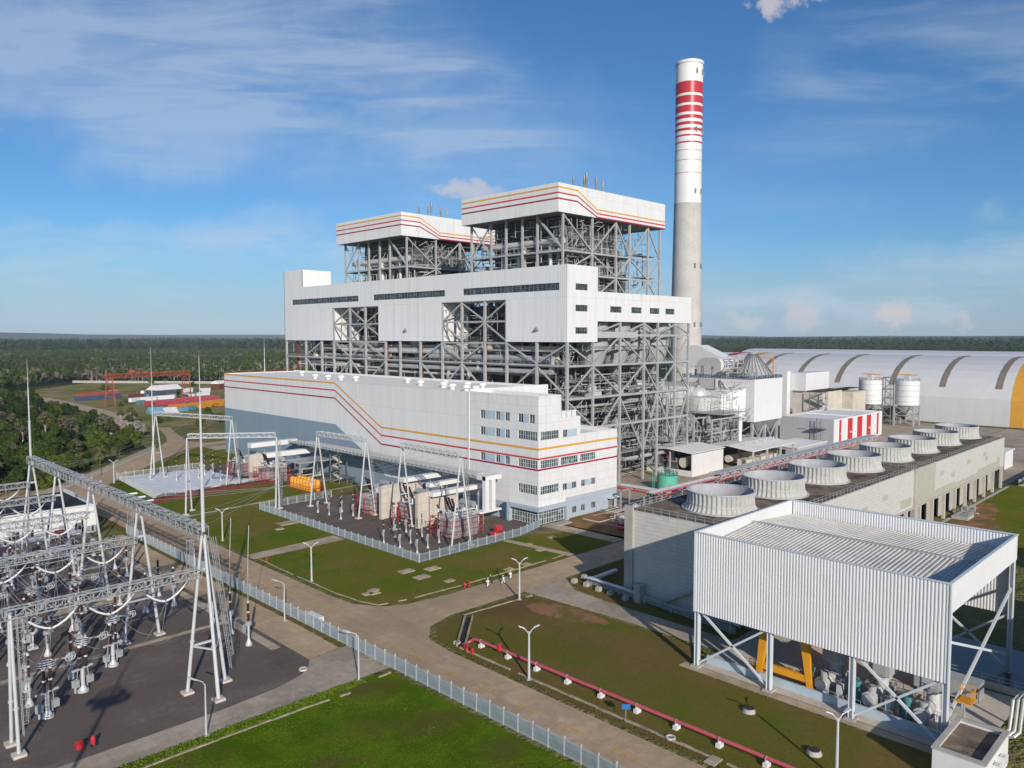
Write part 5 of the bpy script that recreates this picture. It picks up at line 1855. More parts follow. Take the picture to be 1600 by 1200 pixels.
rail(m, [(325, 156, 32), (299.6, 156, 32), (299.6, 192, 32)], 1.3, 0.09, 2)
m.build('railing', 'steel', ep)
m = MB()
r_ = random.Random(3)
for k in range(46):
    f_ = k / 46
    y = 156.3 + 35 * f_
    m.box(299.3, y, 31.9, 299.6, y + 0.3, 32.7 + r_.uniform(0, 0.9))
for k in range(16):
    x = 300.5 + 24 * k / 16
    m.box(x, 155.5, 31.9, x + 0.4, 155.8, 32.7 + r_.uniform(0, 0.9))
m.build('blue_insulator_box', 'blue_cont', ep)
for (x, y) in ((301, 157.5), (312, 157.5), (323, 157.5), (301, 175), (323, 175), (301, 190), (312, 190), (323, 190)):
    m = MB()
    m.box(x - 0.5, y - 0.5, 0, x + 0.5, y + 0.5, 13.7)
    m.build('leg', 'steel', ep)
for (a, b) in (((301, 157.5), (312, 157.5)), ((312, 157.5), (323, 157.5)), ((301, 157.5), (301, 175)), ((301, 175), (301, 190))):
    m = MB()
    m.bar((*a, 0.5), (*b, 12.5), 0.45)
    m.bar((*b, 0.5), (*a, 12.5), 0.45)
    m.build('brace', 'steel', ep)
m = MB()
for (za, zb_, w_) in ((31, 24, 0),):
    for (ya, yb) in ((190, 183), (176, 169), (172, 165)):
        m.bar((298.8, ya, 31), (297.5, yb, 23), 1.0, 0.2)
        m.bar((298.4, ya, 32), (297.1, yb, 24), 0.1, 0.1)
m.build('stair', 'steel_dark', ep)
m = MB()
m.box(296.8, 172.8, 27.2, 299.5, 181.0, 31.3)
m.build('hanging_platform', 'insul', ep)
m = MB()
m.box(296.6, 172.6, 26.9, 299.4, 181.2, 27.2)
m.box(296.6, 172.6, 27.2, 296.8, 173.2, 31.5)
m.box(296.6, 180.6, 27.2, 296.8, 181.2, 31.5)
m.box(298, 176.5, 21.5, 299.4, 178.0, 26.9)
m.build('platform_frame', 'steel_dark', ep)
cn_ = thing('ribbed_cone', 'grey ribbed conical roof with flat top standing on the precipitator deck', 'absorber top', (318, 164, 31.9))
m = MB()
m.lathe(316.5, 166, [(8.6, 31.9), (8.6, 33.2), (1.8, 42.0), (1.8, 42.8)], 44)
m.build('cone', 'steel', cn_, True)
m = MB()
for k in range(26):
    a = 2 * math.pi * k / 26
    m.bar((316.5 + 8.7 * math.cos(a), 166 + 8.7 * math.sin(a), 33.3), (316.5 + 1.9 * math.cos(a), 166 + 1.9 * math.sin(a), 42.2), 0.28)
m.build('rib', 'steel_dark', cn_)
m = MB()
m.bar((318, 157.0, 31.9), (318, 157.0, 40.2), 0.4)
m.bar((318, 157.0, 40.2), (318, 163, 40.6), 0.4)
m.build('davit', 'yellow', cn_)
t = thing('open_scaffold', 'open grey pipe scaffold between the white duct and the ribbed cone', 'scaffold', (308, 170, 31.9))
cols = [(307 + 5 * (k % 3), 168 + 4.5 * (k // 3), 31.9, 41.2) for k in range(6)]
frame_members(t, cols, [(a, b, z) for a, b in ((0, 1), (1, 2), (3, 4), (4, 5), (0, 3), (1, 4), (2, 5)) for z in (34, 36, 38, 40, 41.2)], [], 0.3, 0.22, 0.2, 'galv_white')
t = thing('flue_duct', 'rounded white flue duct rising over the precipitator towards the chimney', 'duct', (310, 180, 31.9))
m = MB()
pf = [(175.5, 31.9), (175.5, 38.2), (176.6, 39.6), (178.4, 40.2), (184.5, 40.2), (186.6, 39.2), (187.6, 37.2), (187.6, 31.9)]
m.slab([(306, y, z) for y, z in pf], (14, 0, 0))
m.build('casing', 'white', t, False)
m = MB()
for x in (306.0, 310.5, 315):
    m.slab([(x - 0.1, y * 1.002 - 0.36, z + 0.12) for y, z in pf], (0.3, 0, 0))
m.build('band', 'insul', t)
t = thing('conveyor_head', 'grey-white sloping conveyor head house beside the chimney foot', 'conveyor', (342, 205, 0))
m = MB()
m.slab([(336, 214, 34), (336, 214, 45), (336, 206, 45.5), (336, 190, 38.5), (336, 190, 33)], (10, 0, 0))
m.build('gallery', 'white_panel', t)
for (x, y) in ((337, 212), (345, 212), (337, 192), (345, 192)):
    m = MB()
    m.box(x - 0.5, y - 0.5, 0, x + 0.5, y + 0.5, 33.5)
    m.build('leg', 'steel', t)

# round tank with domed vessel in front of the precipitator
t = thing('elevated_tank', 'broad round white tank raised on a braced steel frame before the precipitator', 'tank', (285, 172.5, 0))
m = MB()
m.lathe(285, 172.5, [(7.1, 18.9), (7.1, 24.4), (6.6, 24.7)], 40)
m.build('drum', 'insul', t, True)
fx = [(278, 164.5), (285, 163.5), (292, 165), (293, 180.5), (278, 180.5), (277.5, 172.5)]
for (x, y) in fx:
    m = MB()
    m.box(x - 0.45, y - 0.45, 0, x + 0.45, y + 0.45, 18.8)
    m.build('leg', 'steel', t)
for a, b in zip(fx, fx[1:] + fx[:1]):
    m = MB()
    m.bar((*a, 9.2), (*b, 18.4), 0.4)
    m.bar((*b, 9.2), (*a, 18.4), 0.4)
    m.bar((*a, 0.6), (*b, 9.0), 0.4)
    m.bar((*a, 18.5), (*b, 18.5), 0.6)
    m.bar((*a, 9.1), (*b, 9.1), 0.6)
    m.build('brace', 'steel', t)
m = MB()
m.box(276.5, 157, 18.4, 294.5, 183, 18.75)
m.build('platform', 'steel', t)
m = MB()
rail(m, [(276.5, 183, 18.8), (276.5, 157, 18.8), (294.5, 157, 18.8)], 1.2, 0.06)
for z in (19, 21.5, 24):
    rail(m, [(277, 163.0, z), (277, 157.4, z), (284, 157.4, z)], 2.4, 0.07, 2.0)
m.build('railing', 'galv', t)
clutter(t, 277, 293, 163.5, 181, 1, 8.6, 18, ['galv', 'pipe', 'steel', 'insul'], 77, 0.15, 0.5)
t = thing('domed_vessel', 'white domed vessel standing behind the broad round tank', 'vessel', (291, 176, 18.8))
m = MB()
m.lathe(290, 177, [(4.2, 18.8), (4.2, 25.0), (3.9, 26.2), (3.0, 27.4), (1.6, 28.2), (0.1, 28.4)], 28)
m.build('shell', 'insul', t, True)
m = MB()
m.lathe(290, 177, [(0.7, 28.0), (0.7, 29.0)], 12)
m.build('nozzle', 'steel', t)

# small silo cage, open canopies, green tank, white exhaust pipe
t = thing('caged_silo', 'small grey silo drum inside a railed steel cage beside the bunker columns', 'silo', (265, 175, 0))
m = MB()
m.lathe(263, 174, [(3.7, 9.6), (3.7, 14.4), (3.0, 15.2)], 28)
m.lathe(263, 174, [(1.0, 5.5), (3.7, 9.6)], 28, False)
m.build('drum', 'insul', t, True)
cols = [(259, 170, 0, 19), (267, 170, 0, 19), (267, 178.5, 0, 19), (259, 178.5, 0, 19)]
frame_members(t, cols, [(i, (i + 1) % 4, z) for i in range(4) for z in (8.6, 15.4, 18.9)], [(0, 0.5, 1, 8), (3, 0.5, 0, 8)], 0.45, 0.4, 0.3, 'galv')
m = MB()
for z in (8.9, 15.6, 18.0):
    rail(m, [(259, 178.5, z), (259, 170, z), (267, 170, z)], 1.2, 0.06)
m.lathe(263, 174, [(4.2, 18.9), (4.2, 19.2), (0.2, 19.9)], 24)
m.build('railing', 'galv', t)
t = thing('white_stack', 'slim white exhaust pipe rising through the grey canopy roof', 'exhaust pipe', (280, 151, 0))
m = MB()
m.lathe(280.5, 152, [(0.75, 0), (0.75, 17.0)], 16)
m.build('shaft', 'white', t, True)
m = MB()
m.lathe(280.5, 152, [(0.95, 16.6), (0.95, 17.6), (0.7, 17.6)], 16)
m.build('cap', 'steel', t)
t = thing('pump_house', 'white walled open-ended house with grey shed roof and tank inside', 'building', (237, 146.6, 0))
m = MB()
m.box(237.0, 146.6, 0, 258.4, 147.0, 7.9)
m.box(258.0, 147.0, 0, 258.4, 166, 7.9)
m.box(237.0, 147.0, 0, 237.4, 166, 2.0)
m.build('wall', 'white', t)
m = MB()
m.slab([(236, 146.2, 8.3), (259, 146.2, 8.3), (259, 157, 9.2), (236, 157, 9.2)], (0, 0, 0.22))
m.slab([(236, 167, 8.3), (259, 167, 8.3), (259, 157.0, 9.2), (236, 157.0, 9.2)], (0, 0, 0.22))
m.build('roof', 'roof_white', t)
for (x, y) in ((237.2, 156), (237.2, 165.7), (258, 165.7)):
    m = MB()
    m.box(x - 0.25, y - 0.25, 2.0, x + 0.25, y + 0.25, 8.4)
    m.build('post', 'steel', t)
m = MB()
m.tube((239, 151.5, 4.4), (252, 151.5, 4.4), 1.9, 18)
m.build('tank', 'cream', t, True)
m = MB()
m.box(239, 154, 0.0, 256, 164, 5.5)
m.build('machinery', 'casing', t)
clutter(t, 238, 245, 154, 165, 2, 7.5, 8, ['red', 'galv', 'steel'], 31, 0.15, 0.4)
m = MB()
m.bar((234.0, 151.0, 0.2), (236.8, 157, 2.3), 1.2, 0.2)
m.bar((233.4, 151.0, 1.3), (236.2, 157, 3.4), 0.08)
m.build('stair', 'galv', t)
t = thing('canopy', 'open canopy with pale folded roof over tan machines behind the pipe rack', 'canopy', (263, 137, 0))
m = MB()
m.slab([(262, 136.5, 7.3), (297, 136.5, 7.3), (297, 147, 8.5), (262, 147, 8.5)], (0, 0, 0.25))
m.slab([(262, 158.5, 7.3), (297, 158.5, 7.3), (297, 147.02, 8.5), (262, 147.02, 8.5)], (0, 0, 0.25))
m.build('roof', 'roof_white', t)
for x in (263, 274, 285, 296):
    for y in (137, 158):
        m = MB()
        m.box(x - 0.3, y - 0.3, 0, x + 0.3, y + 0.3, 7.3)
        m.build('post', 'insul', t)
m = MB()
for x in (266, 275, 284):
    m.box(x, 141, 0, x + 6, 145, 3.4)
    m.tube((x, 149, 3), (x + 7, 149, 3), 1.4, 12)
m.build('machinery', 'cream', t)
m = MB()
m.box(262.5, 157.5, 0, 296.5, 158.3, 7.0)
m.build('back_wall', 'casing', t)
m = MB()
for x in (268, 277, 283, 291, 294):
    m.tube((x, 143, 8.0), (x, 143, 10.0), 0.22)
m.build('roof_pipe', 'insul', t)
t = thing('low_grey_house', 'low grey block with small dark window beyond the canopy', 'building', (302, 138, 0))
m = MB()
m.box(302, 138, 0, 330, 152, 4.4)
m.build('wall', 'grey_clad', t)
m = MB()
m.box(301.6, 137.6, 4.4, 330.4, 152.4, 4.7)
m.build('roof', 'roof_white', t)
m = MB()
m.box(301.9, 143, 1.4, 301.99, 146, 3.4)
m.build('window', 'dark', t)
t = thing('green_tank', 'round mint green tank with railed ladder before the white pump house', 'tank', (210, 139.5, 0))
m = MB()
m.lathe(211.0, 139.6, [(3.4, 0), (3.4, 4.9), (3.2, 5.1)], 32)
m.build('drum', 'green_tank', t, True)
m = MB()
rail(m, [(211 + 3.3 * math.cos(a * math.pi / 8), 139.6 + 3.3 * math.sin(a * math.pi / 8), 5.0) for a in range(17)], 1.3, 0.06, 1.2)
for a in (0, 1):
    m.bar((207.2, 142.0 + a * 0.8, 0), (207.2, 142.0 + a * 0.8, 6), 0.1)
for z in range(12):
    m.bar((207.2, 142.0, 0.4 + z * 0.5), (207.2, 142.8, 0.4 + z * 0.5), 0.07)
m.build('ladder', 'green_tank', t)

# beige transfer house with outside stair, white conveyor bridges and small houses before the vault
t = thing('transfer_house', 'tall beige transfer house with dark windows and outside zigzag stair', 'building', (400, 180, 0))
m = MB()
m.box(402, 171, 0, 428, 187, 20.6)
m.box(428, 165, 0, 446, 176, 19.5)
m.build('wall', 'concrete_tan', t)
m = MB()
m.box(400.5, 179.2, 20.7, 430, 187.5, 30.3)
m.box(430, 176.2, 12.5, 449.5, 178.2, 21)
m.box(396, 187.5, 0, 400, 192, 31)
m.build('gallery', 'white', t)
m = MB()
m.box(401.4, 170.4, 20.61, 450, 179, 20.9)
m.box(300 + 101.5, 180.5, 6.5, 401.99, 182, 8.3)
m.box(401.5, 176, 6.5, 401.99, 177.5, 8.3)
m.build('window', 'dark', t)
m = MB()
for k in range(6):
    z = 2.0 + k * 3.1
    a, b = ((176, 168.5) if k % 2 else (168.5, 176))
    m.bar((399.8, a, z), (399.8, b, z + 3.1), 1.4, 0.3)
    m.box(399, 167.5, z - 0.1, 401.4, 169.2, z + 0.05)
    m.bar((399.2, a, z + 1.1), (399.2, b, z + 4.2), 0.12)
for (x, y) in ((399.2, 168), (399.2, 176.4), (401.2, 168)):
    m.bar((x, y, 0), (x, y, 21), 0.3)
m.build('stair', 'steel_dark', t)
t = thing('blue_grey_house', 'low blue-grey house with black roof between the beige house and the silos', 'building', (430, 160, 0))
m = MB()
m.box(428, 160, 0, 455, 178, 8.2)
m.build('wall', 'blue_panel', t)
m = MB()
m.box(427.5, 159.5, 8.2, 455.5, 178.5, 8.5)
m.build('roof', 'dark', t)
t = thing('white_shelter', 'small white shelter with open side past the far end of the cooling tower', 'building', (330, 72, 0))
m = MB()
m.box(333, 72, 0, 345, 72.3, 6.5)
m.box(344.7, 72.3, 0, 345, 80, 6.5)
m.build('wall', 'white', t)
m = MB()
m.box(332.5, 71.5, 6.5, 345.5, 80.5, 6.8)
m.build('roof', 'roof_white', t)
m = MB()
m.box(333, 80, 0, 333.4, 80.4, 6.5)
m.build('post', 'white', t)

# main pipe rack running between the tower and the sheds
pr_ = thing('pipe_bridge', 'long elevated pipe bridge with truss and pink fire main behind the fan stacks', 'pipe bridge', (178, 121.5, 0))
for k in range(17):
    x = 178 + k * 10
    m = MB()
    for y in (119.6, 123.4):
        m.box(x - 0.2, y - 0.2, 0, x + 0.2, y + 0.2, 7.2)
    m.box(x - 0.2, 119.4, 6.1, x + 0.2, 123.6, 6.5)
    m.build('trestle', 'galv', pr_)
for k, (y, z, r_, mt) in enumerate(((119.9, 6.85, 0.26, 'fire_pink'), (120.7, 6.8, 0.28, 'insul'), (121.5, 6.75, 0.22, 'galv_white'), (122.3, 6.8, 0.3, 'insul'), (123.1, 6.75, 0.2, 'steel'), (120.5, 5.7, 0.2, 'red'))):
    m = MB()
    m.tube((176.0, y, z), (338, y, z), r_, 10)
    m.build('pipe', mt, pr_, True)
m = MB()
m.box(209, 119.5, 8.0, 338, 123.5, 8.15)
for x in range(209, 338, 3):
    m.bar((x, 119.5, 6.6), (x + 3, 119.5, 8.1) if (x // 3) % 2 else (x, 119.5, 8.1), 0.14)
    m.bar((x, 119.5, 8.1), (x + 3, 119.5, 6.6), 0.12)
m.bar((209, 119.5, 6.55), (338, 119.5, 6.55), 0.2)
m.build('truss', 'galv_white', pr_)
m = MB()
rail(m, [(209, 119.5, 8.15), (338, 119.5, 8.15)], 1.1, 0.05)
m.build('railing', 'galv', pr_)
t = thing('pipe_bridge', 'short branch pipe bridge with red pipe from the office block corner', 'pipe bridge', (177, 138, 0))
for k, y in enumerate((124, 132, 140, 150)):
    m = MB()
    m.box(176.0, y, 0, 176.35, y + 0.35, 6.0)
    m.box(180.2 if y < 136 else 183.2, y, 0, 180.55 if y < 136 else 183.5, y + 0.35, 6.0)
    m.box(175.8, y, 5.6, 183.6, y + 0.35, 6.0)
    m.build('trestle', 'galv', t)
for k, (x, z, mt) in enumerate(((181.4, 6.3, 'insul'), (182.1, 6.3, 'galv_white'), (182.8, 6.25, 'steel'), (181.8, 5.2, 'red'), (183.2, 6.3, 'insul'))):
    m = MB()
    m.tube((x, 156, z), (x, 120.0, z), 0.24, 10)
    m.build('pipe', mt, t, True)
# fenced tank yard with a few vessels between the tower and the office block
t = thing('yard_equipment', 'cluttered fenced equipment bay with red skids in shade by the office block', 'equipment', (160, 118, 0))
m = MB()
for (x, y) in ((158, 118), (163, 121), (170, 117)):
    m.box(x, y, 0, x + 2.5, y + 1.6, 1.8)
m.build('skid', 'red', t)
m = MB()
for (x, y) in ((158.4, 118.3), (166, 119), (172, 124)):
    m.lathe(x + 1, y + 0.8, [(0.8, 0), (0.8, 3.4), (0.4, 3.8)], 12)
m.build('vessel', 'galv_white', t)
clutter(t, 155, 178, 115, 132, 0.3, 3.0, 12, ['galv', 'steel', 'insul'], 44, 0.08, 0.2)
# low pipes on sleepers at the right edge
t = thing('sleeper_pipes', 'bundle of pale pipes on low sleepers crossing the grass beyond the tower', 'pipes', (320, 60, 0))
for k in range(4):
    m = MB()
    m.tube((298, 60 - k * 1.3, 2.2 + (k % 2) * 0.9), (380, 60 - k * 1.3, 2.2 + (k % 2) * 0.9), 0.4, 10)
    m.build('pipe', 'insul', t, True)
m = MB()
for x in range(300, 380, 8):
    m.box(x, 55.4, 0, x + 0.5, 60.8, 1.8)
m.build('sleeper', 'concrete', t)
t = thing('pump_skid', 'small railed valve platform at the foot of the cooling tower by the grass', 'platform', (236, 60, 0))
m = MB()
m.box(233, 58.5, 0, 239, 62.5, 0.9)
m.build('plinth', 'concrete', t)
m = MB()
rail(m, [(233, 58.5, 0.9), (239, 58.5, 0.9), (239, 62.5, 0.9)], 1.1, 0.05, 1.0)
m.build('railing', 'galv', t)
clutter(t, 238, 242, 57, 62, 0.4, 4.0, 7, ['galv', 'steel'], 90, 0.1, 0.3)

# denser steel and ducting between the boiler and the precipitator
t = thing('duct_frame', 'dense grey duct and pipe frame under the round tank before the precipitator', 'pipe frame', (276, 168, 0))
cols = [(270 + 7 * (k % 4), 158.5 + 8 * (k // 4), 0, 17) for k in range(8)]
frame_members(t, cols, [(a, b, z) for a, b in ((0, 1), (1, 2), (2, 3), (4, 5), (5, 6), (6, 7)) for z in (6, 11.5, 16.8)], [(0, 0.5, 1, 6), (2, 6, 1, 0.5), (2, 6.4, 3, 11), (0, 11, 1, 6.4)], 0.5, 0.4, 0.3)
lattice(t, 268, 296, 157, 172, 0.5, 17.5, 260, 71, 'steel')
clutter(t, 268, 296, 158, 172, 2, 16, 16, ['insul', 'pipe', 'galv', 'steel'], 72, 0.15, 0.6)
t = thing('gas_duct', 'sloping grey gas duct running from the boiler frame to the precipitator inlet', 'duct', (270, 186, 20))
m = MB()
m.slab([(258, 178, 22), (258, 190, 22), (258, 190, 30), (258, 178, 30)], (36, 0, -2))
m.build('casing', 'insul', t)
m = MB()
for k in range(7):
    m.box(260 + k * 5, 177.7, 20.4, 260.5 + k * 5, 190.3, 30.2)
m.build('stiffener', 'steel', t)
# works beyond the frame on the sunny side, which throw the shade on the basin and the lawn
t = thing('filter_house', 'plain white filter house south of the water basin', 'building', (131, 8, 0))
m = MB()
m.box(114, 0, 0, 152, 15, 13)
m.build('wall', 'white_clad', t)
m = MB()
m.box(113.6, -0.4, 13, 152.4, 15.4, 13.4)
m.build('roof', 'roof_white', t)
for k in range(6):
    window(t, 'y', 0.0, 117 + k * 6, 120 + k * 6, 5, 7, 3, depth=-0.02)
t = thing('water_tank', 'round white water tank south of the cooling tower lawn', 'tank', (188, 9, 0))
m = MB()
m.lathe(188, 9, [(9, 0), (9, 13), (4, 14.4), (0.2, 15)], 40)
m.build('shell', 'white', t, True)
m = MB()
rail(m, [(188 + 9 * math.cos(a * math.pi / 10), 9 + 9 * math.sin(a * math.pi / 10), 13) for a in range(21)], 1.1, 0.05, 2)
m.build('handrail', 'galv', t)
lattice(ep, 292, 300, 157, 190, 1, 31, 170, 81, 'steel')
lattice(ep, 300, 324, 157, 190, 32, 37, 90, 82, 'galv')
t = thing('roof_machinery', 'grey fans and ducts crowded on the precipitator roof beside the ribbed cone', 'machinery', (306, 180, 31.9))
clutter(t, 301, 323, 158, 174, 32.2, 36.5, 12, ['insul', 'steel', 'pipe', 'galv'], 83, 0.3, 0.8)
m = MB()
for (x, y) in ((303, 160), (308, 159), (304, 172), (322, 176)):
    m.box(x, y, 31.9, x + 3, y + 2.2, 34.4)
m.build('fan_housing', 'steel', t)
# ------------------------------------------------------------------ trusses, gantries, switchyard
def truss(m, p, q, wd, ht, n, c=0.16, d=0.09, flat=True):
    p, q = Vector(p), Vector(q)
    ax = (q - p).normalized()
    sd_ = Vector((0, 0, 1)).cross(ax).normalized() * (wd / 2)
    up = Vector((0, 0, ht))
    cs = [sd_ * s + up * u for u in (0, 1) for s in (-1, 1)]
    for o in cs:
        m.bar(p + o, q + o, c, c)
    for i in range(n + 1):
        a = p.lerp(q, i / n)
        for (o1, o2) in ((cs[0], cs[2]), (cs[1], cs[3]), (cs[2], cs[3]), (cs[0], cs[1])):
            m.bar(a + o1, a + o2, d, d)
        if i < n:
            b = p.lerp(q, (i + 1) / n)
            for (o1, o2) in ((cs[0], cs[2]), (cs[1], cs[3]), (cs[2], cs[3])):
                if i % 2:
                    m.bar(a + o1, b + o2, d, d)
                else:
                    m.bar(a + o2, b + o1, d, d)
    return m


def cage_ladder(p, q, parent, off=(0.5, 0, 0)):
    p, q = Vector(p) + Vector(off), Vector(q) + Vector(off)
    m = MB()
    n = int((q - p).length / 0.45)
    s_ = Vector((0.35, 0, 0)) if abs(off[0]) < 0.2 else Vector((0, 0.35, 0))
    for s in (-1, 1):
        m.bar(p + s_ * s, q + s_ * s, 0.07)
    for i in range(n + 1):
        a = p.lerp(q, i / n)
        m.bar(a - s_, a + s_, 0.05)
    o = Vector(off).normalized() * 0.75
    for i in range(int(n / 2.5)):
        a = p.lerp(q, 0.1 + 0.88 * i / (n / 2.5))
        pts = [a + s_ * 1.1, a + s_ * 1.05 + o * 0.7, a + o, a - s_ * 1.05 + o * 0.7, a - s_ * 1.1]
        for u, v in zip(pts[:-1], pts[1:]):
            m.bar(u, v, 0.05)
    for k in (0, 1, 2):
        b = (s_ * 1.05 + o * 0.7, o, s_ * -1.05 + o * 0.7)[k]
        m.bar(p.lerp(q, 0.1) + b, q + b, 0.05)
    return m.build('caged_ladder', 'galv', parent)


def tleg(parent, p, q, r0=0.25, r1=0.19, name='leg', mat='galv_white'):
    m = MB()
    m.tube(p, q, r0, 12, r1)
    f = MB()
    k = Vector(p).lerp(Vector(q), 0.33)
    m.tube(k - Vector((0, 0, 0.12)), k + Vector((0, 0, 0.12)), r0 * 1.35, 12)
    o = m.build(name, mat, parent, False)
    f.box(p[0] - 0.7, p[1] - 0.7, 0, p[0] + 0.7, p[1] + 0.7, 0.35)
    f.build('footing', 'concrete_tan', o)
    return o


def mast(parent, x, y, z0, z1, r=0.26):
    m = MB()
    k = [z0 + (z1 - z0) * f_ for f_ in (0, 0.38, 0.72, 1.0)]
    m.lathe(x, y, [(r, k[0]), (r * 0.9, k[1])], 10)
    m.lathe(x, y, [(r * 0.62, k[1]), (r * 0.55, k[2])], 10)
    m.lathe(x, y, [(r * 0.32, k[2]), (r * 0.10, k[3])], 8)
    m.lathe(x, y, [(r * 1.4, k[1] - 0.1), (r * 1.4, k[1] + 0.1)], 10)
    return m.build('lightning_mast', 'galv_white', parent, False)


GY = [106.5, 131.4, 156.0, 177.6, 197.5]
sg = thing('switchyard_gantry', 'long lattice beam on tubular A-frames crossing the switchyard, lightning mast at each end', 'gantry', (45, 106.5, 0))
for k, y in enumerate(GY):
    for x in (42.2, 47.7):
        tleg(sg, (x, y, 0), (45 + (x - 45) * 0.08, y, 22))
    m = MB()
    m.bar((43.1, y, 6.6), (46.9, y, 6.6), 0.28)
    m.bar((44.2, y, 17.2), (45.8, y, 17.2), 0.35)
    if k == 0:
        m.bar((42.9, y, 6.6), (44.7, 103.0, 6.6), 0.2)
        m.bar((46.9, y, 6.6), (44.7, 103.0, 6.6), 0.2)
    m.build('tie_bar', 'galv_white', sg)
tleg(sg, (44.4, 101.4, 0), (45, 106.2, 21.6), 0.27, 0.2)
tleg(sg, (44.6, 202.6, 0), (45, 197.8, 21.6))
cage_ladder((47.9, 106.5, 1.8), (45.4, 106.5, 21.5), sg, (0.62, 0.0, 0))
cage_ladder((44.6, 131.4, 13), (44.8, 131.4, 21.5), sg, (-0.8, 0, 0))
cage_ladder((44.4, 107.0, 14.5), (44.6, 107, 21.5), sg, (-1.0, 0, 0))
m = MB()
truss(m, (45, 106.5, 21.6), (45, 198.0, 21.6), 1.5, 1.5, 46, 0.17, 0.085)
m.build('beam', 'galv', sg)
mast(sg, 45, 106.5, 22.5, 47.4, 0.26)
mast(sg, 45, 197.6, 22.5, 44.6, 0.24)
# cross gantries
where = ['nearest low lattice cross beam with three white V strings, ending at a caged ladder column', 'second lattice cross beam from the gate road, behind the nearest low one',
         'third lattice cross beam of the switchyard, before the white control house', 'fourth lattice cross beam, over the white control house forecourt', 'farthest lattice cross beam of the switchyard by the tree line']
for k, y in enumerate(GY):
    t = thing('cross_gantry', where[k], 'gantry', (21.4, y, 0), 'lattice cross beams of the switchyard')
    m = MB()
    x0 = 20.8 if k == 0 else -6.0
    truss(m, (x0, y, 16.3), (44.4, y, 16.3), 1.2, 1.1, 22 if k == 0 else 44, 0.14, 0.08)
    m.build('beam', 'galv', t)
    for dy in (1.6, -2.0):
        tleg(t, (21.4, y + dy, 0), (21.4, y + dy * 0.15, 17.0), 0.22, 0.18)
    if k:
        for dy in (1.6, -2.0):
            tleg(t, (-2.2, y + dy, 0), (-2.2, y + dy * 0.15, 17.0), 0.28, 0.24)
    if k in (0, 2):
        cage_ladder((21.4, y - 1.6, 2.2), (21.4, y - 0.3, 16.2), t, (0.62, 0, 0))
    else:
        cage_ladder((21.4, y - 1.6, 6.2), (21.4, y - 0.3, 16.2), t, (0.62, 0, 0))

# V strings under the cross beams
vs0 = thing('insulator_string', 'white V-shaped insulator string under the nearest cross beam, leftmost of three', 'insulator', (0, 0, 0), 'white V insulator strings under the cross beams')
for s in (-1, 1):
    m = MB()
    m.path([(s * x, 0, z) for x, z in ((3.3, 0.0), (2.5, -0.95), (1.6, -1.75), (0.7, -2.25), (0.12, -2.4))], 0.135, 8)
    m.build('string', 'white', vs0, True)
m = MB()
m.bar((-0.4, 0, -2.45), (0.4, 0, -2.45), 0.16)
m.bar((-0.1, -0.9, -2.6), (0.1, 0.9, -2.7), 0.10)
m.build('clamp', 'galv', vs0)
first = True
nb = ['nearest cross beam', 'second cross beam', 'third cross beam', 'fourth cross beam', 'farthest cross beam']
for k, y in enumerate(GY):
    for j, x in enumerate((39.6, 32.6, 25.8, 16.4, 10.0, 3.6)):
        if k == 0 and x < 20:
            continue
        lb = 'white V-shaped insulator string under the %s, %s counted from the road' % (nb[k], ORD[j])
        if first:
            vs0.location = (x, y, 16.3)
            vs0['label'] = lb
            first = False
        else:
            dup(vs0, (x, y, 16.3), 0, lb)
# phase conductors between the cross beams
for j, x in enumerate((39.6, 32.6, 25.8, 16.4, 10.0, 3.6)):
    m = MB()
    for a, b in zip(GY[:-1], GY[1:]):
        if x < 20 and a == GY[0]:
            a = GY[1]
            continue
        for dx in (-0.25, 0.25):
            m.path(sag((x + dx, a, 13.75), (x + dx, b, 13.75), 0.7), 0.035, 4)
            m.path(sag((x + dx, a + 0.6, 17.5), (x + dx, b - 0.6, 17.5), 0.9), 0.035, 4)
        m.path(sag((x, a, 13.75), (x - 1.0, a + 5, 7.3), 0.4, 6), 0.03, 4)
        m.path(sag((x, b, 13.75), (x - 1.0, b - 6, 7.3), 0.4, 6), 0.03, 4)
        m.path(sag((x + 1.2, a + 0.6, 17.5), (x - 1.2, a + 12, 9.5), 0.6, 6), 0.03, 4)
    o = m.build('conductor', 'galv')
    tag(o, 'bundle of overhead conductors strung along the switchyard, %s phase counted from the road' % ORD[j], 'power line', 'overhead conductors')
# strain insulators and lines towards the transformer portals
nsi = 0
for (ys, tgt, zt) in (((110.5, 115, 119.5), [(120.5, 196), (120.5, 190), (120.5, 183)], 20.6), ((136.5, 141, 145.5), [(120, 154.5), (120, 149), (120, 144)], 20.6),
                      ((160, 165, 170), [(104, 205.2), (98, 209.6), (92, 214)], 20.6), ((181, 186, 191), [(103, 272), (106, 262), (110, 252)], 20.6)):
    for y, tg in zip(ys, tgt):
        p = Vector((45.7, y, 21.7))
        q = Vector((tg[0], tg[1], zt))
        d = (q - p).normalized()
        m = MB()
        m.tube(p + d * 0.5, p + d * 3.9, 0.19, 8)
        nsi += 1
        tag(m.build('strain_insulator', 'white'), 'white rod insulator pulling off the long lattice beam, %s counted from the gate' % ORD[nsi - 1], 'insulator', 'rod insulators along the lattice beam')
        m = MB()
        m.path(sag(p + d * 3.9, q, 2.2, 14), 0.03, 4)
        tag(m.build('conductor', 'galv'), 'thin overhead line from the lattice beam across the road, %s from the gate' % ORD[nsi - 1], 'power line', 'lines over the road')

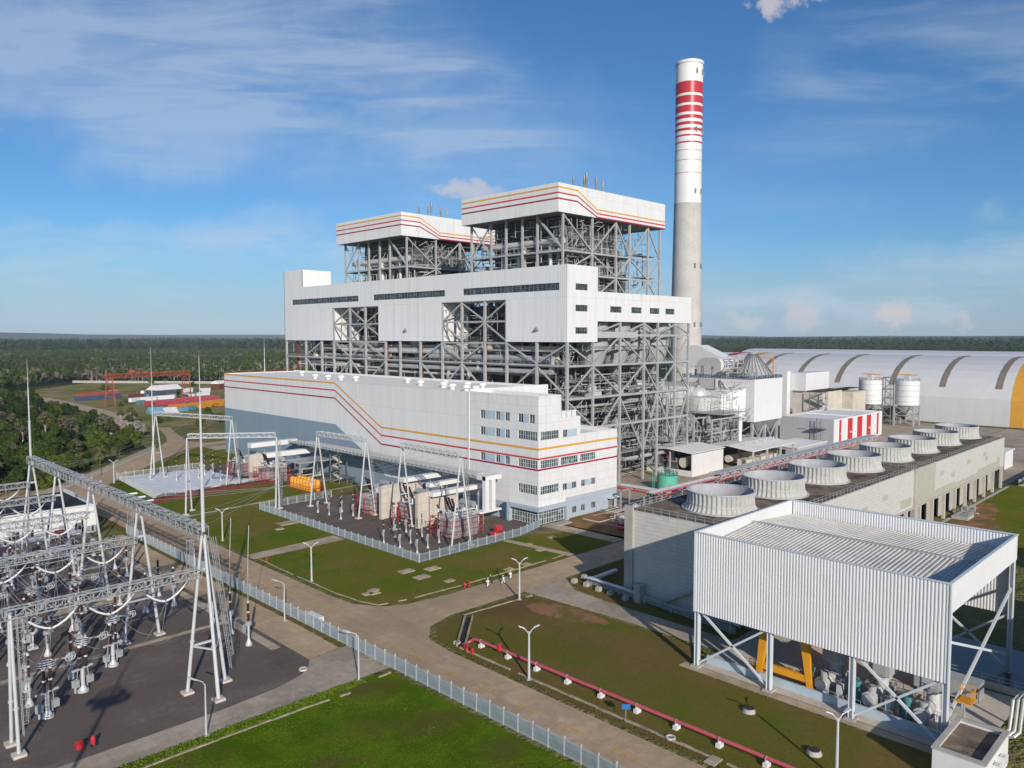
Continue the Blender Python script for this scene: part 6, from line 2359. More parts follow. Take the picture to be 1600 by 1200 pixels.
# switchyard apparatus -------------------------------------------------
def insul(m, x, y, z0, z1, r=0.2):
    n = max(6, int((z1 - z0) / 0.16))
    pr = []
    for k in range(n):
        z = z0 + (z1 - z0) * k / n
        pr += [(r * 0.72, z), (r, z + (z1 - z0) / n * 0.5)]
    pr.append((r * 0.72, z1))
    m.lathe(x, y, pr, 10)
    return m


def make_post(name='post_insulator'):
    t = thing(name, 'x', 'insulator', (0, 0, 0), 'brown post insulators in the switchyard')
    MB().add([], []).lathe(0, 0, [(0.55, 0), (0.55, 0.3), (0.5, 0.32), (0.22, 1.0), (0.18, 1.2), (0.18, 3.1), (0.3, 3.15), (0.3, 3.3)], 12).build('steel_post', 'galv_white', t)
    m = MB()
    m.lathe(0, 0, [(0.3, 3.3), (0.55, 3.4), (0.55, 3.95), (0.3, 4.05)], 12)
    m.bar((-0.6, 0.3, 2.2), (-0.6, 0.3, 3.6), 0.25)
    m.build('base_tank', 'galv', t)
    m = MB()
    insul(m, 0, 0, 4.05, 5.4, 0.24)
    insul(m, 0, 0, 5.65, 7.0, 0.24)
    m.build('insulator', 'brown_ins', t)
    m = MB()
    m.lathe(0, 0, [(0.26, 5.4), (0.26, 5.65)], 10)
    m.lathe(0, 0, [(0.22, 7.0), (0.2, 7.15), (0.1, 7.3)], 10)
    m.build('metal_band', 'galv_white', t)
    return t


def make_disc():
    t = thing('disconnector', 'x', 'switch', (0, 0, 0), 'disconnector switches in the switchyard')
    m = MB()
    m.lathe(0, 0, [(0.75, 0), (0.75, 0.3), (0.6, 0.32), (0.28, 0.9), (0.26, 3.3)], 12)
    m.build('steel_post', 'galv_white', t)
    m = MB()
    for s in (-1, 1):
        m.box(s * 0.9 - 0.08, -0.5, 0.0, s * 0.9 + 0.08, -0.3, 1.3)
        m.bar((s * 0.95, 0, 1.2), (s * 0.75, 0, 3.3), 0.06)
    m.bar((-1.5, 0, 3.4), (1.5, 0, 3.4), 0.35, 0.22)
    m.build('cross_bar', 'galv_white', t)
    m = MB()
    m.box(-1.45, -0.35, 1.0, -0.75, 0.35, 2.0)
    m.box(0.75, -0.35, 1.0, 1.45, 0.35, 2.0)
    m.build('drive_box', 'steel', t)
    for s in (-0.45, 0.45):
        m = MB()
        insul(m, s, 0.1, 3.5, 4.9, 0.23)
        insul(m, s, 0.1, 5.1, 6.5, 0.23)
        i_ = m.build('insulator', 'brown_ins', t)
        m = MB()
        m.lathe(s, 0.1, [(0.25, 4.9), (0.25, 5.1)], 10)
        m.lathe(s, 0.1, [(0.25, 6.5), (0.25, 6.8)], 10)
        m.build('metal_band', 'white', i_)
    m = MB()
    for z in (6.9, 7.2, 7.5):
        pts = []
        for k in range(21):
            a = 2 * math.pi * k / 20
            pts.append((1.15 * math.cos(a) * (1.0 if z != 7.5 else 0.8), 0.1 + 0.55 * math.sin(a), z + 0.1 * math.cos(a)))
        m.path(pts, 0.06, 5)
    m.path([(-1.0, 0.1, 7.2), (-2.4, 0.2, 7.0), (-3.6, 0.3, 6.9)], 0.07, 5)
    m.path([(-1.0, 0.3, 7.4), (-2.4, 0.4, 7.2), (-3.6, 0.4, 7.0)], 0.07, 5)
    m.ring((-3.4, 0.3, 6.95), 0.5, 0.06, 16, 5, 'y')
    m.ring((-3.0, 0.3, 6.95), 0.5, 0.06, 16, 5, 'y')
    m.build('corona_ring', 'galv_white', t)
    return t


def make_breaker():
    t = thing('circuit_breaker', 'x', 'switch', (0, 0, 0), 'circuit breakers in the switchyard')
    m = MB()
    m.box(-0.9, -0.7, 0, 0.9, 0.7, 0.3)
    for s in (-0.6, 0.6):
        m.box(s - 0.12, -0.12, 0.3, s + 0.12, 0.12, 2.6)
    m.box(-1.0, -0.3, 2.6, 1.0, 0.3, 2.9)
    m.build('stand', 'galv_white', t)
    m = MB()
    m.box(-0.6, 0.25, 1.2, 0.6, 0.85, 2.5)
    m.build('control_box', 'galv', t)
    for s in (-0.7, 0.7):
        m = MB()
        insul(m, s, 0, 2.9, 4.8, 0.22)
        m.tube((s, 0, 4.8), (s, 0, 5.1), 0.25, 10)
        m.tube((s - 1.1, 0, 5.1), (s + 0.1, 0, 5.1), 0.2, 10)
        m.build('insulator', 'brown_ins', t)
    m = MB()
    m.ring((-1.9, 0, 5.1), 0.45, 0.05, 16, 5, 'x')
    m.ring((0.9, 0, 5.1), 0.45, 0.05, 16, 5, 'x')
    m.build('corona_ring', 'galv_white', t)
    return t


protos = {'post': make_post(), 'disc': make_disc(), 'brk': make_breaker()}
used = {}


def place(kind, x, y, rz, label):
    if kind not in used:
        used[kind] = 1
        o = protos[kind]
        o.location = (x, y, 0)
        o.rotation_euler = (0, 0, rz)
        o['label'] = label
    else:
        dup(protos[kind], (x, y, 0), rz, label)


for i, (x, y) in enumerate(((26.5, 112.8), (32.1, 117.6), (38.0, 123.7))):
    place('disc', x, y, rad(200), 'twin brown disconnector switch with corona rings on open gravel, %s of the nearest three' % ('first', 'second', 'third')[i])
for x, y, w_ in ((26.5, 123.2, 'brown post insulator behind the nearest disconnector'), (25.6, 118.0, 'brown post insulator beside the caged ladder column'), (32.2, 123.3, 'brown post insulator behind the second disconnector'),
                 (56.2, 116.5, 'brown post insulator by the yard road, nearer the gate of two'), (56.3, 123.2, 'brown post insulator by the yard road, farther of two'), (56.3, 130.2, 'brown post insulator by the yard road behind the pair')):
    place('post', x, y, 0.3, w_)
bay = ['first', 'second', 'third', 'fourth']
ct_n = {'disc': 0, 'brk': 0, 'post': 0}
for k, y0 in enumerate((131.4, 156.0, 177.6)):
    rows = [('post', 3.5, (22, 27, 32, 37, 42)), ('brk', 8.5, (24, 31, 38)), ('post', 12.5, (24, 31, 38, 50, 55)), ('disc', 16.5, (26, 33, 40)), ('post', 20.0, (22, 29, 36, 48, 55))]
    for kind, dy, xs_ in rows:
        if kind == 'brk' and k == 2:
            xs_ = (24, 31, 38, 50)
        for j, x in enumerate(xs_):
            if y0 + dy > 205:
                continue
            word = {'post': 'brown post insulator', 'brk': 'twin brown circuit breaker', 'disc': 'ringed disconnector'}[kind]
            pos_ = ('leftmost', 'second', 'middle' if len(xs_) > 3 else 'third', 'fourth', 'rightmost')[j] if len(xs_) == 5 else ('left', 'middle', 'right', 'far right')[j]
            row_ = {3.5: 'front row', 8.5: 'breaker row', 12.5: 'middle row', 16.5: 'rear row', 20.0: 'back row'}[dy]
            place(kind, x, y0 + dy, rad(200 if kind == 'disc' else 90), '%s, %s in the %s, %s bay behind the near one' % (word, pos_, row_, bay[k]))
# jumpers between apparatus
m = MB()
for k, y0 in enumerate((106.5, 131.4, 156.0, 177.6)):
    for x in (26, 33, 40):
        m.path(sag((x, y0 + 16.6, 7.4), (x - 1, y0 + 24, 7.2), 0.5, 6), 0.035, 4)
        m.path(sag((x, y0 + 6.6, 7.2), (x - 1, y0 + 16, 7.2), 0.6, 6), 0.035, 4)
        m.path(sag((x, y0 + 3.6, 7.2), (x - 0.2, y0 + 0.2, 13.7), 0.3, 6), 0.035, 4)
for k, y0 in enumerate(GY[:-1]):
    for x in range(-4, 58, 6):
        m.path(sag((x, y0 + 3.5, 7.3), (x + 5.4, y0 + 8.5, 5.2), 0.4, 5), 0.03, 4)
        m.path(sag((x, y0 + 12.5, 7.3), (x + 3, y0 + 17, 7.0), 0.5, 5), 0.03, 4)
    m.path(sag((-6, y0 + 10, 12), (44, y0 + 10, 12.2), 0.6, 8), 0.06, 5)
    m.path(sag((-6, y0 + 14, 12), (44, y0 + 14, 12.2), 0.6, 8), 0.06, 5)
tag(m.build('jumper_wire', 'galv'), 'loose grey jumper wires linking the switchyard apparatus', 'power line')
m = MB()
for (x, y, z, dx, dy) in ((56.2, 116.5, 7.3, -1.5, 1.8), (56.3, 123.2, 7.3, -2.0, 1.2)):
    m.path([(x, y, z), (x + 0.2, y + 0.3, z + 5), (x + 0.6, y + 0.7, z + 9.5), (x + 1.0, y + 1.2, z + 12)], 0.05, 5)
tag(m.build('drop_wire', 'galv_white'), 'two pale down-leads rising from the pair of post insulators by the yard road', 'power line')
for (x, y, w_) in ((27.0, 101.2, 'red fire sand box on the gravel edge by the gate road'), (40.0, 149.3, 'red fire sand box on the concrete strip in the switchyard')):
    t = thing('fire_box', w_, 'fire box', (x, y, 0))
    m = MB()
    m.box(x - 0.42, y - 0.3, 0.05, x + 0.42, y + 0.3, 0.62)
    m.build('box', 'red', t)
    m = MB()
    m.slab([(x - 0.46, y - 0.34, 0.62), (x + 0.46, y - 0.34, 0.62), (x + 0.46, y + 0.34, 0.8), (x - 0.46, y + 0.34, 0.8)], (0, 0, 0.06))
    m.build('lid', 'red', t)
t = thing('fire_cart', 'red wheeled extinguisher standing beside the sand box at the gate road', 'extinguisher', (28.3, 100.8, 0))
m = MB()
m.lathe(28.4, 100.8, [(0.28, 0.25), (0.28, 1.05), (0.12, 1.25)], 12)
m.build('cylinder', 'red', t)
m = MB()
for s in (-0.3, 0.3):
    m.tube((28.4 + s - 0.04, 100.6, 0.2), (28.4 + s + 0.04, 100.6, 0.2), 0.2, 10)
m.build('wheel', 'blackp', t)

# control house
t = thing('control_house', 'long white control house with dark flat roof behind the switchyard', 'building', (40, 213, 0))
m = MB()
hs = [(44, 45.6, 1.2, 3.0), (47, 48.6, 1.2, 3.0), (54, 56.0, 0.02, 3.0), (57.5, 59.1, 1.2, 3.0)]
wallface(m, 'y', 213, 38, 62.5, 0, 7.0, hs)
wallface(m, 'x', 38, 213, 240, 0, 7.0, [])
m.box(62.2, 213.4, 0, 62.5, 240, 7.0)
m.build('wall', 'white', t)
m = MB()
m.box(38.3, 213.4, 6.2, 62.2, 240, 6.5)
m.build('roof', 'dark', t)
m = MB()
m.box(37.7, 212.7, 7.0, 62.8, 213.4, 7.3)
m.box(62.2, 213.4, 7.0, 62.8, 240, 7.3)
m.box(37.7, 213.4, 7.0, 38.3, 240, 7.3)
m.build('parapet', 'white', t)
for h_ in hs:
    if h_[2] > 1:
        window(t, 'y', 213, *h_, 2)
m = MB()
m.box(54, 213.2, 0.02, 56, 213.3, 3.0)
m.build('door', 'steel', t)
t = thing('notice_board', 'red notice board on two legs before the white control house', 'sign', (53, 210, 0))
m = MB()
m.box(52.2, 210, 1.2, 54.4, 210.1, 2.6)
m.build('panel', 'red', t)
m = MB()
for x in (52.4, 54.1):
    m.box(x, 210.1, 0, x + 0.1, 210.2, 2.5)
m.build('leg', 'galv', t)
# ------------------------------------------------------------------ transformer portals and yard
def portal(pa, pb, label, h=21.0, lad=True):
    t = thing('portal_gantry', label, 'gantry', ((pa[0] + pb[0]) / 2, (pa[1] + pb[1]) / 2, 0), 'tubular portal gantries before the hall')
    d = Vector((pb[0] - pa[0], pb[1] - pa[1], 0)).normalized()
    nrm = Vector((-d.y, d.x, 0))
    for e, (x, y) in enumerate((pa, pb)):
        c = Vector((x, y, 0))
        for s in (-2.9, 2.9):
            p = c + nrm * s
            tleg(t, tuple(p), tuple(c + nrm * (s * 0.06) + Vector((0, 0, h))), 0.24, 0.2)
        m = MB()
        m.bar(c + nrm * 1.6 + Vector((0, 0, 9)), c - nrm * 1.6 + Vector((0, 0, 9)), 0.2)
        m.build('tie_bar', 'galv_white', t)
    if lad:
        c = Vector((pb[0], pb[1], 0))
        cage_ladder(c + nrm * 2.6 + Vector((0, 0, 1.5)), c + nrm * 0.3 + Vector((0, 0, h - 0.5)), t, (0.5, 0, 0))
    m = MB()
    a, b = Vector((*pa, h)), Vector((*pb, h))
    truss(m, a + d * 0.3, b - d * 0.3, 1.3, 1.2, 16, 0.15, 0.09)
    m.build('beam', 'galv_white', t)
    return t


portal((120.2, 160.4), (118.6, 135.6), 'white tubular portal gantry nearest the glazed entrance, over the right-hand transformer', 21.2)
portal((119.4, 200.6), (120.8, 177.6), 'white tubular portal gantry before the grey-blue wall, over the left transformer bay', 20.8)
portal((87.8, 217.2), (107.0, 202.0), 'white tubular portal gantry standing on grass between the two yards', 21.3)
portal((101.8, 278.4), (113.1, 243.4), 'white tubular portal gantry rising over the white tarpaulin ground', 22.4)
t = thing('lightning_mast', 'thin freestanding lightning mast behind the tarpaulin portal', 'mast', (103.6, 286.1, 0))
mast(t, 103.6, 286.1, 0, 46, 0.3)
t = thing('lightning_mast', 'thin lightning mast rising from the far end of the hall roof', 'mast', (165, 326, 33.7))
mast(t, 165, 321, 33.7, 49, 0.22)


def fire_wall(x0, x1, y, h, label):
    t = thing('blast_wall', label, 'wall', (x0, y, 0), 'concrete walls between transformers')
    m = MB()
    m.slab([(x0, y - 0.25, 0), (x1, y - 0.25, 0), (x1, y - 0.25, h), (x0 + 0.6, y - 0.25, h)], (0, 0.5, 0))
    m.build('slab', 'wall_conc', t)
    m = MB()
    for x in (x0 - 0.05, x0 + 5.0):
        m.box(x, y - 0.55, 0, x + 0.5, y + 0.55, h * 0.98)
    m.build('buttress', 'wall_conc', t)
    return t


def transformer(x, y, label, sx=1.0):
    t = thing('transformer', label, 'transformer', (x, y, 0), 'oil transformers before the hall')
    m = MB()
    m.box(x - 3.6 * sx, y - 2.2, 0.9, x + 3.6 * sx, y + 2.2, 5.2)
    m.box(x - 3.9 * sx, y - 2.5, 0.0, x + 3.9 * sx, y + 2.5, 0.6)
    m.box(x - 3.7 * sx, y - 2.3, 4.4, x + 3.7 * sx, y + 2.3, 4.6)
    m.lathe(x - 1, y, [(0.9, 5.2), (0.9, 6.3), (0.6, 6.8)], 14)
    m.lathe(x + 1.6, y, [(0.8, 5.2), (0.8, 6.2), (0.5, 6.6)], 14)
    m.build('tank', 'insul', t)
    m = MB()
    for k in range(14):
        xx = x - 3.4 * sx + k * 0.5 * sx
        m.box(xx, y - 3.5, 1.0, xx + 0.22, y - 2.3, 5.0)
        m.box(xx, y + 2.3, 1.0, xx + 0.22, y + 3.5, 5.0)
    for k in range(8):
        yy = y - 2.1 + k * 0.55
        m.box(x - 5.0 * sx, yy, 1.2, x - 3.7 * sx, yy + 0.22, 4.9)
    m.build('radiator', 'galv', t)
    m = MB()
    m.tube((x + 2.8 * sx, y - 2.4, 7.6), (x + 2.8 * sx, y + 2.4, 7.6), 0.75, 16)
    for yy in (y - 1.6, y + 1.6):
        m.box(x + 2.6 * sx, yy - 0.15, 5.2, x + 3.0 * sx, yy + 0.15, 7.0)
    m.build('conservator', 'galv', t)
    for k in range(3):
        m = MB()
        a = Vector((x - 2.0 * sx + k * 0.4, y - 1.6 + k * 1.6, 5.2))
        b = a + Vector((-2.0, -0.2 + k * 0.2, 4.6))
        m.tube(a, a.lerp(b, 0.2), 0.36, 10)
        m.build('bushing_turret', 'white', t)
        m = MB()
        pts = [a.lerp(b, 0.2 + 0.8 * i / 14) for i in range(15)]
        for i, (p, q) in enumerate(zip(pts[:-1], pts[1:])):
            m.tube(p, q, 0.30 if i % 2 else 0.22, 8)
        m.build('bushing', 'blackp', t)
    m = MB()
    for z in (1.0, 2.2, 3.5, 4.8):
        q = [(x - 5.9 * sx, y - 4.2, z), (x + 4.4 * sx, y - 4.2, z), (x + 4.4 * sx, y + 4.2, z), (x - 5.9 * sx, y + 4.2, z), (x - 5.9 * sx, y - 4.2, z)]
        for a, b in zip(q[:-1], q[1:]):
            m.tube(a, b, 0.07, 6)
    for xx in (x - 5.9 * sx, x - 2.4 * sx, x + 1 * sx, x + 4.4 * sx):
        for yy in (y - 4.2, y + 4.2):
            m.tube((xx, yy, 0), (xx, yy, 5.2), 0.075, 6)
    for yy in (y - 1.5, y + 1.5):
        m.tube((x - 5.9 * sx, yy, 0), (x - 5.9 * sx, yy, 4.9), 0.075, 6)
    m.build('spray_pipe', 'red', t)
    clutter(t, x - 5.2 * sx, x + 4.4 * sx, y - 3.7, y + 3.7, 4.4, 7.2, 10, ['galv_white', 'white', 'galv'], int(x * y) % 1000, 0.12, 0.32)
    clutter(t, x - 7 * sx, x + 6 * sx, y - 4.4, y + 4.4, 0.3, 4.0, 8, ['red', 'steel_dark', 'blackp', 'galv'], int(x * y) % 1000 + 1, 0.08, 0.2)
    return t


def duct(pts, label, w_=1.5, mat='white'):
    t = thing('bus_duct', label, 'duct', pts[0], 'white bus ducts over the transformers')
    m = MB()
    for a, b in zip(pts[:-1], pts[1:]):
        m.bar(a, b, w_, w_ * 0.62)
    m.build('casing', mat, t)
    for a, b in zip(pts[:-1], pts[1:]):
        a, b = Vector(a), Vector(b)
        n = max(1, int((b - a).length / 5))
        for i in range(n + 1):
            p = a.lerp(b, i / n)
            MB().bar((p.x, p.y + w_ * 0.3, 0), (p.x, p.y + w_ * 0.3, p.z - w_ * 0.32), 0.2).build('support_post', 'galv', t)


fire_wall(121.6, 136.0, 172.4, 9.2, 'tall tan concrete wall right of the left transformer')
fire_wall(122.4, 136.5, 157.4, 9.2, 'tall tan concrete wall left of the right-hand transformer')
fire_wall(124.2, 138.0, 254.2, 8.6, 'wide stained concrete wall beside the tarpaulin ground')
transformer(127.4, 181.4, 'white transformer behind red spray pipes, left of the tall tan wall')
transformer(128.0, 165.0, 'grey auxiliary transformer wedged between the two tan walls', 0.8)
transformer(126.6, 145.4, 'white transformer with black slanting bushings nearest the glazed entrance')
transformer(127.6, 262.4, 'white transformer with red pipes left of the stained concrete wall')
transformer(128.2, 244.6, 'white transformer with red pipes right of the stained concrete wall', 0.9)
duct([(128, 171, 10.2), (143.6, 171, 10.2)], 'white bus duct on top of the tall tan wall, farther of two', 2.0)
duct([(126, 156.0, 8.6), (143.8, 156.0, 8.6)], 'white bus duct on the wall left of the right-hand transformer', 1.8)
duct([(131, 163.5, 9.4), (145.4, 163.5, 9.4)], 'white bus duct between the two tan walls', 1.8)
duct([(125, 255.6, 11.6), (143, 255.6, 11.6)], 'white bus duct above the stained concrete wall', 2.6)
duct([(126, 246.4, 9.0), (145.6, 246.4, 9.0)], 'lower white bus duct behind the yellow cylinder rack', 2.6)
t = thing('cable_shelter', 'open grey steel shelter with flat roof between the stained wall and the hall', 'shelter', (134, 236, 0))
m = MB()
m.box(131, 232, 7.0, 145, 242, 7.4)
m.build('roof', 'galv', t)
for (x, y) in ((131.3, 232.3), (131.3, 241.5), (138, 232.3), (144.4, 232.3)):
    m = MB()
    m.box(x, y, 0, x + 0.3, y + 0.3, 7.0)
    m.build('post', 'galv', t)
clutter(t, 132, 144, 233, 241, 0.5, 5.5, 10, ['galv', 'red', 'insul', 'cream'], 55, 0.12, 0.4)
# stair tower at the left end of the duct shelf
t = thing('stair_tower', 'narrow white access stair beneath the left end of the duct shelf', 'stair tower', (142, 226, 0))
m = MB()
for k in range(8):
    z = 0.3 + k * 1.4
    m.bar((142.0, 224 if k % 2 else 228.4, z), (142.0, 228.4 if k % 2 else 224, z + 1.4), 1.2, 0.2)
m.build('stair', 'cream', t)
m = MB()
for x in (141, 144):
    for y in (223.4, 229):
        m.box(x, y, 0, x + 0.25, y + 0.25, 11.6)
m.build('post', 'steel_dark', t)

pins = [(107.9, 151.7), (113.0, 154.1), (108.1, 145.5), (118.1, 156.3), (112.5, 147.1), (108.2, 139.1), (118.3, 150.1), (112.8, 140.9), (117.7, 142.7), (114.0, 180.1), (118.7, 181.3), (114.0, 191.9), (114.4, 186.7), (119.0, 187.4)]
pn = ['left front', 'left rear', 'middle front', 'tallest rear', 'middle', 'right front corner', 'rear middle', 'right middle', 'rear right', 'second left bay', 'rear left bay', 'leftmost', 'third left bay', 'far left rear']
for (x, y), w_ in zip(pins, pn):
    o = dup(protos['post'], (x, y, 0), 0.5, 'brown post insulator on dark gravel of the transformer yard, %s of the group' % w_, (0.58, 0.58, 0.84))
    o['group'] = 'post insulators in the transformer yards'
for i, (x, y) in enumerate([(115.2, 257.2), (119.8, 273.7), (104.9, 269.2), (116.5, 273.2), (113.9, 261.9), (112, 268)]):
    o = dup(protos['post'], (x, y, 0), 0.5, 'brown post insulator on the white tarpaulin ground, %s from the hall' % ORD[i], (0.6, 0.6, 0.95))
    o['group'] = 'post insulators in the transformer yards'
for i, (x, y, w_) in enumerate(((131.0, 143.2, 'red fire equipment box by the leg of the nearest portal'), (133.6, 144.6, 'red fire hose cabinet on legs by the nearest portal'), (125.3, 256.2, 'red fire box at the foot of the stained concrete wall'))):
    t = thing('fire_cabinet', w_, 'fire box', (x, y - 6.0 if i < 2 else y - 4, 0))
    yy = y - 6.0 if i < 2 else y - 4
    m = MB()
    m.box(x - 1.0, yy - 0.6, 0.1 + 0.9 * (i == 1), x + 1.0, yy + 0.6, 1.2 + 0.9 * (i == 1))
    m.build('box', 'red', t)
    m = MB()
    for s in (-0.8, 0.8):
        m.box(x + s - 0.06, yy - 0.06, 0, x + s + 0.06, yy + 0.06, 0.1 + 0.9 * (i == 1))
    m.build('leg', 'red', t)
# rack of yellow cylinders
t = thing('cylinder_rack', 'fenced rack of fat yellow cylinders on the lawn before the hall', 'gas rack', (130, 227, 0))
for i in range(7):
    for j in range(2):
        m = MB()
        m.lathe(127.6 + j * 2.6, 219.0 + i * 1.9, [(0.85, 0.2), (0.85, 3.0), (0.6, 3.5), (0.2, 3.7)], 14)
        m.build('cylinder', 'yellow', t, True)
m = MB()
rail(m, [(126.2, 217.6, 0), (126.2, 232, 0), (132, 232, 0), (132, 217.6, 0), (126.2, 217.6, 0)], 2.0, 0.05, 1.6)
m.build('railing', 'red', t)

# tarpaulin ground, rusty beams
t = thing('tarpaulin', 'crumpled white tarpaulin spread over the gravel round the far portals', 'tarpaulin', (105, 265, 0))
r_ = random.Random(4)
nx, ny = 22, 24
vs, fs = [], []
for i in range(nx + 1):
    for j in range(ny + 1):
        u, v = i / nx, j / ny
        xa, xb = 89.6 + 5 * v, 124 - 4 * v
        x = xa + (xb - xa) * u + r_.uniform(-0.4, 0.4)
        y = 246 + 2.6 * u + (289 - 246 - 4 * u) * v + r_.uniform(-0.4, 0.4)
        vs.append((x, y, 0.06 + r_.uniform(0, 0.55) * (0.3 + (1.0 if v < 0.12 else 0.0))))
for i in range(nx):
    for j in range(ny):
        k = i * (ny + 1) + j
        fs.append((k, k + ny + 1, k + ny + 2, k + 1))
m = MB()
m.add(vs, fs)
o_ = m.build('sheet', 'tarp_white', t)
for k, (p, q) in enumerate((((81.0, 236.4), (97, 239.2)), ((96, 239.6), (112, 241.4)), ((110, 240.6), (126, 241.6)), ((126, 241.9), (144, 243.6)))):
    m = MB()
    m.bar((*p, 0.75), (*q, 0.75), 0.5, 1.3)
    m.bar((p[0], p[1] - 0.1, 1.45), (q[0], q[1] - 0.1, 1.45), 1.1, 0.12)
    m.bar((p[0], p[1] - 0.1, 0.08), (q[0], q[1] - 0.1, 0.08), 1.1, 0.12)
    tag(m.build('steel_girder', 'rust'), 'rusty red plate girder lying along the tarpaulin edge, %s from the road' % ORD[k], 'girder', 'rusty girders by the tarpaulin')


# ------------------------------------------------------------------ palisade fences
def fence(name, label, pts, h, bay=3.0, mat='fence', pale=0.16):
    t = thing(name, label, 'fence', (pts[0][0], pts[0][1], 0))
    npan = 0
    for a, b in zip(pts[:-1], pts[1:]):
        a, b = Vector((*a, 0)), Vector((*b, 0))
        L = (b - a).length
        n = max(1, round(L / bay))
        d = (b - a) / L
        for i in range(n):
            p = a + d * (L * i / n)
            q = a + d * (L * (i + 1) / n)
            m = MB()
            m.box(p.x - 0.08, p.y - 0.08, 0, p.x + 0.08, p.y + 0.08, h + 0.25)
            m.build('post', 'galv_white', t)
            m = MB()
            for z in (0.25, h - 0.25):
                m.bar(p + Vector((0, 0, z)), q + Vector((0, 0, z)), 0.06, 0.08)
            k = int((q - p).length / pale)
            nr = Vector((-d.y, d.x, 0)) * 0.05
            for j in range(1, k):
                c = p.lerp(q, j / k) + nr
                m.bar(c + Vector((0, 0, 0.05)), c + Vector((0, 0, h)), 0.06, 0.03)
            m.build('pale_panel', mat, t)
            npan += 1
    m = MB()
    m.box(pts[-1][0] - 0.08, pts[-1][1] - 0.08, 0, pts[-1][0] + 0.08, pts[-1][1] + 0.08, h + 0.25)
    m.build('post', 'galv_white', t)
    return t


fence('palisade_fence', 'long pale blue-grey palisade fence between the main road and the switchyard lawn', [(67.4, 12), (67.4, 206)], 2.2, 2.6)
fence('palisade_fence', 'pale palisade fence round the near transformer yard', [(146, 136.0), (136.5, 133.4), (104.0, 133.0), (104.0, 207.0), (128, 207.4)], 2.0, 3.0)
fence('palisade_fence', 'pale palisade fence round the tarpaulin ground', [(124, 245.6), (88.0, 242.0), (91.6, 288.0), (122, 290)], 2.0, 3.0, 'galv_white')
t = thing('meter_cabinet', 'white gate control cabinet behind the palisade fence by the road bend', 'cabinet', (68.4, 117, 0))
m = MB()
m.box(68.0, 114.6, 0, 68.9, 118.6, 1.9)
m.build('case', 'white', t)
m = MB()
m.box(67.98, 115.4, 0.9, 67.99, 117.2, 1.6)
m.build('vent_grille', 'steel_dark', t)

# ------------------------------------------------------------------ lamps
def make_lamp():
    t = thing('street_lamp', 'x', 'lamp post', (0, 0, 0), 'white double-armed street lamps')
    m = MB()
    m.lathe(0, 0, [(0.2, 0.12), (0.17, 3), (0.13, 7.2)], 10)
    for s in (-1, 1):
        m.path([(0, 0, 6.5), (s * 0.22, 0, 7.1), (s * 0.55, 0, 7.55), (s * 0.9, 0, 7.75)], 0.07, 6)
    m.build('pole', 'galv_white', t)
    for s in (-1, 1):
        m = MB()
        m.slab([(s * 0.7, -0.17, 7.7), (s * 1.55, -0.15, 8.02), (s * 1.55, 0.15, 8.02), (s * 0.7, 0.17, 7.7)], (0, 0, 0.1))
        m.build('lamp_head', 'white', t)
    m = MB()
    m.box(-0.35, -0.35, 0, 0.35, 0.35, 0.14)
    m.build('base', 'concrete', t)
    return t


lp = make_lamp()
lamps = [((79.2, 75.7), 'white twin-armed street lamp beside the pink fire main on the lawn'), ((102.6, 100.6), 'white twin-armed street lamp by the cross road near the three walkers'), ((80.5, 138.4), 'white twin-armed street lamp on the lawn before the transformer yard'),
         ((81.4, 181.5), 'white twin-armed street lamp on the lawn by the concrete path'), ((88.0, 279.5), 'white twin-armed street lamp at the road bend by the tarpaulin ground'), ((85.4, 33.6), 'white twin-armed street lamp at the bottom edge near the switch house'),
         ((69.5, 288.5), 'white twin-armed street lamp under the trees behind the switchyard')]
for i, ((x, y), lb) in enumerate(lamps):
    if i == 0:
        lp.location = (x, y, 0)
        lp.rotation_euler = (0, 0, rad(-35))
        lp['label'] = lb
    else:
        dup(lp, (x, y, 0), rad(-35), lb)


def make_lamp1():
    t = thing('street_lamp', 'x', 'lamp post', (0, 0, 0), 'slim single-armed lamps by the switchyard')
    m = MB()
    m.lathe(0, 0, [(0.13, 0.1), (0.08, 6.6)], 8)
    m.path([(0, 0, 6.4), (-0.2, 0.2, 6.9), (-0.8, 0.9, 7.2)], 0.05, 6)
    m.build('pole', 'galv_white', t)
    m = MB()
    m.slab([(-0.7, 0.65, 7.1), (-0.95, 0.9, 7.1), (-1.5, 1.7, 7.35), (-1.3, 1.9, 7.35)], (0, 0, 0.1))
    m.build('lamp_head', 'galv_white', t)
    m = MB()
    m.box(-0.35, -0.35, 0, 0.35, 0.35, 0.12)
    m.build('base', 'concrete', t)
    return t


lp1 = make_lamp1()
for i, (x, y, lb) in enumerate(((39.2, 93.4, 'slim single-armed lamp on the bright grass beside the gate road'), (61.5, 93.0, 'slim single-armed lamp where the gate road meets the palisade fence'), (65.6, 122.1, 'slim single-armed lamp behind the palisade fence along the yard road'),
                                (65.6, 160.0, 'slim single-armed lamp farther along the yard road'))):
    if i == 0:
        lp1.location = (x, y, 0)
        lp1['label'] = lb
    else:
        dup(lp1, (x, y, 0), 0, lb)
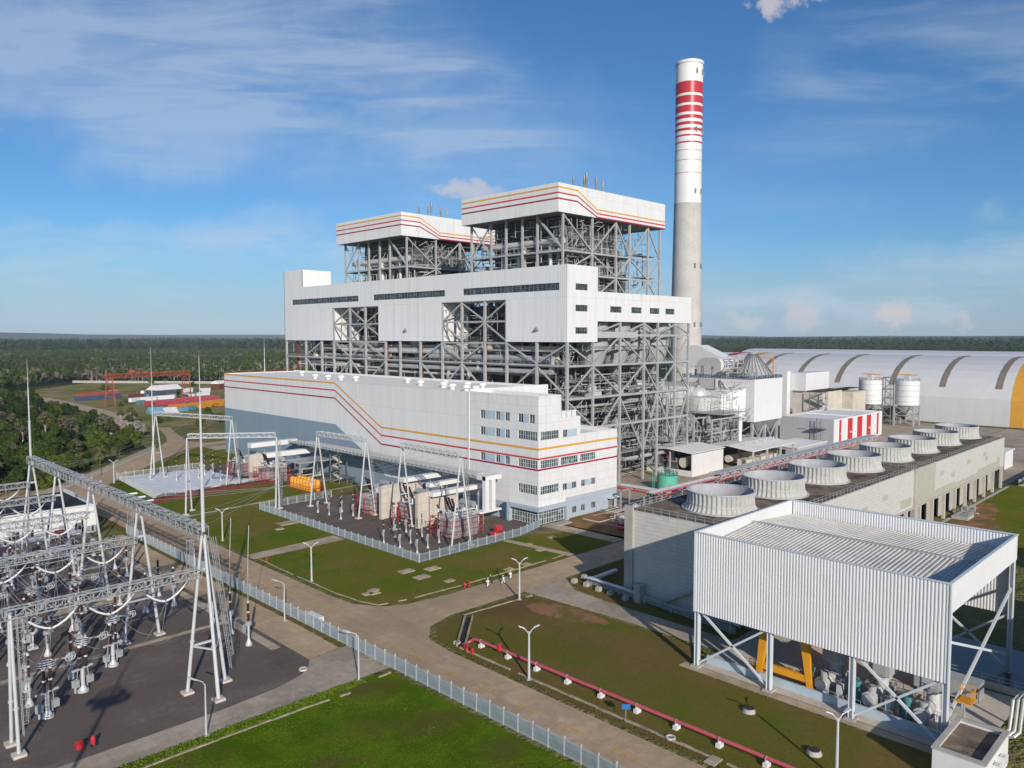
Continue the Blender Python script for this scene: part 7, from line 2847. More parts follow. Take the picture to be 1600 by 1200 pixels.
# off-frame floodlight mast whose long shadow falls on the gravel
t = thing('floodlight_mast', 'tall floodlight mast with square platform standing by the switchyard gate', 'mast', (-1.2, 50.4, 0))
m = MB()
m.lathe(-1.2, 50.4, [(0.32, 0), (0.22, 28), (0.06, 34)], 10)
m.build('pole', 'galv_white', t)
m = MB()
fx_, fy_ = -1.2, 50.4
m.box(fx_ - 1.4, fy_ - 1.4, 27.6, fx_ + 1.4, fy_ + 1.4, 27.9)
rail(m, [(fx_ - 1.4, fy_ - 1.4, 27.9), (fx_ + 1.4, fy_ - 1.4, 27.9), (fx_ + 1.4, fy_ + 1.4, 27.9), (fx_ - 1.4, fy_ + 1.4, 27.9), (fx_ - 1.4, fy_ - 1.4, 27.9)], 1.1, 0.06, 1)
for (x, y) in ((-2.0, -1.0), (2.0, -1.0), (-2.0, 1.0), (2.0, 1.0)):
    m.box(fx_ + x - 0.4, fy_ + y - 0.3, 27.7, fx_ + x + 0.4, fy_ + y + 0.3, 28.4)
m.build('lamp_platform', 'galv_white', t)

# ------------------------------------------------------------------ fire main, hydrants, covers, sign
t = thing('fire_main', 'long pink-red fire water pipe on white blocks across the lawn', 'pipe', (82.3, 90, 0))
m = MB()
m.path([(80.4, 91.8, 0.25), (81.4, 91.6, 0.3), (82.0, 91.4, 0.55), (82.1, 90.8, 0.95), (82.1, 90.0, 1.05), (82.2, 60, 1.05), (82.5, 5, 1.05)], 0.24, 12)
m.build('pipe', 'fire_pink', t, True)
m = MB()
m.tube((82.1, 84.9, 1.0), (82.1, 84.9, 1.75), 0.26, 10)
m.tube((82.1, 84.6, 1.05), (82.1, 85.2, 1.05), 0.36, 10)
m.tube((82.1, 84.9, 1.75), (82.1, 84.9, 1.85), 0.4, 10)
m.build('valve', 'red', t)
for i in range(14):
    y = 89.2 - i * 6.1
    m = MB()
    m.box(81.8, y - 0.3, 0, 82.75, y + 0.3, 0.55)
    m.box(82.0, y - 0.12, 0.55, 82.5, y + 0.12, 0.85)
    m.build('support_block', 'white', t)
    m = MB()
    m.ring((82.12 + 0.0055 * i, y, 1.05), 0.27, 0.05, 14, 5, 'y')
    m.build('pipe_clamp', 'galv', t)
hy = thing('fire_hydrant', 'x', 'hydrant', (0, 0, 0), 'red fire hydrants at the lawn edges')
m = MB()
m.lathe(0, 0, [(0.22, 0), (0.22, 0.08), (0.13, 0.1), (0.13, 0.75), (0.18, 0.78), (0.16, 0.95), (0.05, 1.05)], 12)
m.build('barrel', 'red', hy)
m = MB()
m.tube((-0.35, 0, 0.6), (0.35, 0, 0.6), 0.08, 8)
m.tube((0, -0.3, 0.55), (0, 0, 0.55), 0.08, 8)
m.build('outlet', 'red', hy)
for i, (x, y, lb) in enumerate(((101.2, 113.4, 'red hydrant on the grass kerb beside the three walkers'), (99.8, 113.2, 'red hose coupling post next to the walkers hydrant'), (80.0, 90.1, 'red hydrant at the drain corner near the start of the pink pipe'),
                                (79.4, 88.2, 'red hydrant beside the road kerb below the pink pipe'), (80.6, 157.5, 'red hydrant at the lawn corner by the concrete path'))):
    if i == 0:
        hy.location = (x, y, 0.03)
        hy['label'] = lb
    else:
        dup(hy, (x, y, 0.03), i * 0.7, lb)
t = thing('red_pipe_stub', 'bent red pipe stub lying between the drain and the pink fire main', 'pipe', (79, 91, 0))
m = MB()
m.path([(79.0, 89.0, 0.06), (79.0, 89.2, 0.5), (79.6, 90.4, 0.62), (80.4, 91.6, 0.3)], 0.13, 8)
m.build('pipe', 'red', t)
t = thing('road_sign', 'small blue rectangular sign on a thin post beside the pink pipe', 'sign', (78.9, 58.1, 0))
m = MB()
m.tube((78.9, 58.1, 0), (78.9, 58.1, 2.5), 0.05, 8)
m.build('post', 'galv', t)
m = MB()
m.box(-0.55, -0.03, 1.85, 0.55, 0.03, 2.55)
sg_ = m.build('panel', 'sign_blue', t)
sg_.location = (0, 0, 0)
for v in sg_.data.vertices:
    x, y, z = v.co.x + 78.9, v.co.y + 58.1, v.co.z
    v.co = (0.707 * x + 0.707 * y, -0.707 * x + 0.707 * y - 0.06, z)
mh = thing('manhole_shaft', 'x', 'manhole', (0, 0, 0), 'round manhole shafts on the lawn')
m = MB()
m.lathe(0, 0, [(0.95, 0), (0.75, 0.45), (0.72, 0.5)], 20)
m.build('shaft', 'concrete', mh)
m = MB()
m.lathe(0, 0, [(0.68, 0.5), (0.66, 0.58), (0.1, 0.75)], 20)
m.build('cover', 'blackp', mh)
for i, (x, y, lb) in enumerate(((93.0, 48.3, 'black-capped concrete manhole on the lawn below the pump shed, farther of two'), (88.9, 37.7, 'black-capped concrete manhole on the lawn by the bottom lamp'))):
    if i == 0:
        mh.location = (x, y, 0.02)
        mh['label'] = lb
    else:
        dup(mh, (x, y, 0.02), 0, lb)
for i, (x, y, lb) in enumerate(((80.5, 93.2, 'pale concrete manhole ring at the start of the pink pipe'), (79.7, 51.8, 'pale concrete manhole ring between the kerb and the pink pipe'), (57.6, 101.9, 'pale round manhole ring at the gravel corner of the gate road'))):
    t = thing('manhole_ring', lb, 'manhole', (x, y, 0), 'pale manhole rings')
    m = MB()
    m.lathe(x, y, [(0.62, 0.03), (0.62, 0.28), (0.42, 0.28), (0.42, 0.1)], 18, False)
    m.build('ring', 'concrete_tan', t)
    m = MB()
    m.lathe(x, y, [(0.42, 0.12), (0.41, 0.16)], 18)
    m.build('cover', 'steel_dark', t)
sl_ = [((98.1, 129.9), 'left of the trio'), ((98.0, 124.5), 'nearest of the trio'), ((103.2, 127.4), 'right of the trio'), ((100.4, 118.5), 'alone before the trio'), ((84.0, 123.6), 'by the road bend, left of three'), ((85.2, 123.0), 'by the road bend, middle of three'),
       ((86.0, 124.6), 'by the road bend, right of three'), ((101.6, 186.5), 'large at the fence corner by the path'), ((96.8, 182.0), 'small by the fence corner'), ((131.7, 126.3), 'in the shade wedge before the office block, farther'), ((130.2, 120.8), 'in the shade wedge before the office block, nearer'),
       ((114.6, 115.6), 'by the cross road kerb, left of two'), ((119.8, 115.4), 'by the cross road kerb, right of two'), ((140.6, 126.6), 'near the entrance path'), ((78.9, 45.4), 'yellowish, beside the road kerb')]
for k, ((x, y), lb) in enumerate(sl_):
    m = MB()
    a = 1.6 if k < 3 else (2.6 if k == 7 else 1.0)
    m.box(x - a, y - a * 0.7, 0.03, x + a, y + a * 0.7, 0.16)
    if k < 3:
        m.box(x - 0.5, y - 0.4, 0.16, x + 0.5, y + 0.4, 0.24)
    tag(m.build('concrete_cover', 'path'), 'flat concrete cover slab in the grass, %s' % lb, 'cover slab', 'concrete cover slabs in the lawns')


# ------------------------------------------------------------------ people walking along the cross road
def skin_mesh(name, pts, edges, radii, mat, parent, sub=2):
    me = bpy.data.meshes.new(name)
    me.from_pydata(pts, edges, [])
    me.materials.append(M[mat])
    o = bpy.data.objects.new(name, me)
    COL.objects.link(o)
    o.parent = parent
    md_ = o.modifiers.new('skin', 'SKIN')
    md_.use_smooth_shade = True
    sv = me.skin_vertices[0].data
    for i, r_ in enumerate(radii):
        sv[i].radius = (r_, r_) if not isinstance(r_, tuple) else r_
        sv[i].use_root = (i == 0)
    s_ = o.modifiers.new('sub', 'SUBSURF')
    s_.levels = sub
    s_.render_levels = sub
    return o


def person(x, y, rz, ph, label, cloth='overall'):
    t = thing('person', label, 'person', (x, y, 0.012), 'people walking along the cross road')
    t.rotation_euler = (0, 0, rz)
    s = ph
    # +X is forward; legs mid-stride, arms swinging
    P_ = [(0, 0, 0.95), (0, 0, 1.15), (0.01, 0, 1.38), (0.02, 0, 1.5), (0.03, 0, 1.56), (0.04, 0, 1.64), (0.05, 0, 1.74)]
    R_ = [(0.16, 0.13), (0.15, 0.12), (0.18, 0.12), 0.07, 0.06, 0.095, 0.08]
    E_ = [(0, 1), (1, 2), (2, 3), (3, 4), (4, 5), (5, 6)]
    for sd_ in (-1, 1):
        k = s * sd_
        n = len(P_)
        P_ += [(0.0, 0.10 * sd_, 0.88), (0.20 * k, 0.10 * sd_, 0.50), (0.34 * k - 0.06 * (k < 0), 0.10 * sd_, 0.10 + 0.05 * (k < 0)), (0.34 * k + 0.16, 0.11 * sd_, 0.04)]
        R_ += [0.115, 0.085, 0.06, 0.045]
        E_ += [(0, n), (n, n + 1), (n + 1, n + 2), (n + 2, n + 3)]
        n = len(P_)
        P_ += [(0.0, 0.20 * sd_, 1.40), (-0.12 * k, 0.25 * sd_, 1.14), (-0.20 * k + 0.08, 0.24 * sd_, 0.90), (-0.22 * k + 0.10, 0.23 * sd_, 0.82)]
        R_ += [0.075, 0.055, 0.042, 0.035]
        E_ += [(2, n), (n, n + 1), (n + 1, n + 2), (n + 2, n + 3)]
        h_ = len(P_) - 1
        for f_ in range(5):
            n = len(P_)
            bx = P_[h_]
            o_ = (-0.03 + 0.015 * f_) if f_ < 4 else -0.045
            P_ += [(bx[0] + o_ + 0.01, bx[1], bx[2] - (0.05 if f_ < 4 else 0.02)), (bx[0] + o_ + 0.02, bx[1] - 0.012 * sd_, bx[2] - (0.085 if f_ < 4 else 0.05))]
            R_ += [0.010, 0.008]
            E_ += [(h_, n), (n, n + 1)]
    skin_mesh('body', P_, E_, R_, 'skin', t, 1)
    # overall follows the same joints, a little wider
    keep = [i for i in range(len(P_)) if i < 4 or (7 <= i < 10) or (11 <= i < 14) or (25 <= i < 28) or (29 <= i < 32)]
    mp = {k: j for j, k in enumerate(keep)}
    E2 = [(mp[a], mp[b]) for a, b in E_ if a in mp and b in mp]
    R2 = [tuple(q + 0.022 for q in R_[i]) if isinstance(R_[i], tuple) else R_[i] + 0.02 for i in keep]
    skin_mesh('overall', [P_[i] for i in keep], E2, R2, cloth, t, 1)
    m = MB()
    m.lathe(0.05, 0, [(0.155, 1.70), (0.125, 1.72), (0.12, 1.77), (0.085, 1.83), (0.02, 1.855)], 14)
    hm = MB()
    vs_ = [(v[0], v[1], v[2]) for v in m.v]
    me = bpy.data.meshes.new('helmet')
    me.from_pydata(vs_, [], m.f)
    me.materials.append(M['helmet'])
    o = bpy.data.objects.new('helmet', me)
    COL.objects.link(o)
    o.parent = t
    for sd_ in (-1, 1):
        k = s * sd_
        fx = 0.34 * k - 0.06 * (k < 0)
        z = 0.05 * (k < 0)
        me = bpy.data.meshes.new('boot')
        b_ = MB()
        b_.box(fx - 0.07, 0.105 * sd_ - 0.055, 0.0 + z * 0.4, fx + 0.22, 0.105 * sd_ + 0.055, 0.09 + z)
        b_.box(fx - 0.07, 0.105 * sd_ - 0.05, 0.09 + z, fx + 0.06, 0.105 * sd_ + 0.05, 0.2 + z)
        me.from_pydata(b_.v, [], b_.f)
        me.materials.append(M['boot'])
        o = bpy.data.objects.new('boot', me)
        COL.objects.link(o)
        o.parent = t
    return t


person(103.5, 110.3, rad(180), 1, 'person in white overall and pale helmet striding at the front of the group')
person(106.9, 109.4, rad(176), -1, 'person in light overall and helmet walking in the middle of the group')
person(110.2, 110.6, rad(184), 1, 'person in white overall and helmet walking last, nearest the lamp')
person(105.3, 111.4, rad(180), -1, 'person in dark clothes and red helmet walking in shadow between the white overalls', 'overall_dark')
# ------------------------------------------------------------------ storage field in the distance
t = thing('red_gantry_crane', 'rust-red lattice gantry crane standing over the stacked containers in the far field', 'crane', (181, 578, 0))
PA, PB = Vector((181, 578, 0)), Vector((243, 600, 0))
dd = (PB - PA).normalized()
nn = Vector((-dd.y, dd.x, 0))
for c in (PA, PB):
    for s in (-1, 1):
        m = MB()
        m.bar(c + nn * (5.5 * s), c + nn * (3.2 * s) + Vector((0, 0, 21)), 0.6)
        m.build('leg', 'crane_red', t)
    m = MB()
    for k in range(4):
        z = 3 + k * 4.6
        w0, w1 = 5.5 - 2.3 * z / 21, 5.5 - 2.3 * (z + 4.6) / 21
        m.bar(c + nn * w0 + Vector((0, 0, z)), c - nn * w1 + Vector((0, 0, z + 4.6)), 0.28)
        m.bar(c - nn * w0 + Vector((0, 0, z)), c + nn * w0 + Vector((0, 0, z)), 0.28)
    m.build('leg_bracing', 'crane_red', t)
m = MB()
truss(m, PA + Vector((0, 0, 20.5)) - dd * 3, PB + Vector((0, 0, 20.5)) + dd * 3, 2.4, 2.8, 24, 0.45, 0.28)
m.build('girder', 'crane_red', t)
m = MB()
c = PA + dd * 18 + Vector((0, 0, 23.8))
m.box(c.x - 2, c.y - 1.5, c.z, c.x + 2, c.y + 1.5, c.z + 1.6)
m.build('trolley', 'crane_red', t)


def container(x, y, L, W_, h, mat, rz, name, label, cat='container', group='containers and cabins in the far field', roof=None):
    t = thing(name, label, cat, (x, y, 0), group)
    m = MB()
    m.box(-L / 2, -W_ / 2, 0.1, L / 2, W_ / 2, h)
    for k in range(int(L / 0.9)):
        xx = -L / 2 + 0.3 + k * 0.9
        m.box(xx, -W_ / 2 - 0.06, 0.2, xx + 0.4, -W_ / 2, h - 0.2)
    me = bpy.data.meshes.new('box')
    me.from_pydata(m.v, [], m.f)
    me.materials.append(M[mat])
    o = bpy.data.objects.new('box', me)
    COL.objects.link(o)
    o.parent = t
    me = bpy.data.meshes.new('roof')
    m = MB()
    m.slab([(-L / 2 - 0.1, -W_ / 2 - 0.1, h), (L / 2 + 0.1, -W_ / 2 - 0.1, h), (L / 2 + 0.1, W_ / 2 + 0.1, h), (-L / 2 - 0.1, W_ / 2 + 0.1, h)], (0, 0, 0.15))
    if roof:
        m.slab([(-L / 2, -W_ / 2, h + 0.16), (-L / 2, W_ / 2, h + 0.16), (-L / 2, 0, h + W_ * 0.28)], (L, 0, 0))
    me.from_pydata(m.v, [], m.f)
    me.materials.append(M[roof or mat])
    o = bpy.data.objects.new('roof', me)
    COL.objects.link(o)
    o.parent = t
    m = MB()
    m.box(L / 2 + 0.01, -W_ * 0.2, 0.2, L / 2 + 0.06, W_ * 0.2, h * 0.8)
    me = bpy.data.meshes.new('door')
    me.from_pydata(m.v, [], m.f)
    me.materials.append(M['steel_dark'])
    o = bpy.data.objects.new('door', me)
    COL.objects.link(o)
    o.parent = t
    t.rotation_euler = (0, 0, rz)
    return t


fld = [(199, 664, 34, 9, 3.4, 'blue_cont', 0.32, 'field_shed', 'long blue shed with red roof left of the red crane', 'shed', 'crane_red'),
       (212, 618, 12, 3, 3, 'tarp_white', 0.5, 'site_container', 'white container right behind the red crane leg', 'container', None), (222, 620, 12, 3, 3, 'tarp_white', 0.2, 'site_container', 'white container beside another under the crane girder', 'container', None),
       (236, 625, 14, 4, 3, 'tarp_white', 0.1, 'site_cabin', 'pale cabin row at mid span of the red crane', 'cabin', None), (247, 634, 12, 3.5, 3, 'tarp_white', 0.9, 'site_cabin', 'pale cabin turned end-on near the far crane leg', 'cabin', None),
       (205, 588, 6, 3, 3, 'teal', 0.4, 'site_container', 'small pale green container at the foot of the near crane leg', 'container', None), (255, 675, 26, 14, 4.5, 'casing', 0.3, 'open_shelter', 'dark open shelter with wide grey roof behind the crane', 'shelter', 'roof_white'),
       (262, 700, 10, 4, 3.5, 'tarp_white', 0.3, 'site_cabin', 'white cabin behind the grey shelter roof', 'cabin', None), (280, 690, 10, 4, 3.5, 'tarp_white', 0.3, 'site_cabin', 'white cabin with window right of the grey shelter', 'cabin', None),
       (292, 680, 9, 4, 3.5, 'tarp_white', 0.3, 'site_cabin', 'white cabin nearest the hall edge', 'cabin', None), (330, 720, 34, 10, 5, 'rust', 0.5, 'field_shed', 'dark red brick shed with grey roof near the hall edge', 'shed', 'roof_white'),
       (262, 628, 12, 3, 3, 'tarp_white', 0.3, 'site_container', 'white container at the far crane leg', 'container', None), (273, 640, 12, 3, 3, 'tarp_white', 0.3, 'site_container', 'white container in a pair right of the far crane leg', 'container', None),
       (225, 655, 12, 3, 3, 'rust', 0.3, 'site_container', 'brown container in the dim row behind the cabins', 'container', None), (240, 660, 12, 3, 3, 'blue_cont', 0.2, 'site_container', 'dark blue container in the dim row behind the cabins', 'container', None),
       (214, 520, 6, 2.6, 2.8, 'teal', 0.4, 'site_container', 'turquoise container below the orange steel stack', 'container', None), (207, 516, 6, 2.6, 2.8, 'tarp_blue', 0.4, 'site_container', 'blue container below the orange steel stack', 'container', None)]
fobj = []
for f_ in fld:
    fobj.append(container(*f_[:9], cat=f_[9], roof=f_[10]))
rc = random.Random(8)
for i in range(22):
    x, y = rc.uniform(200, 320), rc.uniform(600, 720)
    if y < 600 + (x - 200) * 0.4:
        continue
    dup(fobj[rc.choice((1, 2, 3, 5, 13, 14))], (x, y, 0), rc.uniform(0, 1.5), 'small container or cabin among the dim jumble behind the crane', (rc.uniform(0.5, 0.9), rc.uniform(0.7, 1), rc.uniform(0.7, 1)))
# stacks of painted steel
def steel_stack(x, y, L, n, mat, rz, label, z=0.4):
    t = thing('steel_stack', label, 'steel stack', (x, y, 0), 'stacks of painted steel in the far field')
    r_ = random.Random(int(x + y))
    for lay in range(3):
        m = MB()
        for k in range(n):
            yy = -n * 0.9 + k * 1.8 + r_.uniform(-0.3, 0.3)
            a = r_.uniform(-1.5, 1.5)
            m.box(-L / 2 + a, yy, z + lay * 1.05, L / 2 + a, yy + 0.5, z + lay * 1.05 + 0.12)
            m.box(-L / 2 + a, yy, z + lay * 1.05 + 0.8, L / 2 + a, yy + 0.5, z + lay * 1.05 + 0.92)
            m.box(-L / 2 + a, yy + 0.2, z + lay * 1.05 + 0.12, L / 2 + a, yy + 0.28, z + lay * 1.05 + 0.8)
            for q in range(int(L / 3)):
                xx = -L / 2 + a + q * 3
                m.box(xx, yy - 0.5, z + lay * 1.05 + 0.3, xx + 0.4, yy + 1.2, z + lay * 1.05 + 0.6)
        me = bpy.data.meshes.new('girder_layer')
        me.from_pydata(m.v, [], m.f)
        me.materials.append(M[mat])
        o = bpy.data.objects.new('girder_layer', me)
        COL.objects.link(o)
        o.parent = t
    t.rotation_euler = (0, 0, rz)


steel_stack(217, 575, 26, 8, 'fire_pink', 0.3, 'stack of pinkish red girders in the far field, left part')
steel_stack(248, 590, 30, 8, 'fire_pink', 0.3, 'stack of pinkish red girders in the far field, right part')
steel_stack(218, 532, 26, 9, 'yellow', 0.42, 'broad stack of orange lattice girders, left part')
steel_stack(247, 545, 30, 10, 'yellow', 0.42, 'broad stack of orange lattice girders by the hall corner')
t = thing('covered_pile', 'blue and white tarpaulin tent over a pile beside the orange girders', 'tarpaulin', (190, 512, 0))
m = MB()
m.slab([(183, 508, 0.1), (183, 518, 0.1), (183, 513, 4.2)], (9, 0, 0))
m.build('cover', 'tarp_blue', t)
m = MB()
m.slab([(192.1, 507, 0.1), (192.1, 519, 0.1), (192.1, 513, 3.6)], (9, 1, 0))
m.build('white_cover', 'tarp_white', t)
t = thing('site_wall', 'long low pale wall closing the storage field behind the crane', 'wall', (263, 904, 0))
m = MB()
m.bar((250, 915, 1.2), (372, 770, 1.2), 0.4, 2.4)
m.build('slab', 'concrete', t)
t = thing('stone_fence', 'grey mesh fence along the outer road below the trees', 'fence', (61, 257, 0))
for (a, b) in (((59, 262), (68, 272)), ((68, 272), (90, 299)), ((90, 299), (126, 346))):
    m = MB()
    a3, b3 = Vector((*a, 0)), Vector((*b, 0))
    n = int((b3 - a3).length / 1.0)
    for i in range(n + 1):
        p = a3.lerp(b3, i / n)
        m.bar(p, p + Vector((0, 0, 2.6)), 0.12)
    for z in (0.3, 0.9, 1.5, 2.1, 2.6):
        m.bar(a3 + Vector((0, 0, z)), b3 + Vector((0, 0, z)), 0.12)
    m.build('mesh_panel', 'concrete', t)

# ------------------------------------------------------------------ trees
def leaf_cloud(rs, clumps, n, s0, s1, droop=0.25):
    """n small leaf-clump faces scattered through several irregular clumps; returns verts (4n,3)"""
    rs_ = rs
    cw = np.array([c[3] ** 2 for c in clumps])
    idx = rs_.choice(len(clumps), n, p=cw / cw.sum())
    C = np.array([c[:3] for c in clumps])[idx]
    Rr = np.array([c[3] for c in clumps])[idx]
    d = rs_.normal(size=(n, 3))
    d /= np.linalg.norm(d, axis=1, keepdims=True)
    d[:, 2] *= 0.8
    rad_ = Rr * (0.55 + 0.5 * rs_.random(n) ** 0.7)
    c = C + d * rad_[:, None]
    nr = d + rs_.normal(size=(n, 3)) * 0.55
    nr[:, 2] += droop
    nr /= np.linalg.norm(nr, axis=1, keepdims=True)
    a = np.cross(nr, rs_.normal(size=(n, 3)))
    a /= np.linalg.norm(a, axis=1, keepdims=True) + 1e-9
    b = np.cross(nr, a)
    s = (s0 + (s1 - s0) * rs_.random(n))[:, None]
    a *= s
    b *= s * (0.5 + 0.5 * rs_.random(n))[:, None]
    return np.stack([c - a - b * 0.6, c + a * 0.7 - b, c + a + b * 0.7, c - a * 0.6 + b], axis=1).reshape(-1, 3)


def quads_mesh(name, V, mat, parent=None):
    me = bpy.data.meshes.new(name)
    n = len(V) // 4
    me.vertices.add(len(V))
    me.vertices.foreach_set('co', np.ascontiguousarray(V, dtype=np.float32).ravel())
    me.loops.add(4 * n)
    me.loops.foreach_set('vertex_index', np.arange(4 * n, dtype=np.int32))
    me.polygons.add(n)
    me.polygons.foreach_set('loop_start', np.arange(0, 4 * n, 4, dtype=np.int32))
    me.polygons.foreach_set('loop_total', np.full(n, 4, dtype=np.int32))
    me.update(calc_edges=True)
    me.materials.append(M[mat])
    o = bpy.data.objects.new(name, me)
    COL.objects.link(o)
    if parent is not None:
        o.parent = parent
    return o


def make_tree(seed, h, r_, label, leaf, bark='bark', n=1300, name='broadleaf_tree', base=0.35, nb=9):
    rs = np.random.default_rng(seed)
    t = thing(name, label, 'tree', (0, 0, 0), 'trees at the forest edge')
    clumps = []
    for k in range(nb):
        a = rs.uniform(0, 2 * math.pi)
        q = r_ * 0.72 * math.sqrt(rs.uniform(0, 1))
        z = h * (base + (1 - base) * rs.uniform(0.1, 0.85) * (1 - 0.45 * q / r_))
        clumps.append((q * math.cos(a), q * math.sin(a), z, r_ * rs.uniform(0.30, 0.52)))
    clumps.append((0, 0, h * 0.84, r_ * 0.42))
    m = MB()
    m.tube((0, 0, -0.2), (0.1, 0.1, h * base), 0.028 * h, 8, 0.02 * h)
    m.tube((0.1, 0.1, h * base), (0, 0, h * 0.8), 0.02 * h, 7, 0.006 * h)
    for c in clumps[:7]:
        m.tube((0.1, 0.1, h * base * rs.uniform(0.8, 1.3)), c[:3], 0.010 * h, 5, 0.003 * h)
    m.build('trunk', bark, t)
    V = leaf_cloud(rs, clumps, n, 0.22, 0.50)
    quads_mesh('crown', V, leaf, t)
    return t


def make_palm(seed, h, label):
    rs = np.random.default_rng(seed)
    t = thing('palm_tree', label, 'tree', (0, 0, 0), 'palms at the forest edge')
    m = MB()
    m.path([(0, 0, -0.2), (0.1, 0, h * 0.5), (0.15, 0.1, h)], 0.32, 8)
    m.build('trunk', 'bark', t)
    qs = []
    for k in range(30):
        a = 2 * math.pi * k / 30 + rs.uniform(-0.1, 0.1)
        el = rs.uniform(-0.35, 1.1)
        L = rs.uniform(3.4, 4.8)
        p = Vector((0.15, 0.1, h))
        d = Vector((math.cos(a) * math.cos(el), math.sin(a) * math.cos(el), math.sin(el)))
        for s in range(9):
            q = p + d * (L / 9)
            d = (d + Vector((0, 0, -0.20))).normalized()
            sd_ = d.cross(Vector((0, 0, 1))).normalized()
            w_ = 0.75 * math.sin(math.pi * (s + 1.2) / 10.5)
            for sg2 in (-1, 1):
                tip = (p + q) / 2 + sd_ * (w_ * sg2) + Vector((0, 0, -0.25 * w_)) + d * 0.3
                qs += [tuple(p), tuple(p.lerp(q, 0.6)), tuple(tip + d * 0.12), tuple(tip - d * 0.05)]
            p = q
    quads_mesh('crown', np.array(qs), 'leaf_palm', t)
    return t


TL = ['dense dark green broadleaf tree in the wood left of the road', 'bright green broadleaf tree in the wood left of the road', 'thin olive tree with loose crown in the wood left of the road',
      'nearly bare grey tree with pale trunk in the wood left of the road', 'tall dark tree with narrow crown in the wood left of the road', 'low bushy green tree at the edge of the wood']
TP = [make_tree(1, 11, 4.6, TL[0], 'leaf_dark', n=2600, nb=12), make_tree(2, 9.5, 4.4, TL[1], 'leaf_light', n=2300, nb=11), make_tree(3, 12, 3.6, TL[2], 'leaf_olive', 'bark_pale', n=1200, nb=9, base=0.45),
      make_tree(4, 13, 3.4, TL[3], 'leaf_grey', 'bark_pale', n=520, nb=8, base=0.5), make_tree(5, 14, 3.6, TL[4], 'leaf_dark', n=2200, nb=11, base=0.3), make_tree(6, 6, 4.0, TL[5], 'leaf_light', n=1900, nb=10, base=0.12)]
palm = make_palm(9, 5.5, 'feathery palm with drooping fronds at the edge of the wood')
bloom = make_tree(12, 8, 4.2, 'pale blossoming tree among the dark trees by the road junction', 'bougain', n=1500, nb=10, name='blossom_tree')


def inside(x, y, poly):
    c = False
    n = len(poly)
    for i in range(n):
        (x0, y0), (x1, y1) = poly[i], poly[(i + 1) % n]
        if (y0 > y) != (y1 > y) and x < (x1 - x0) * (y - y0) / (y1 - y0) + x0:
            c = not c
    return c


wood = [(30, 270), (56, 272), (66, 280), (88, 308), (110, 336), (128, 362), (133, 392), (122, 412), (128, 440), (134, 500), (140, 560), (150, 690), (110, 700), (60, 500), (30, 380)]
used_t = [0] * len(TP)
rnd = random.Random(21)
pts = []
tries = 0
while len(pts) < 285 and tries < 30000:
    tries += 1
    y = 270 + 430 * rnd.random() ** 1.25
    x = rnd.uniform(0.15 * y, 150)
    if not inside(x, y, wood):
        continue
    mind = 3.8 + (y - 270) * 0.008
    if any((x - a) ** 2 + (y - b) ** 2 < mind * mind for a, b in pts):
        continue
    pts.append((x, y))
for (x, y) in pts:
    edge = not inside(x + 9, y - 7, wood)
    k = rnd.choices(range(6), (5, 4, 1.6, 0.9, 3.0, 2.5) if not edge else (3, 4, 1.2, 0.5, 0.6, 8))[0]
    s = rnd.uniform(0.72, 1.2)
    if not used_t[k]:
        used_t[k] = 1
        o = TP[k]
        o.location = (x, y, 0)
        o.scale = (s, s, s)
    else:
        o = dup(TP[k], (x, y, 0), rnd.uniform(0, 6.28), None, (s, s, s * rnd.uniform(0.85, 1.15)))
for k in range(6):
    if not used_t[k]:
        TP[k].location = (95 + k * 5, 420, 0)
for i, (x, y) in enumerate(((96.5, 322), (108, 340), (84, 306), (66, 284), (78, 330), (118, 388), (92, 350), (60, 300))):
    if i == 0:
        palm.location = (x, y, 0)
    else:
        dup(palm, (x, y, 0), i * 1.3, None, (0.8 + 0.07 * (i % 4),) * 3)
for i, (x, y) in enumerate(((138, 402), (134, 408))):
    if i == 0:
        bloom.location = (x, y, 0)
    else:
        dup(bloom, (x, y, 0), i * 1.3, None)
# a few young trees in the rough grass between road and field, and near the hall corner
for i, (x, y, k) in enumerate(((168, 455, 5), (176, 462, 5), (160, 470, 2), (186, 440, 5), (192, 430, 1), (200, 420, 5), (206, 440, 5), (178, 424, 5), (215, 410, 1), (210, 400, 5), (168, 500, 2), (152, 500, 5), (230, 470, 5), (150, 450, 0), (156, 480, 2))):
    dup(TP[k], (x, y, 0), i * 1.1, 'bushy green shrub-like tree in the rough grass below the orange girders' if k != 2 else None, (0.62, 0.62, 0.6))
rb_ = random.Random(77)
for i in range(34):
    x, y = rb_.uniform(160, 320), rb_.uniform(440, 880)
    if x < 0.3 * y or (y < 600 and x > 235):
        continue
    dup(TP[5], (x, y, 0), i * 1.7, 'low green bush scattered over the far storage field', (rb_.uniform(0.4, 0.9),) * 3, 'bushes on the storage field')
# the large tree clump beyond the storage halls
for i, (x, y) in enumerate(((1010, 640), (1040, 610), (1075, 560), (1110, 520), (1150, 470), (1180, 420), (980, 690))):
    dup(TP[0], (x, y, 0), i, 'big round dark tree rising behind the storage hall roof', (2.6, 2.6, 2.0), 'big trees behind the storage halls')
# the far forest reads as one mass
rs = np.random.default_rng(5)
protoV = []
for k in range(6):
    nb = 5
    cl = []
    for j in range(nb):
        a = rs.uniform(0, 6.28)
        q = 2.6 * math.sqrt(rs.uniform(0, 1))
        cl.append((q * math.cos(a), q * math.sin(a), rs.uniform(4.5, 9.5), rs.uniform(1.5, 2.4)))
    protoV.append(leaf_cloud(rs, cl, 46, 0.7, 1.5))


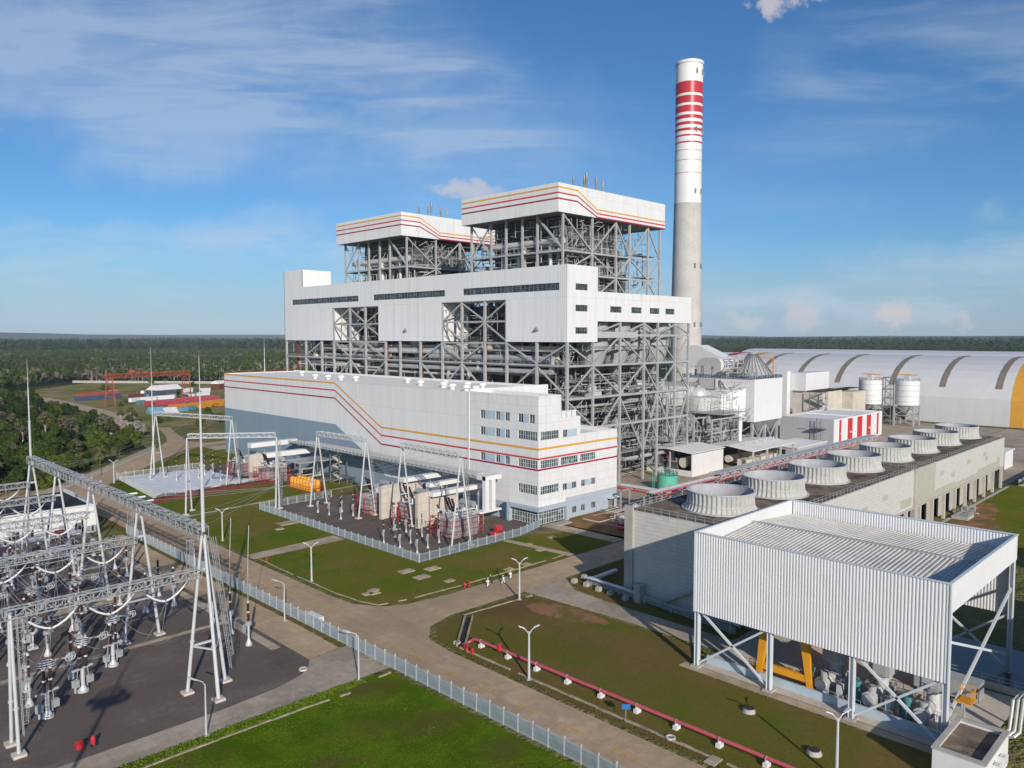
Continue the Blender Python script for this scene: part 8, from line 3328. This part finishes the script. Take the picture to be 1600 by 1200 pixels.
def forest(name, cand, mat, smin, smax):
    out = []
    for (x, y) in cand:
        V = protoV[rs.integers(0, 6)]
        a = rs.uniform(0, 6.28)
        s = rs.uniform(smin, smax)
        ca, sa = math.cos(a) * s, math.sin(a) * s
        W_ = np.empty_like(V)
        W_[:, 0] = V[:, 0] * ca - V[:, 1] * sa + x
        W_[:, 1] = V[:, 0] * sa + V[:, 1] * ca + y
        W_[:, 2] = V[:, 2] * s * rs.uniform(0.75, 1.25)
        out.append(W_)
    o = quads_mesh(name, np.concatenate(out), mat)
    o['kind'] = 'stuff'
    return o


def polar(n, a0, a1, d0, d1, power=1.0):
    a = rs.uniform(rad(a0), rad(a1), n)
    d = d0 + (d1 - d0) * rs.random(n) ** power
    return d * np.cos(a), d * np.sin(a)


field = [(128, 425), (152, 432), (230, 395), (330, 330), (380, 560), (420, 760), (250, 930), (150, 760), (142, 620)]


def pick(n, a0, a1, d0, d1, power, patch, thr, inv=False):
    X, Y = polar(n, a0, a1, d0, d1, power)
    r = []
    for x, y in zip(X, Y):
        if inside(x, y, field) or inside(x, y, wood) or (x < 900 and x > 150 and y < 360):
            continue
        v = math.sin(x * 0.011 + 2 * math.sin(y * 0.006)) + math.sin(y * 0.014 + 1.3 * math.sin(x * 0.008))
        if (v > thr) != inv:
            r.append((x, y))
    return r


forest('forest', pick(5200, 56, 81, 560, 2600, 1.0, 0, -0.9), 'leaf_dark', 0.85, 1.35)
forest('forest', pick(4200, 56, 81, 620, 2600, 1.0, 0, -0.2, True), 'leaf_olive', 0.8, 1.2)
forest('forest', pick(2600, 58, 81, 800, 2200, 1.0, 0, 0.5), 'leaf_grey', 0.8, 1.15)
forest('forest', pick(3600, 10, 36, 1150, 3600, 1.0, 0, -0.7), 'leaf_dark', 1.0, 1.7)
forest('forest', pick(3600, 8, 36, 3300, 8000, 1.0, 0, -0.8), 'leaf_dark', 2.2, 3.4)
forest('forest', pick(3400, 56, 82, 2500, 7000, 1.0, 0, -0.8), 'leaf_dark', 2.0, 3.2)
forest('forest', pick(900, 56, 82, 2500, 7000, 1.0, 0, 0.3), 'leaf_olive', 2.0, 3.0)
forest('forest', pick(1500, 10, 36, 1150, 3600, 1.0, 0, 0.1, True), 'leaf_olive', 1.0, 1.5)
# pale rubber-tree trunks that show as a band in front of the far forest
m = MB()
X, Y = polar(900, 60, 74, 940, 1200)
for x, y in zip(X, Y):
    if not inside(x, y, field):
        m.tube((x, y, 0), (x + rs.uniform(-1, 1), y + rs.uniform(-1, 1), rs.uniform(8, 13)), 0.28, 4, 0.12, False)
o = m.build('tree_trunks', 'bark_pale')

o['kind'] = 'stuff'

# rough grass tufts along the near lawns and under the fence
tv = []


def tufts(n, x0, x1, y0, y1, hmin, hmax, ok=lambda x, y: True):
    X = rs.uniform(x0, x1, n)
    Y = rs.uniform(y0, y1, n)
    for x, y in zip(X, Y):
        if not ok(x, y):
            continue
        h_ = rs.uniform(hmin, hmax)
        a = rs.uniform(0, 3.14)
        c, s = math.cos(a) * h_ * 0.5, math.sin(a) * h_ * 0.5
        lx, ly = rs.uniform(-0.3, 0.3) * h_, rs.uniform(-0.3, 0.3) * h_
        tv.extend([(x - c, y - s, 0.02), (x + c, y + s, 0.02), (x + c * 0.6 + lx, y + s * 0.6 + ly, h_), (x - c * 0.6 + lx, y - s * 0.6 + ly, h_)])


M['tuft'] = leaf_mat('tuft', (0.045, 0.095, 0.006), (0.14, 0.20, 0.015))
tufts(46000, 26, 66.4, 40, 92.2, 0.03, 0.13, lambda x, y: math.sin(x * 0.55 + math.sin(y * 0.3) * 2) + math.sin(y * 0.47 + x * 0.2) > -0.4)
tufts(2500, 28, 62, 91.6, 93.5, 0.06, 0.28)
o = quads_mesh('grass', np.array(tv), 'tuft')
o['kind'] = 'stuff'
tv = []
M['tuft_dry'] = leaf_mat('tuft_dry', (0.06, 0.075, 0.015), (0.15, 0.11, 0.045))
tufts(9000, 77.9, 98.4, 25, 101, 0.03, 0.13, lambda x, y: not (81.5 < x < 83) and not (79 < x < 80))
tufts(4200, 80.5, 103, 116, 160, 0.04, 0.14)
tufts(1500, 103, 150, 114, 132, 0.04, 0.14)
tufts(2500, 77.5, 79.4, 25, 92, 0.04, 0.18)
tufts(2500, 66.5, 69.0, 95, 200, 0.05, 0.2)
o = quads_mesh('grass', np.array(tv), 'tuft_dry')
o['kind'] = 'stuff'

# ------------------------------------------------------------------ air
hz = MB()
hz.box(-300, -300, -2, 9000, 9000, 215)
hm = bpy.data.materials.new('haze')
hm.use_nodes = True
H_ = NT(hm.node_tree)
H_.n.clear()
ho = H_.add('ShaderNodeOutputMaterial')
pv = H_.add('ShaderNodeVolumePrincipled')
pv.inputs['Color'].default_value = (0.66, 0.80, 1.0, 1)
pv.inputs['Density'].default_value = 0.000035
pv.inputs['Anisotropy'].default_value = -0.3
H_.l.new(pv.outputs[0], ho.inputs['Volume'])
M['haze'] = hm
struct(hz.build('haze', 'haze'), 'stuff')
